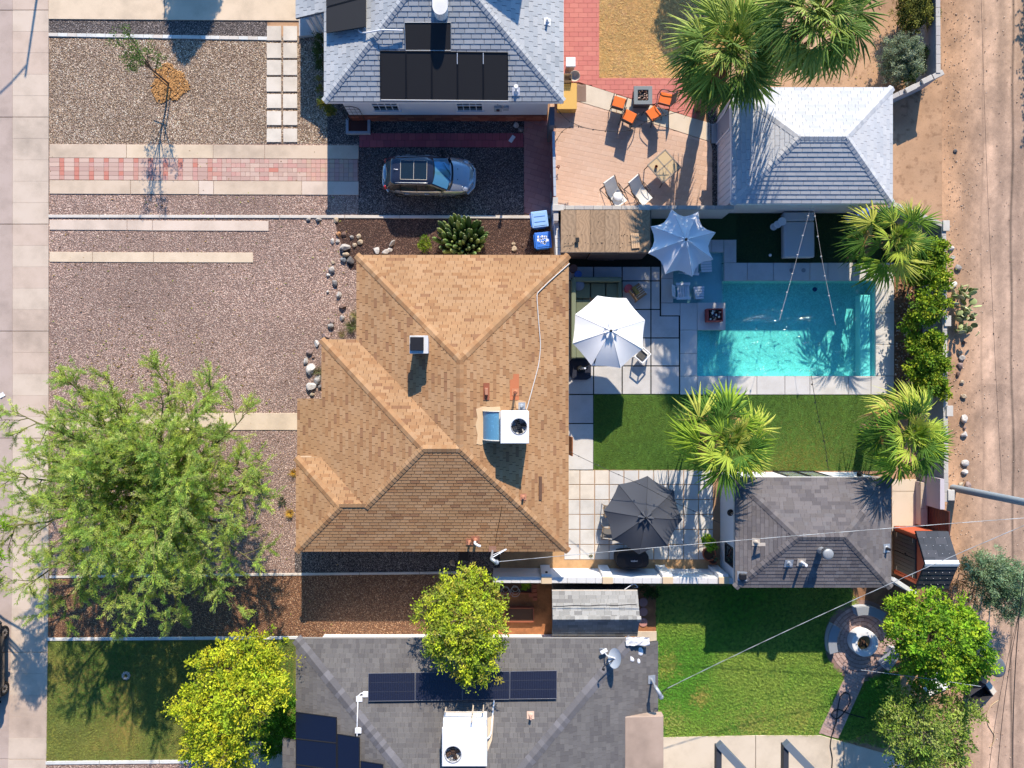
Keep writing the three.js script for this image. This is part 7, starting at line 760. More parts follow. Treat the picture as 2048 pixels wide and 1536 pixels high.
// blobs: [px, py, height, radius across, radius up] as seen from above
function leafyTree(name, label, category, base, blobs, o) {
  const t = thing(name, label, category, [base[0], 0, base[1]], 0, o.group), { clusters = 400, per = 22, len = 0.13, wid = 0.07, spread = 0.2, cols, stem = M.bark, tr = 0.09, shell = 0.45, dark = 0.55, low = -0.25, droop = 0.2 } = o;
  const B = blobs.map(([a, b, h, r, ry]) => ({ c: V(X(a, h) - base[0], h, Z(b, h) - base[1]), r: r / S * (H - h) / H, ry: ry || r / S })), tot = B.reduce((s, b) => s + b.r * b.r, 0), L2 = new Leaves(), wood = [], fork = V(0, Math.min(...B.map((b) => b.c.y)) * (o.fork || 0.45), 0);
  if (o.trunk !== false) wood.push(limb([V(0, -0.05, 0), V(0.02, fork.y * 0.5, 0.01), fork.clone()], [tr * 1.25, tr, tr * 0.85], 7));
  for (const b of B) { const mid = fork.clone().lerp(b.c, 0.5).add(V(gauss() * 0.15, 0.1, gauss() * 0.15)); wood.push(limb([o.trunk === false ? V(b.c.x * 0.4, 0, b.c.z * 0.4) : fork.clone(), mid, b.c.clone()], [tr * 0.7, tr * 0.5, tr * 0.3], 5)); }
  for (let k = 0; k < clusters; k++) {
    let q = R() * tot, b = B[0]; for (const e of B) { q -= e.r * e.r; if (q <= 0) { b = e; break; } }
    let d = rdir(); if (d.y < low) d.y *= -1; const f = shell + (1 - shell) * Math.sqrt(R()), bump = 0.84 + 0.32 * Math.sin(d.x * 7 + d.z * 5 + b.r * 9) * Math.cos(d.z * 8 - d.y * 4), c = b.c.clone().add(V(d.x * b.r * f * bump, d.y * b.ry * f * bump, d.z * b.r * f * bump)); if (c.y < 0.08) c.y = 0.08 + R() * 0.1;
    const tone = rr(1 - dark * 0.6, 1.18), base2 = pick(cols), sp = spread * rr(0.6, 1.4), ls = rr(0.7, 1.35); if (k % (o.twigEvery || 4) === 0) wood.push(limb([b.c.clone().lerp(c, 0.15), b.c.clone().lerp(c, 0.6).add(V(0, 0.05, 0)), c.clone()], [tr * 0.2, tr * 0.14, tr * 0.06], 3));
    for (let i = 0; i < per; i++) { const p = c.clone().add(V(gauss() * sp, gauss() * sp * 0.8, gauss() * sp)), dd = d.clone().multiplyScalar(0.6).add(rdir()).add(V(0, -droop, 0)).normalize(), n = V(0, 1, 0).addScaledVector(rdir(), 0.75).normalize(); L2.add(p, dd, n, len * ls * rr(0.6, 1.25), wid * ls * rr(0.7, 1.2), base2.clone().multiplyScalar(tone * rr(0.82, 1.15))); }
  }
  part(t, o.trunk === false ? 'stem' : 'trunk', merge(wood), stem); part(t, 'foliage', L2.geo(), o.mat || LM); return t;
}
// feathery green-barked tree in the front yard
{
  const bx = X(372), bz = Z(962), t = thing('palo_verde_tree', 'huge airy green barked tree with feathery crown over the front gravel and pavement', 'tree', [bx, 0, bz]), L2 = new Leaves(), wood = [], pc = [[184, 210, 88], [200, 220, 104], [168, 198, 86], [212, 222, 124], [158, 188, 88], [198, 212, 90]].map((q) => col(...q, 1));
  const path = (a, b, lift, n = 5, wob = 0.25) => { const p = []; for (let i = 0; i <= n; i++) { const s = i / n; p.push(a.clone().lerp(b, s).add(V(gauss() * wob * Math.sin(s * PI), lift * Math.sin(s * PI) + gauss() * wob * 0.4 * Math.sin(s * PI), gauss() * wob * Math.sin(s * PI)))); } return p; }, at = (p, s) => { const f = s * (p.length - 1), i = Math.min(p.length - 2, Math.floor(f)); return p[i].clone().lerp(p[i + 1], f - i); };
  for (let k = 0; k < 4; k++) wood.push(limb(path(V(gauss() * 0.15, -0.05, gauss() * 0.15), V(Math.cos(k * 1.57) * 0.5, 1.3, Math.sin(k * 1.57) * 0.5), 0, 4, 0.06), [0.2, 0.18, 0.16, 0.14, 0.13], 7));
  // outline of the crown from above: radius by direction in photograph pixels round its middle
  const cx = 262, cz = 985, hgt = 4.6, nL = 46; for (let k = 0; k < nL; k++) {
    const a = k / nL * 2 * PI + gauss() * 0.1, ring = k % 3, f = [1, 0.72, 0.42][ring] * rr(0.92, 1.04), h = [4.1, 5.1, 5.9][ring] + gauss() * 0.5, rad = 285 + 18 * Math.cos(2 * a) + (Math.sin(a) > 0.2 ? 14 : 0), ex = cx + Math.cos(a) * rad * f * 0.93, ez = cz + Math.sin(a) * rad * f * 0.95;
    const tip = V(X(ex, h) - bx, h, Z(ez, h) - bz), st = V(Math.cos(k % 4 * 1.57) * 0.45, 1.25, Math.sin(k % 4 * 1.57) * 0.45), P = path(st, tip, 0.55, 6, 0.3), L1 = st.distanceTo(tip); wood.push(limb(P, [0.1, 0.085, 0.07, 0.055, 0.042, 0.03, 0.015], 5));
    const nS = Math.round(5 + L1 * 1.5); for (let j = 0; j < nS; j++) { const s = 0.3 + 0.7 * (j + R()) / nS, o = at(P, s), dirL = tip.clone().sub(st).normalize(), d = dirL.clone().multiplyScalar(0.75).add(rdir().multiplyScalar(0.9)).add(V(0, 0.12, 0)).normalize(), len = rr(0.8, 1.6) * (1.15 - s * 0.4), e = o.clone().addScaledVector(d, len), Q = path(o, e, 0.06, 3, 0.08); wood.push(limb(Q, [0.03, 0.022, 0.015, 0.006], 3));
      for (let m = 0; m < 7; m++) { const u = rr(0.2, 1), b0 = at(Q, u), d2 = d.clone().add(rdir().multiplyScalar(0.85)).add(V(0, -0.12, 0)).normalize(), l2 = rr(0.35, 0.8), tone = rr(0.66, 1.14), c0 = pick(pc); wood.push(limb([b0, b0.clone().addScaledVector(d2, l2 * 0.6).add(V(0, -0.02, 0)), b0.clone().addScaledVector(d2, l2).add(V(0, -0.08, 0))], [0.011, 0.008, 0.004], 3));
        for (let q = 0; q < 76; q++) { const w = rr(0.15, 1.05), p = b0.clone().addScaledVector(d2, l2 * w).add(V(gauss() * 0.05, gauss() * 0.05 - 0.05 * w, gauss() * 0.05)), dd = d2.clone().add(rdir().multiplyScalar(0.9)).normalize(); L2.add(p, dd, V(0, 1, 0).addScaledVector(rdir(), 0.8).normalize(), rr(0.06, 0.15), rr(0.013, 0.024), c0.clone().multiplyScalar(tone * rr(0.85, 1.12))); } } }
  }
  part(t, 'trunk', merge(wood), M.barkg); part(t, 'foliage', L2.geo(), LMF);
}
const yellowgreen = [[200, 212, 46], [184, 202, 44], [214, 218, 58], [160, 184, 44], [204, 200, 42]].map((q) => col(...q, 0.92)), brightgreen = greens([[156, 200, 42], [138, 188, 40], [176, 208, 50], [116, 164, 40], [182, 206, 46]]), olive = [[172, 186, 62], [154, 174, 58], [188, 196, 74], [138, 158, 56], [186, 176, 68]].map((q) => col(...q, 0.85));
leafyTree('leafy_tree', 'broad yellow green leafy tree beside the front lawn and grey roof corner', 'tree', [X(500), Z(1345)], [[440, 1330, 3.2, 62], [500, 1310, 3.6, 62], [545, 1300, 3.4, 48], [420, 1400, 3.0, 62], [490, 1390, 4.0, 72], [540, 1365, 3.6, 55], [420, 1470, 2.8, 55], [475, 1465, 3.4, 66], [415, 1500, 2.4, 42], [470, 1510, 2.8, 50], [375, 1405, 2.6, 36]], { clusters: 900, per: 22, len: 0.13, wid: 0.07, spread: 0.17, cols: yellowgreen, tr: 0.13, low: -0.1 });
leafyTree('green_shrub', 'dense bright green feathery shrub between the yellow green tree and solar panels', 'shrub', [X(566), Z(1425)], [[568, 1425, 1.2, 32, 0.9], [560, 1460, 1.1, 34, 0.9], [575, 1395, 1.0, 24, 0.7], [545, 1490, 0.9, 26, 0.6]], { clusters: 300, per: 30, len: 0.12, wid: 0.035, spread: 0.12, cols: greens([[96, 160, 30], [80, 146, 28], [116, 172, 40]]), trunk: false, tr: 0.05, droop: -0.3 });
leafyTree('leafy_tree', 'olive yellow leafy tree overhanging the grey roof and its solar panels', 'tree', [X(915), Z(1195)], [[930, 1175, 3.6, 52], [905, 1195, 4.1, 60], [965, 1185, 3.9, 52], [870, 1215, 3.8, 46], [925, 1235, 4.7, 66], [978, 1235, 4.2, 42], [890, 1265, 4.6, 56], [950, 1275, 4.6, 58], [900, 1300, 4.4, 46], [960, 1320, 4.4, 48], [940, 1345, 4.2, 34], [985, 1290, 4.2, 30]], { clusters: 900, per: 20, len: 0.13, wid: 0.06, spread: 0.16, cols: [...olive, ...yellowgreen.slice(0, 4)], tr: 0.12, low: -0.15 });
leafyTree('leafy_tree', 'dense bright green leafy tree between the fire pit and the alley', 'tree', [X(1850), Z(1258)], [[1800, 1215, 2.6, 36], [1850, 1215, 3.0, 52], [1905, 1225, 3.0, 44], [1800, 1265, 3.1, 44], [1860, 1270, 3.8, 66], [1930, 1265, 3.3, 52], [1815, 1310, 2.9, 42], [1880, 1320, 3.3, 58], [1945, 1310, 3.0, 46], [1840, 1340, 2.6, 36], [1920, 1345, 2.6, 38], [1790, 1205, 2.2, 24]], { clusters: 900, per: 22, len: 0.13, wid: 0.085, spread: 0.15, cols: brightgreen, tr: 0.12, low: -0.1 });
leafyTree('loose_tree', 'loose grey green leafy tree with pale twigs below the bright green tree', 'tree', [X(1830), Z(1440)], [[1800, 1415, 2.6, 44], [1850, 1400, 2.6, 40], [1905, 1410, 2.4, 36], [1790, 1465, 2.8, 42], [1845, 1460, 3.2, 56], [1900, 1470, 2.8, 42], [1830, 1510, 2.8, 50], [1890, 1515, 2.6, 40], [1935, 1425, 2.0, 26], [1770, 1440, 2.3, 26]], { clusters: 680, per: 18, len: 0.13, wid: 0.065, spread: 0.18, cols: greens([[146, 174, 64], [164, 188, 78], [128, 160, 58], [180, 194, 98]]), tr: 0.1, stem: mat(170, 156, 130, 0.9), twigEvery: 2, low: -0.1 });
leafyTree('grey_shrub', 'feathery grey green shrub at the alley side right of the red shed', 'shrub', [X(1975), Z(1160)], [[1985, 1140, 1.8, 46, 0.9], [2020, 1160, 2.0, 48, 1.0], [1955, 1130, 1.4, 34, 0.7], [2010, 1205, 1.6, 40, 0.8], [1975, 1180, 1.5, 36, 0.8], [2045, 1200, 1.6, 34, 0.8]], { clusters: 620, per: 32, len: 0.15, wid: 0.028, spread: 0.14, cols: greens([[164, 194, 146], [148, 180, 134], [184, 208, 164], [134, 162, 112]]), trunk: false, tr: 0.05, droop: -0.2 });
leafyTree('dry_shrub', 'sparse brown and green shrub between the red shed and the grey green shrub', 'shrub', [X(1930), Z(1165)], [[1925, 1165, 1.0, 26, 0.6], [1945, 1185, 0.9, 26, 0.5], [1925, 1130, 0.9, 18, 0.5]], { clusters: 90, per: 14, len: 0.12, wid: 0.025, spread: 0.14, cols: greens([[140, 130, 80], [120, 124, 64], [166, 140, 92]]), trunk: false, tr: 0.04, twigEvery: 1 });
const hedge = [['first shrub of the wall hedge, tucked under the palm by the garage', [[1862, 500, 1.6, 26, 0.8], [1842, 515, 1.3, 24, 0.7], [1875, 520, 1.4, 20, 0.6]]], ['second shrub of the wall hedge, just below the first palm', [[1850, 548, 1.5, 28, 0.7], [1873, 560, 1.6, 24, 0.7], [1822, 553, 1.1, 20, 0.5]]], ['third and widest shrub of the wall hedge, opposite the pool end', [[1850, 605, 1.6, 34, 0.8], [1875, 612, 1.6, 24, 0.7], [1845, 635, 1.5, 32, 0.8], [1818, 650, 1.0, 22, 0.5]]], ['fourth and narrowest shrub of the wall hedge, beside the prickly pear', [[1862, 682, 1.5, 24, 0.6], [1835, 690, 1.2, 24, 0.6]]], ['fifth shrub of the wall hedge, opposite the lower pool deck corner', [[1850, 722, 1.5, 30, 0.8], [1875, 730, 1.5, 22, 0.7], [1830, 740, 1.2, 24, 0.6]]], ['last shrub of the wall hedge, above the palm at the lawn end', [[1855, 765, 1.5, 28, 0.7], [1880, 780, 1.4, 18, 0.6], [1840, 775, 1.1, 20, 0.6]]]];
hedge.forEach(([l, b]) => leafyTree('hedge_shrub', 'yellow green ' + l, 'shrub', [X(b[0][0], 1), Z(b[0][1], 1)], b, { clusters: 190, per: 15, len: 0.13, wid: 0.08, spread: 0.13, cols: greens([[168, 190, 40], [146, 176, 38], [186, 196, 52], [110, 150, 36], [128, 164, 34]]), trunk: false, tr: 0.05, low: 0 }));
leafyTree('olive_shrub', 'large olive green shrub at the wall above the round clipped one', 'shrub', [X(1825, 1), Z(28, 1)], [[1825, 25, 1.0, 42, 0.8], [1814, 5, 1.0, 36, 0.8], [1845, 35, 0.9, 28, 0.7], [1812, 42, 0.9, 30, 0.7], [1840, -5, 1, 36, 0.8]], { clusters: 620, per: 30, len: 0.075, wid: 0.04, spread: 0.11, cols: greens([[150, 152, 62], [132, 134, 54], [168, 166, 72], [112, 120, 50]]), trunk: false, tr: 0.05, low: 0 });
leafyTree('round_shrub', 'round clipped grey green shrub by the diagonal wall', 'shrub', [X(1800, 0.8), Z(122, 0.8)], [[1799, 121, 0.9, 49, 0.95], [1806, 110, 0.9, 40, 0.95], [1800, 145, 0.8, 36, 0.8]], { clusters: 620, per: 34, len: 0.065, wid: 0.04, spread: 0.09, cols: greens([[164, 178, 140], [150, 166, 126], [180, 190, 156], [128, 146, 106]]), trunk: false, tr: 0.05, low: 0, shell: 0.75 });
leafyTree('green_shrub', 'small fresh green shrub growing into the round clipped shrub', 'shrub', [X(1852, 0.6), Z(110, 0.6)], [[1855, 108, 0.6, 20, 0.6], [1850, 135, 0.5, 20, 0.5], [1815, 150, 0.9, 22, 0.5]], { clusters: 150, per: 24, len: 0.08, wid: 0.035, spread: 0.09, cols: greens([[104, 140, 44], [88, 122, 40], [120, 152, 52]]), trunk: false, tr: 0.04, low: 0 });
leafyTree('dark_shrub', 'dark green shrub growing along the west wall of the white house', 'shrub', [X(646, 0.5), Z(110, 0.5)], [[644, 85, 0.9, 14, 0.8], [643, 110, 0.9, 15, 0.8], [645, 135, 0.8, 12, 0.7]], { clusters: 120, per: 22, len: 0.08, wid: 0.03, spread: 0.1, cols: greens([[70, 96, 40], [60, 84, 36], [84, 108, 48]]), trunk: false, tr: 0.04, low: 0 });
leafyTree('yellow_shrub', 'small yellow flowering shrub at the white house corner by the planter', 'shrub', [X(652, 0.4), Z(212, 0.4)], [[650, 208, 0.5, 15, 0.45], [662, 222, 0.45, 13, 0.4]], { clusters: 80, per: 22, len: 0.07, wid: 0.035, spread: 0.08, cols: greens([[150, 150, 50], [176, 160, 60], [110, 128, 48]]), trunk: false, tr: 0.03, low: 0 });
leafyTree('yellow_shrub', 'tiny yellow shrub along the white house wall below the dark shrub', 'shrub', [X(637, 0.3), Z(162, 0.3)], [[637, 160, 0.3, 8, 0.3], [640, 178, 0.25, 7, 0.25]], { clusters: 30, per: 16, len: 0.06, wid: 0.03, spread: 0.06, cols: greens([[180, 160, 60], [130, 130, 56]]), trunk: false, tr: 0.03, low: 0 });
leafyTree('succulent', 'small bright lime green round plant beside the cactus clump', 'plant', [X(851, 0.3), Z(489, 0.3)], [[851, 489, 0.28, 17, 0.35]], { clusters: 90, per: 14, len: 0.08, wid: 0.025, spread: 0.05, cols: greens([[150, 178, 44], [130, 164, 40], [172, 190, 60]]), trunk: false, tr: 0.02, low: 0, droop: -0.7, shell: 0.3 });
leafyTree('leafy_plant', 'leafy green plant growing in the larger terracotta pot', 'plant', [X(1418, 0.7), Z(1086, 0.7)], [[1420, 1088, 0.8, 14, 0.35], [1412, 1080, 0.7, 10, 0.3]], { clusters: 50, per: 16, len: 0.12, wid: 0.05, spread: 0.07, cols: brightgreen, trunk: false, tr: 0.02, low: 0 });
leafyTree('bed_plants', 'green vegetable plant growing in the planted bed by the white wall', 'plant', [X(1052, 0.4), Z(1170, 0.4)], [[1052, 1169, 0.45, 10, 0.25]], { clusters: 30, per: 14, len: 0.08, wid: 0.04, spread: 0.05, cols: brightgreen, trunk: false, tr: 0.02, low: 0 });
leafyTree('weedy_plant', 'dark leafy ground plant at the shed end of the shaded back lawn', 'plant', [X(1292, 0.3), Z(1180, 0.3)], [[1290, 1178, 0.3, 14, 0.3], [1305, 1186, 0.25, 12, 0.25]], { clusters: 50, per: 16, len: 0.09, wid: 0.04, spread: 0.08, cols: greens([[80, 110, 40], [66, 96, 34]]), trunk: false, tr: 0.02, low: 0 });
leafyTree('street_tree', 'green leaf edge of a tree crown beyond the street side of the pavement', 'tree', [X(-40), Z(1080)], [[-22, 1060, 4.2, 30], [-20, 1120, 4.4, 32], [-16, 1170, 4.0, 28], [-40, 1100, 4.6, 50]], { clusters: 260, per: 22, len: 0.14, wid: 0.04, spread: 0.18, cols: brightgreen, tr: 0.1 });
// young staked tree with its mulch ring
{
  const bx = X(338), bz = Z(168), t = thing('young_tree', 'young thin tree with sparse crown in the orange mulch ring', 'tree', [bx, 0, bz]), wood = [], L2 = new Leaves(), c = greens([[96, 128, 50], [112, 144, 58], [80, 112, 44]]); wood.push(limb([V(0, 0, 0), V(0.02, 0.9, 0.02), V(-0.04, 1.6, 0), V(-0.02, 2.1, -0.04)], [0.05, 0.045, 0.04, 0.03], 6));
  for (let k = 0; k < 9; k++) { const a = k * 2.4, r = rr(0.3, 1.1), h = rr(2.8, 4.4), e = V(Math.cos(a) * r, h, Math.sin(a) * r), o = V(-0.02, rr(1.2, 2.1), 0), m = o.clone().lerp(e, 0.5).add(V(0, 0.1, 0)); wood.push(limb([o, m, e], [0.025, 0.018, 0.008], 4)); for (let j = 0; j < 15; j++) { const p = o.clone().lerp(e, rr(0.45, 1.05)).add(V(gauss() * 0.22, gauss() * 0.22, gauss() * 0.22)), cc = pick(c); for (let i = 0; i < 12; i++) L2.add(p.clone().add(V(gauss() * 0.1, gauss() * 0.1, gauss() * 0.1)), rdir(), V(0, 1, 0).addScaledVector(rdir(), 0.8).normalize(), rr(0.06, 0.12), rr(0.025, 0.045), cc.clone().multiplyScalar(rr(0.75, 1.2))); } }
  part(t, 'trunk', merge(wood), M.bark); part(t, 'foliage', L2.geo(), LM2);
  const s = thing('tree_stake', 'wooden stake with a crosspiece propping the young tree', 'stake', [bx + 0.12, 0, bz + 0.25]); part(s, 'stake', bar([0, 0, 0], [0, 1.7, 0], 0.025, 6), M.bark); part(s, 'crosspiece', bar([-0.6, 1.1, -0.1], [0.05, 1.2, 0], 0.022, 6), M.bark);
  const chips = new THREE.InstancedMesh(new THREE.BoxGeometry(0.09, 0.012, 0.03), M.mulchorange, 1500), mm = new THREE.Matrix4(), qq = new THREE.Quaternion(); for (let i = 0; i < 1500; i++) { const a = R() * 2 * PI, r = Math.pow(R(), 0.6) * 0.86 * (1 + 0.12 * Math.sin(a * 3 + 1) + 0.08 * Math.sin(a * 7)); qq.setFromEuler(new THREE.Euler(gauss() * 0.4, R() * PI, gauss() * 0.4)); mm.compose(V(bx + Math.cos(a) * r, 0.02 + R() * 0.03, bz + Math.sin(a) * r), qq, V(rr(0.6, 1.2), 1, rr(0.7, 1.4))); chips.setMatrixAt(i, mm); chips.setColorAt(i, new THREE.Color().setScalar(rr(0.6, 1.25))); } chips.name = 'mulch_ring'; scene.add(chips); tag(chips, 'ring of orange wood chips around the young tree', 'mulch'); chips.userData.kind = 'stuff';
}
// ---------- fan palms ----------
function frondGeo(Rf, pet, droop, nseg, seed, span = 1.85) { // leaf stalk along +x and a pleated fan of pointed segments
  const q = rngOf(seed), pos = [], add = (...v) => v.forEach((p) => pos.push(p[0], p[1], p[2])), span0 = 0; const ts = [0.06, 0.5, 0.78, 1];
  for (let k = 0; k < nseg; k++) { if (q() < 0.07) continue; const bend = (q() - 0.5) * 0.22, hang = q() < 0.2 ? 1.8 : 1; const a = (k / (nseg - 1) - 0.5) * 2 * span, da = span / nseg * 1.05, len = Rf * (0.72 + 0.28 * Math.cos(a * 0.7)) * (0.9 + q() * 0.16), dr = droop * (0.6 + q() * 0.7) * hang, row = (t) => { const r = t * len, w = t < 0.55 ? r * Math.tan(da) : len * 0.55 * Math.tan(da) * (1 - t) / 0.45 * 0.9 + 0.003, a2 = a + bend * t * t, ca = Math.cos(a2), sa = Math.sin(a2), y = 0.1 * r * Math.abs(Math.sin(a)) - dr * t * t * Rf * (0.5 + 0.5 * Math.abs(a) / span), P = (s, up) => [pet + r * ca - sa * s, y + up, r * sa + ca * s]; return [P(-w, -w * 0.35), P(0, w * 0.35), P(w, -w * 0.35)]; };
    const rows = ts.map(row); for (let i = 0; i < 3; i++) for (let j = 0; j < 2; j++) { const A = rows[i][j], B = rows[i][j + 1], C = rows[i + 1][j + 1], D = rows[i + 1][j]; add(A, B, C, A, C, D); } }
  const s = 0.018; add([0, 0, -s * 1.5], [0, 0, s * 1.5], [pet, 0, s], [0, 0, -s * 1.5], [pet, 0, s], [pet, 0, -s], [0, s, -s], [pet, s, s], [0, s, s], [0, s, -s], [pet, s, -s], [pet, s, s]);
  const g = new THREE.BufferGeometry(); g.setAttribute('position', new THREE.Float32BufferAttribute(pos, 3)); g.setAttribute('uv', new THREE.BufferAttribute(new Float32Array(pos.length / 3 * 2), 2)); g.computeVertexNormals(); return g;
}
const frondMats = [[158, 188, 52], [184, 202, 70], [126, 162, 46], [90, 130, 40], [206, 208, 90]].map((c) => phys(...c, 0.8, { transmission: 0.3, thickness: 0, specularIntensity: 0.4 })), frondTall = [[134, 164, 58], [156, 178, 70], [110, 142, 50], [178, 192, 90], [90, 122, 44]].map((c) => phys(...c, 0.75, { transmission: 0.25, thickness: 0, specularIntensity: 0.5 })), dryMat = phys(190, 150, 84, 0.9, { transmission: 0.2, thickness: 0 });
const fg = [0, 1, 2, 3, 4, 5, 6, 7].map((k) => frondGeo([1, 1.05, 0.95, 1, 1.1, 0.9, 1.02, 0.98][k], [0.95, 0.85, 1.05, 0.95, 0.9, 1.1, 1, 0.8][k], [0.3, 0.4, 0.5, 0.6, 0.75, 0.85, 1.0, 1.2][k], [24, 22, 20, 21, 23, 19, 21, 20][k], 40 + k, [1.9, 1.75, 1.5, 1.85, 1.4, 1.8, 1.6, 1.3][k]));
function palm(label, px, py, h, rad, n, o = {}) {
  const x = X(px, h), z = Z(py, h), t = thing('fan_palm', label, 'palm tree', [x, 0, z], 0), bx = o.base ? o.base[0] - x : 0, bz = o.base ? o.base[1] - z : 0, tr = o.tr || 0.17, mats = o.mats || frondMats, k0 = rad / 1.95;
  const tp = [], rd = []; for (let i = 0; i <= 24; i++) { const s = i / 24; tp.push(V(bx * (1 - s) ** 1.5, s * h, bz * (1 - s) ** 1.5)); rd.push(tr * (1.25 - 0.3 * s) * (i % 2 ? 1.06 : 0.96)); } part(t, 'trunk', limb(tp, rd, 12), mat(124, 100, 78, 1));
  for (let i = -14; i < n; i++) { const s = Math.max(0, i) / (n - 1), lo = o.loose ? 1 : 0.5, el = (1.25 - 1.9 * Math.pow(s, 0.8) + (i < 0 ? gauss() * 0.25 : 0)) + gauss() * 0.22 * lo, az = i * 2.39996 + gauss() * 0.4 * lo, sc = k0 * (0.6 + 0.44 * Math.min(1, s * 2.2)) * rr(1 - 0.2 * lo, 1.1) * (i < 0 ? 0.75 : 1), m = part(t, 'frond', fg[Math.max(0, Math.min(7, Math.floor(s * 6 + R() * 3 - 0.6)))], s > (o.noDry ? 0.95 : 0.88) ? dryMat : mats[Math.floor(R() * mats.length)]);
    const qd = new THREE.Quaternion().setFromEuler(new THREE.Euler(gauss() * (0.3 + 0.4 * lo), -az, el, 'YZX')); m.quaternion.copy(qd); m.position.set(Math.cos(az) * tr * 0.5, h - 0.1 + 0.25 * (1 - s), Math.sin(az) * tr * 0.5); m.scale.setScalar(sc); }
  const boots = []; for (let i = 0; i < 26; i++) { const a = i * 2.4, y = h - 0.25 - i * 0.035; boots.push(bar([Math.cos(a) * tr * 0.9, y, Math.sin(a) * tr * 0.9], [Math.cos(a) * (tr + 0.2), y + 0.22, Math.sin(a) * (tr + 0.2)], 0.03, 4, 0.015)); } part(t, 'leaf_boots', merge(boots), mat(186, 150, 100, 0.9)).userData.kind = 'stuff';
  if (o.skirt) { const L2 = [], q = rngOf(7); for (let i = 0; i < 180; i++) { const a = q() * 2 * PI, y = h - 0.4 - q() * o.skirt, r = tr + 0.05 + q() * 0.1; L2.push(bar([Math.cos(a) * r, y, Math.sin(a) * r], [Math.cos(a) * (r + 0.16 + q() * 0.14), y - 0.55 - q() * 0.3, Math.sin(a) * (r + 0.16 + q() * 0.14)], 0.028, 3, 0.01)); } part(t, 'dead_frond_skirt', merge(L2), mat(150, 120, 84, 1)).userData.kind = 'stuff'; }
  return t;
}
palm('tall fan palm standing over the stamped patio and garage corner', 1464, 96, 6.0, 2.25, 52, { mats: frondTall, skirt: 3.2, tr: 0.24, noDry: true, base: [8.75, -12.9] });
palm('tall fan palm whose crown hangs over the dirt yard behind the garage', 1638, 28, 8.5, 2.1, 52, { mats: frondTall, skirt: 3.4, tr: 0.22, noDry: true, base: [9.3, -13.1] });
palm('fan palm between the garage and the wall hedge, over the turf', 1786, 478, 3.0, 2.0, 26, { noDry: true, loose: 1 });
palm('big yellow green fan palm over the artificial lawn and studio corner', 1457, 884, 3.9, 2.3, 36, { loose: 1 });
palm('fan palm at the wall end of the artificial lawn beside the studio', 1815, 868, 3.7, 2.2, 32, { loose: 1 });
{ const t = thing('young_palm', 'single small fan palm rising in the bed above the lawn end palm', 'palm tree', [X(1812, 1.6), 0, Z(792, 1.6)]); part(t, 'trunk', limb([V(0, 0, 0), V(0, 0.6, 0), V(0, 1.1, 0)], [0.09, 0.08, 0.07], 8), M.bark); for (let i = 0; i < 7; i++) { const m = part(t, 'frond', fg[i % 3], pick(frondMats)); m.quaternion.setFromEuler(new THREE.Euler(gauss() * 0.3, -i * 2.4, 1.0 - i * 0.12, 'YZX')); m.position.y = 1.1; m.scale.setScalar(0.42); } }
// ---------- cacti and small plants ----------
{
  const bx = X(925, 0.2), bz = Z(478, 0.2), t = thing('columnar_cactus', 'big clump of many ribbed columnar cactus stems in the mulch bed', 'cactus', [bx, 0, bz]), cm = [mat(100, 130, 66, 0.75), mat(118, 148, 78, 0.75), mat(86, 112, 66, 0.75), mat(146, 164, 92, 0.75)];
  const stem = (l, r) => { const prof = []; for (let i = 0; i <= 7; i++) { const s = i / 7, w = s > 0.8 ? Math.sqrt(Math.max(0, 1 - ((s - 0.8) / 0.2) ** 2)) : 0.85 + 0.15 * Math.min(1, s * 4); prof.push([Math.max(0.004, r * w), s * l]); } const g = new THREE.LatheGeometry(prof.map((q) => new THREE.Vector2(...q)), 20), p = g.attributes.position; for (let i = 0; i < p.count; i++) { const a = Math.atan2(p.getZ(i), p.getX(i)), f = 1 + 0.22 * Math.cos(a * 10); p.setX(i, p.getX(i) * f); p.setZ(i, p.getZ(i) * f); } g.computeVertexNormals(); return uvm(g); };
  const gs = [stem(1.0, 0.075), stem(1.25, 0.08), stem(0.75, 0.07), stem(1.4, 0.08)]; const top = uvm(new THREE.SphereGeometry(0.03, 7, 5)); for (let i = 0; i < 90; i++) { const a = i * 2.4, r = 0.98 * Math.sqrt(i / 90) * rr(0.9, 1.08), up = R() < 0.5, m = part(t, 'stem', gs[i % 4], pick(cm)), d = V(Math.cos(a) * r * 0.42 + gauss() * 0.12, 1, Math.sin(a) * r * 0.4 - 0.1 + gauss() * 0.12).normalize(); m.position.set(Math.cos(a) * r * 0.95, 0, Math.sin(a) * r * 0.75); m.quaternion.setFromUnitVectors(V(0, 1, 0), d); m.scale.set(1, rr(0.8, 1.1) * (1.15 - 0.4 * r), 1); const tp = part(m, 'stem_tip', top, mat(156, 160, 112, 0.9)); tp.position.y = [1.0, 1.25, 0.75, 1.4][i % 4] * 0.985; }
}
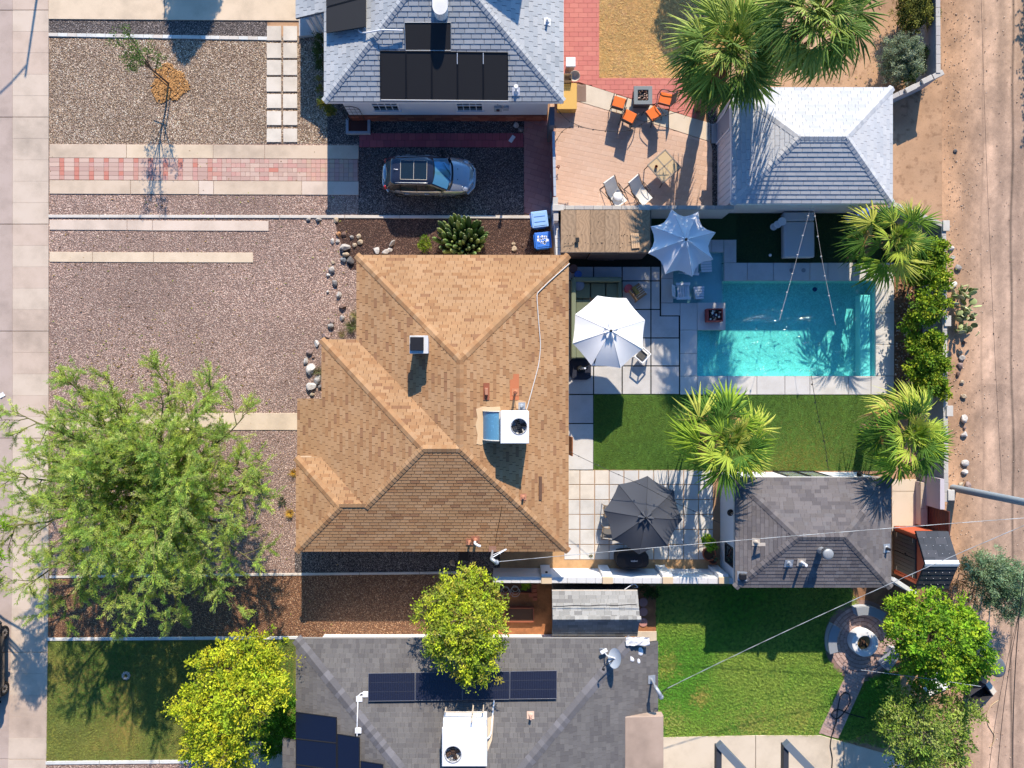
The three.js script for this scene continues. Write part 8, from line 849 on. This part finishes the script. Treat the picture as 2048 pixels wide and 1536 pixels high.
{ // prickly pear against the alley side of the wall
  const bx = X(1918), bz = Z(625), t = thing('prickly_pear', 'sprawling pale green prickly pear against the alley side of the wall', 'cactus', [bx, 0, bz]), pm = [mat(176, 186, 128, 0.8), mat(156, 170, 110, 0.8), mat(194, 198, 148, 0.8), mat(130, 146, 88, 0.8)], pg = uvm(new THREE.SphereGeometry(0.17, 12, 8).scale(0.75, 1, 0.16).translate(0, 0.15, 0)); for (let i = 0; i < 70; i++) { const m = part(t, 'pad', pg, pick(pm)); m.position.set(rr(-0.42, 0.42) - (i < 20 ? 0.1 : 0), 0.05 + R() * 0.7, rr(-1.15, 1.15)); m.rotation.set(gauss() * 0.9, R() * PI * 2, gauss() * 0.9); m.scale.setScalar(rr(0.7, 1.2)); }
  single('white_stone', 'pale flat stone at the top end of the prickly pear', 'rock', uvm(new THREE.IcosahedronGeometry(0.22, 2).scale(1.2, 0.4, 0.7)), mat(226, 220, 208, 0.9), [X(1902), 0.08, Z(571)], 0.5);
}
function spiky(name, label, category, px, py, n, len, w, el0, el1, m, h = 0.05) { const L2 = new Leaves(), c = new THREE.Color(1, 1, 1); for (let i = 0; i < n; i++) { const a = i * 2.4, el = rr(el0, el1), d = V(Math.cos(a) * Math.cos(el), Math.sin(el), Math.sin(a) * Math.cos(el)); L2.add(V(d.x * 0.03, h, d.z * 0.03), d, V(-d.x * 0.5, 1, -d.z * 0.5).normalize(), len * rr(0.75, 1.15), w, pick(m).clone().multiplyScalar(rr(0.85, 1.15)), 0.35); } const t = thing(name, label, category, [X(px, 0.1), 0, Z(py, 0.1)]); part(t, 'leaves', L2.geo(), LM2); part(t, 'crown', uvm(new THREE.SphereGeometry(0.05, 8, 6).translate(0, 0.03, 0)), M.bark); return t; }
spiky('agave', 'dark star shaped agave on the gravel near the front eave', 'plant', 564, 1003, 16, 0.3, 0.05, 0.05, 0.7, greens([[70, 78, 52], [90, 96, 66]])); spiky('yellow_grass', 'golden yellow tufted plant below the agave at the brown eave', 'plant', 580, 1026, 160, 0.28, 0.012, 0.2, 1.2, greens([[226, 186, 70], [206, 160, 54], [236, 204, 100]])); spiky('yellow_grass', 'golden yellow tufted plant above the agave at the brown eave', 'plant', 587, 945, 120, 0.24, 0.012, 0.2, 1.2, greens([[226, 186, 70], [206, 160, 54]]));
[['large green grass tuft at the inner corner of the brown roof', 704, 652, 170, 0.5, [[96, 116, 58], [130, 136, 70], [76, 96, 48]]], ['pale straw grass tuft beside the brown roof above the large green one', 710, 630, 90, 0.36, [[190, 178, 110], [150, 150, 86]]], ['small straw grass tuft left of the large green one', 684, 668, 70, 0.28, [[170, 150, 96], [128, 126, 70]]], ['green grass tuft between the rocks and the lower brown eave', 638, 742, 100, 0.36, [[110, 118, 66], [140, 136, 80]]]].forEach(([l, a, b, n, len, c]) => spiky('grass_tuft', l, 'grass tuft', a, b, n, len, 0.012, 0.25, 1.3, greens(c)));
spiky('rosette_plant', 'grey green rosette in the smaller terracotta pot', 'plant', 1425, 1113, 26, 0.2, 0.05, 0.3, 1.2, greens([[140, 156, 120], [120, 138, 100]]), 0.4); 
[[1240, 1116, 'tiny weed in the paver joint near the covered grill'], [1182, 1112, 'tiny weed in the south paver joint left of the grill']].forEach(([a, b, l]) => spiky('weed', l, 'weed', a, b, 14, 0.1, 0.02, 0.1, 0.9, greens([[90, 110, 50]])));
// ---------- rocks, each one of its own shape ----------
function rockGeo(r, sx, sy, sz, seed) { const g = new THREE.IcosahedronGeometry(r, 2), p = g.attributes.position, q = rngOf(seed), ax = [0, 1, 2, 3, 4, 5, 6, 7].map(() => V(q() - 0.5, q() - 0.5, q() - 0.5).normalize()), cu = ax.map(() => 0.5 + q() * 0.34), v = V(); for (let i = 0; i < p.count; i++) { v.fromBufferAttribute(p, i); const l = v.length(); ax.forEach((a, k) => { const d = v.dot(a) / l; if (d > cu[k]) v.addScaledVector(a, -(d - cu[k]) * l); }); v.multiplyScalar(1 + 0.05 * Math.sin(v.x / r * 5 + seed) * Math.cos(v.z / r * 6)); p.setXYZ(i, v.x * sx, v.y * sy, v.z * sz); } g.computeVertexNormals(); return uvm(toCreasedNormals(g, 0.3)); }
const rockM = { 'pale grey': [206, 198, 188], tan: [212, 190, 160], 'pinkish brown': [176, 150, 140], 'dark grey': [130, 124, 120], grey: [164, 158, 152], white: [232, 224, 214], orange: [206, 150, 104], 'blue grey': [146, 152, 156], brown: [140, 112, 98] }; const ordw = ['first', 'second', 'third', 'fourth', 'fifth', 'sixth', 'seventh', 'eighth', 'ninth', 'tenth', 'eleventh', 'twelfth', 'thirteenth', 'fourteenth', 'fifteenth', 'sixteenth', 'seventeenth', 'eighteenth', 'nineteenth', 'twentieth', 'twenty-first', 'twenty-second', 'twenty-third', 'twenty-fourth', 'twenty-fifth', 'twenty-sixth', 'twenty-seventh', 'twenty-eighth', 'twenty-ninth', 'thirtieth', 'thirty-first', 'thirty-second', 'thirty-third'];
let rs = 900; const rtex = texOf(256, 256, 0.7, (u, v) => { const s = 200 + 90 * (fB(u, v) - 0.5) + 40 * (q2() - 0.5); return [s, s, s]; }); const rockMats = {}; for (const k in rockM) rockMats[k] = mat(...rockM[k], 0.95, { map: rtex, k: 1 });
function rock(label, px, py, r, c, e = 1, rot = 0) { const R0 = r / S, g = rockGeo(R0, 1, rr(0.6, 0.85), e, rs++); single('rock', label, 'rock', g, rockMats[c], [X(px, R0 * 0.5), R0 * 0.4, Z(py, R0 * 0.5)], rot, 'garden rocks'); }
const line = [[617, 438, 5, 'pale grey'], [637, 439, 7, 'pale grey', 0.6, 0.2], [672, 440, 6, 'tan', 1.1], [677, 469, 6, 'orange', 1.3], [688, 468, 6, 'brown', 1.2, 0.3], [664, 482, 5, 'white', 1.4], [675, 482, 5, 'pale grey'], [703, 475, 5, 'grey'], [718, 472, 7, 'tan', 0.8], [720, 484, 7, 'tan', 0.8, 0.3], [709, 491, 6, 'tan', 0.9], [689, 494, 13, 'pale grey', 0.6, -0.1], [690, 509, 9, 'tan', 0.7, -0.2], [686, 520, 7, 'blue grey', 1.0], [700, 521, 10, 'dark grey', 1.0, 0.5], [666, 525, 4, 'tan', 1.1], [664, 539, 8, 'pale grey', 0.9], [656, 550, 5, 'white', 0.8], [671, 565, 7, 'grey', 1.2, 0.6], [655, 584, 4, 'white'], [678, 590, 7, 'pale grey', 1.1, 0.3], [684, 613, 9, 'brown', 0.6], [684, 635, 6, 'pale grey', 1.2], [665, 642, 5, 'pinkish brown'], [662, 652, 8, 'grey', 0.8, -0.5], [651, 672, 9, 'pinkish brown', 0.7, -0.2], [634, 687, 6, 'white', 1.4, 0.3], [619, 704, 8, 'pinkish brown', 0.8, 0.3], [627, 715, 4, 'brown'], [611, 721, 6, 'white', 1.5, -0.4], [621, 738, 10, 'white', 1.3, -0.3], [636, 760, 9, 'pale grey', 1.3, -0.3], [622, 773, 11, 'white', 0.9, 0.2]];
line.forEach(([a, b, r, c, e, ro], i) => rock(`${c} rock, ${ordw[i]} down the curved rock row from the lot kerb`, a, b, r * 0.95, c, e, ro)); rock('dark grey rock at the end of the rock row against the porch eave', 640, 775, 6, 'dark grey'); rock('tan rock at the very foot of the rock row by the porch roof', 624, 788, 6, 'tan', 0.7);
[[784, 486, 9, 'pale grey', 0.5, 'long pale rock alone in the mulch bed'], [753, 501, 7, 'white', 1.2, 'white rock near the brown roof edge, left of two in the mulch'], [771, 504, 8, 'white', 0.7, 'white rock at the brown roof edge, right of two in the mulch'], [780, 499, 5, 'white', 1, 'small white rock just beside the right mulch pair'], [1027, 488, 4, 'tan', 1, 'small tan rock by the blue bins, upper of the pair'], [1028, 497, 6, 'tan', 1, 'tan rock by the blue bins, lower of the pair'], [1047, 490, 4, 'brown', 1, 'little brown rock nearest the blue bins'], [905, 1126, 6, 'tan', 1.2, 'tan rock on the shaded side gravel under the brown eave'], [1032, 250, 6, 'white', 1, 'white rock by the side gate walk beneath the house wall'], [1042, 258, 6, 'grey', 1, 'grey rock by the side gate walk beneath the house wall']].forEach(([a, b, r, c, e, l]) => rock(l, a, b, r, c, e, rr(0, 1)));
[[1903, 497, 6, 'white', 'white rock, first down the alley side of the hedge wall'], [1905, 514, 5, 'pale grey', 'pale rock, second down the alley side of the hedge wall'], [1917, 535, 7, 'grey', 'grey rock standing alone in the alley above the prickly pear'], [1928, 685, 5, 'brown', 'brown rock just below the prickly pear'], [1921, 705, 6, 'tan', 'tan rock, second below the prickly pear'], [1924, 716, 6, 'pale grey', 'pale rock, third below the prickly pear'], [1921, 731, 7, 'pinkish brown', 'pinkish rock, fourth below the prickly pear'], [1917, 748, 6, 'brown', 'brown rock, fifth below the prickly pear'], [1924, 765, 5, 'tan', 'tan rock, sixth below the prickly pear'], [1928, 792, 7, 'tan', 'tan rock alone in the alley beside the last hedge shrub'], [1929, 838, 9, 'white', 'large white rock in the alley beside the lawn end palm'], [1930, 856, 4, 'pinkish brown', 'small pink rock under the large white alley rock'], [1929, 869, 7, 'white', 'tall white rock, second under the large white alley rock'], [1931, 926, 7, 'white', 'white rock above the utility pole, upper of two'], [1930, 943, 7, 'white', 'white rock above the utility pole, lower of two'], [1922, 970, 6, 'tan', 'tan rock at the utility pole foot, left of two'], [1936, 970, 7, 'pinkish brown', 'pinkish rock at the utility pole foot, right of two'], [1911, 302, 4, 'dark grey', 'single dark rock in the alley beside the garage']].forEach(([a, b, r, c, l]) => rock(l, a, b, r, c, rr(0.7, 1.3), rr(0, 3)));
// ---------- grass blades on the lawns ----------
function grass(name, label, polyPx, n, len, cols, o = {}) { const poly = pxy(polyPx), xs = poly.map((p) => p[0]), zs = poly.map((p) => p[1]), g = new Leaves(), w = new THREE.Color(1, 1, 1); for (let i = 0; i < 5; i++) { const a = i * 1.3, d = V(Math.cos(a) * 0.7, 1, Math.sin(a) * 0.7).normalize(); g.add(V(Math.cos(a) * 0.015, 0, Math.sin(a) * 0.015), d, V(Math.cos(a), 0.2, Math.sin(a)).normalize(), len * (0.8 + 0.1 * i), len * 0.22, w, 0.1); } const geo = g.geo(); geo.deleteAttribute('color'); const m = new THREE.InstancedMesh(geo, new THREE.MeshPhysicalMaterial({ color: 0xffffff, roughness: 0.9, transmission: 0.2, thickness: 0 }), n), M4 = new THREE.Matrix4(), Q = new THREE.Quaternion(), nz = fractal(3, 3, 501); let k = 0; while (k < n) { const x = rr(Math.min(...xs), Math.max(...xs)), z = rr(Math.min(...zs), Math.max(...zs)); if (!inPoly(x, z, poly) || (o.skip && o.skip(x, z))) continue; const jx = x + gauss() * 0.06, jz = z + gauss() * 0.06; Q.setFromAxisAngle(V(0, 1, 0), R() * 6.28); const s = rr(0.6, 1.3); M4.compose(V(jx, 0.01, jz), Q, V(s, s * (o.flat || 1), s)); m.setMatrixAt(k, M4); const f = nz(x / 9 + 0.5, z / 9 + 0.5), c = cols[0].clone().lerp(cols[1], Math.min(1, Math.max(0, (f - 0.35) * 3 + gauss() * 0.25))).multiplyScalar(rr(0.6, 1.3)); for (const [px, py, pr, pc] of o.patches || []) { const dd = Math.hypot(x - X(px), z - Z(py)) / (pr / S); if (R() < 0.85 * Math.exp(-dd * dd)) c.lerp(pc, 0.7); } m.setColorAt(k, c); k++; } m.name = nm(name); scene.add(m); tag(m, label, 'grass'); m.userData.kind = 'stuff'; }
const pitD = (x, z) => Math.hypot(x - X(1722), z - Z(1281)) < 1.72 || inPoly(x, z, pxy([[1686, 1345], [1732, 1350], [1732, 1362], [1680, 1480], [1632, 1470], [1682, 1360]]));
grass('lawn_grass', 'patchy green back lawn grass beside the fire pit terrace', [[1313, 1160], [1690, 1160], [1800, 1350], [1800, 1500], [1690, 1480], [1600, 1468], [1500, 1468], [1316, 1472]], 30000, 0.085, greens([[112, 180, 46], [170, 198, 80]]), { skip: pitD, patches: [[1400, 1392, 16, col(230, 190, 110)], [1332, 1330, 22, col(206, 196, 100)], [1340, 1440, 26, col(206, 200, 110)], [1500, 1462, 40, col(200, 190, 100)], [1600, 1440, 30, col(190, 190, 90)]] });
grass('lawn_grass', 'olive green front lawn grass in the shadow of the airy tree', [[96, 1283], [590, 1283], [590, 1520], [94, 1520]], 26000, 0.075, greens([[98, 138, 48], [168, 168, 76]]));
grass('turf_grass', 'even green artificial turf blades beside the pool deck', [[1188, 790], [1789, 790], [1789, 940], [1188, 940]], 38000, 0.05, greens([[92, 138, 42], [118, 152, 52]]), { patches: [[1620, 925, 60, col(176, 160, 70)], [1690, 900, 40, col(140, 160, 70)], [1560, 930, 30, col(176, 156, 70)]] });
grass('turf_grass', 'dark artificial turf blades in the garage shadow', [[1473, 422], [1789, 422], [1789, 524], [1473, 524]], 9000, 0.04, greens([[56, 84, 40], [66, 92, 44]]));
grass('dry_grass', 'dry straw coloured lawn grass beside the red paver walk', [[1199, -40], [1470, -40], [1500, 60], [1410, 158], [1300, 154], [1199, 154]], 16000, 0.07, [col(250, 220, 146, 1), col(226, 194, 128, 1)], { flat: 0.5 });
// leaf litter and loose stones
function scatter(name, label, cat, geo, m, n, at, sc, cc) { const q = new THREE.InstancedMesh(geo, m, n), M4 = new THREE.Matrix4(), Q = new THREE.Quaternion(); for (let i = 0; i < n; i++) { const [x, z] = at(), s = rr(...sc); Q.setFromEuler(new THREE.Euler(gauss() * 0.3, R() * 6.28, gauss() * 0.3)); M4.compose(V(x, 0.035 * s, z), Q, V(s, s, s * rr(0.7, 1.3))); q.setMatrixAt(i, M4); q.setColorAt(i, pick(cc).clone().multiplyScalar(rr(0.7, 1.2))); } q.name = nm(name); scene.add(q); tag(q, label, cat); q.userData.kind = 'stuff'; }
const white = new THREE.MeshStandardMaterial({ color: 0xffffff, roughness: 1 }), litter = new THREE.BoxGeometry(0.07, 0.006, 0.03), stone = new THREE.IcosahedronGeometry(0.035, 0);
scatter('leaf_litter', 'fallen leaves scattered over the front gravel, pavement and drives', 'leaves', litter, white, 2600, () => R() < 0.7 ? [X(290) + gauss() * 4.2, Z(900) + gauss() * 4.5] : [rr(X(100), X(700)), rr(Z(300), Z(1270))], [0.6, 1.3], greens([[150, 116, 70], [176, 146, 90], [120, 90, 60], [160, 160, 80]]));
scatter('leaf_litter', 'fallen leaves scattered in the back yard beds and dirt', 'leaves', litter, white, 900, () => R() < 0.6 ? [rr(X(1760), X(1900)), rr(Z(540), Z(1400))] : [rr(X(1500), X(1880)), rr(Z(5), Z(170))], [0.5, 1.2], greens([[170, 136, 90], [140, 104, 72], [196, 166, 110]]));
scatter('loose_stones', 'loose small stones lying over the dirt alley', 'stones', stone, white, 1700, () => [X(1888) + Math.abs(gauss()) * 1.4 + (R() < 0.3 ? rr(0, 3.6) : 0), rr(-18.5, 18.5)], [0.22, 0.75], greens([[216, 190, 164], [190, 160, 136], [230, 212, 192], [160, 130, 110]]));
scatter('loose_stones', 'loose small stones along the wall bed behind the pool', 'stones', stone, white, 500, () => [rr(X(1790), X(1826)), rr(Z(560), Z(790))], [0.5, 1.5], greens([[190, 150, 120], [150, 110, 90], [210, 190, 170]]));
// trees that stand beyond the frame and shade what it shows
leafyTree('cypress_tree', 'dense tall tree standing beyond the neighbour path, known by its shadow', 'tree', [-13.9, -24.2], [], { clusters: 0, per: 0, cols: olive }).userData.label = 'dense tall tree beyond the neighbour path, casting the broad dark shadow on the gravel';
{ const t = scene.children[scene.children.length - 1], L2 = new Leaves(); t.children.slice().forEach((c) => t.remove(c)); for (let k = 0; k < 1500; k++) { const y = rr(0.6, 6.3), a = R() * 2 * PI, r = 1.3 * Math.min(1, (6.5 - y) * 0.6) * Math.sqrt(R()), c = V(Math.cos(a) * r, y, Math.sin(a) * r); for (let i = 0; i < 12; i++) L2.add(c.clone().add(V(gauss() * 0.14, gauss() * 0.14, gauss() * 0.14)), rdir(), rdir(), 0.18, 0.1, olive[i % 3]); } part(t, 'foliage', L2.geo(), LM2); part(t, 'trunk', limb([V(0, 0, 0), V(0, 3, 0), V(0, 6, 0)], [0.2, 0.15, 0.05], 7), M.bark); }
leafyTree('shade_tree', 'spreading tree beyond the dry lawn, casting the dark shade beside the tall palm', 'tree', [8.9, -22.6], [], { clusters: 0, per: 0, cols: olive });
{ const t = scene.children[scene.children.length - 1], L2 = new Leaves(); t.children.slice().forEach((c) => t.remove(c)); for (let k = 0; k < 420; k++) { const d = rdir(), f = Math.cbrt(R()), c = V(d.x * 1.35 * f, 4 + d.y * 0.9 * f, d.z * 1.5 * f); for (let i = 0; i < 14; i++) L2.add(c.clone().add(V(gauss() * 0.2, gauss() * 0.2, gauss() * 0.2)), rdir(), rdir(), 0.16, 0.08, olive[i % 3]); } part(t, 'foliage', L2.geo(), LM2); part(t, 'trunk', limb([V(0, 0, 0), V(0, 2, 0), V(0, 4, 0)], [0.2, 0.15, 0.06], 7), M.bark); }
leafyTree('alley_hedge', 'tall hedge on the far side of the alley, casting the ragged shadow along the track', 'hedge', [25.3, -17], [], { clusters: 0, per: 0, cols: olive });
{ const t = scene.children[scene.children.length - 1], L2 = new Leaves(); t.children.slice().forEach((c) => t.remove(c)); for (let k = 0; k < 1500; k++) { const z = rr(-8, 3.2), y = rr(0.2, 3 + 0.5 * Math.sin(z * 1.7)), c = V(rr(-0.9, 0.9) + 0.25 * Math.sin(z * 2.3), y, z); for (let i = 0; i < 12; i++) L2.add(c.clone().add(V(gauss() * 0.18, gauss() * 0.18, gauss() * 0.18)), rdir(), rdir(), 0.16, 0.09, olive[i % 3]); } part(t, 'foliage', L2.geo(), LM2); part(t, 'stem', merge([-7, -4, -1, 2].map((z) => limb([V(0, 0, z), V(0, 1, z), V(0, 2, z)], [0.08, 0.06, 0.03], 5))), M.bark); }
renderer.render(scene, camera);
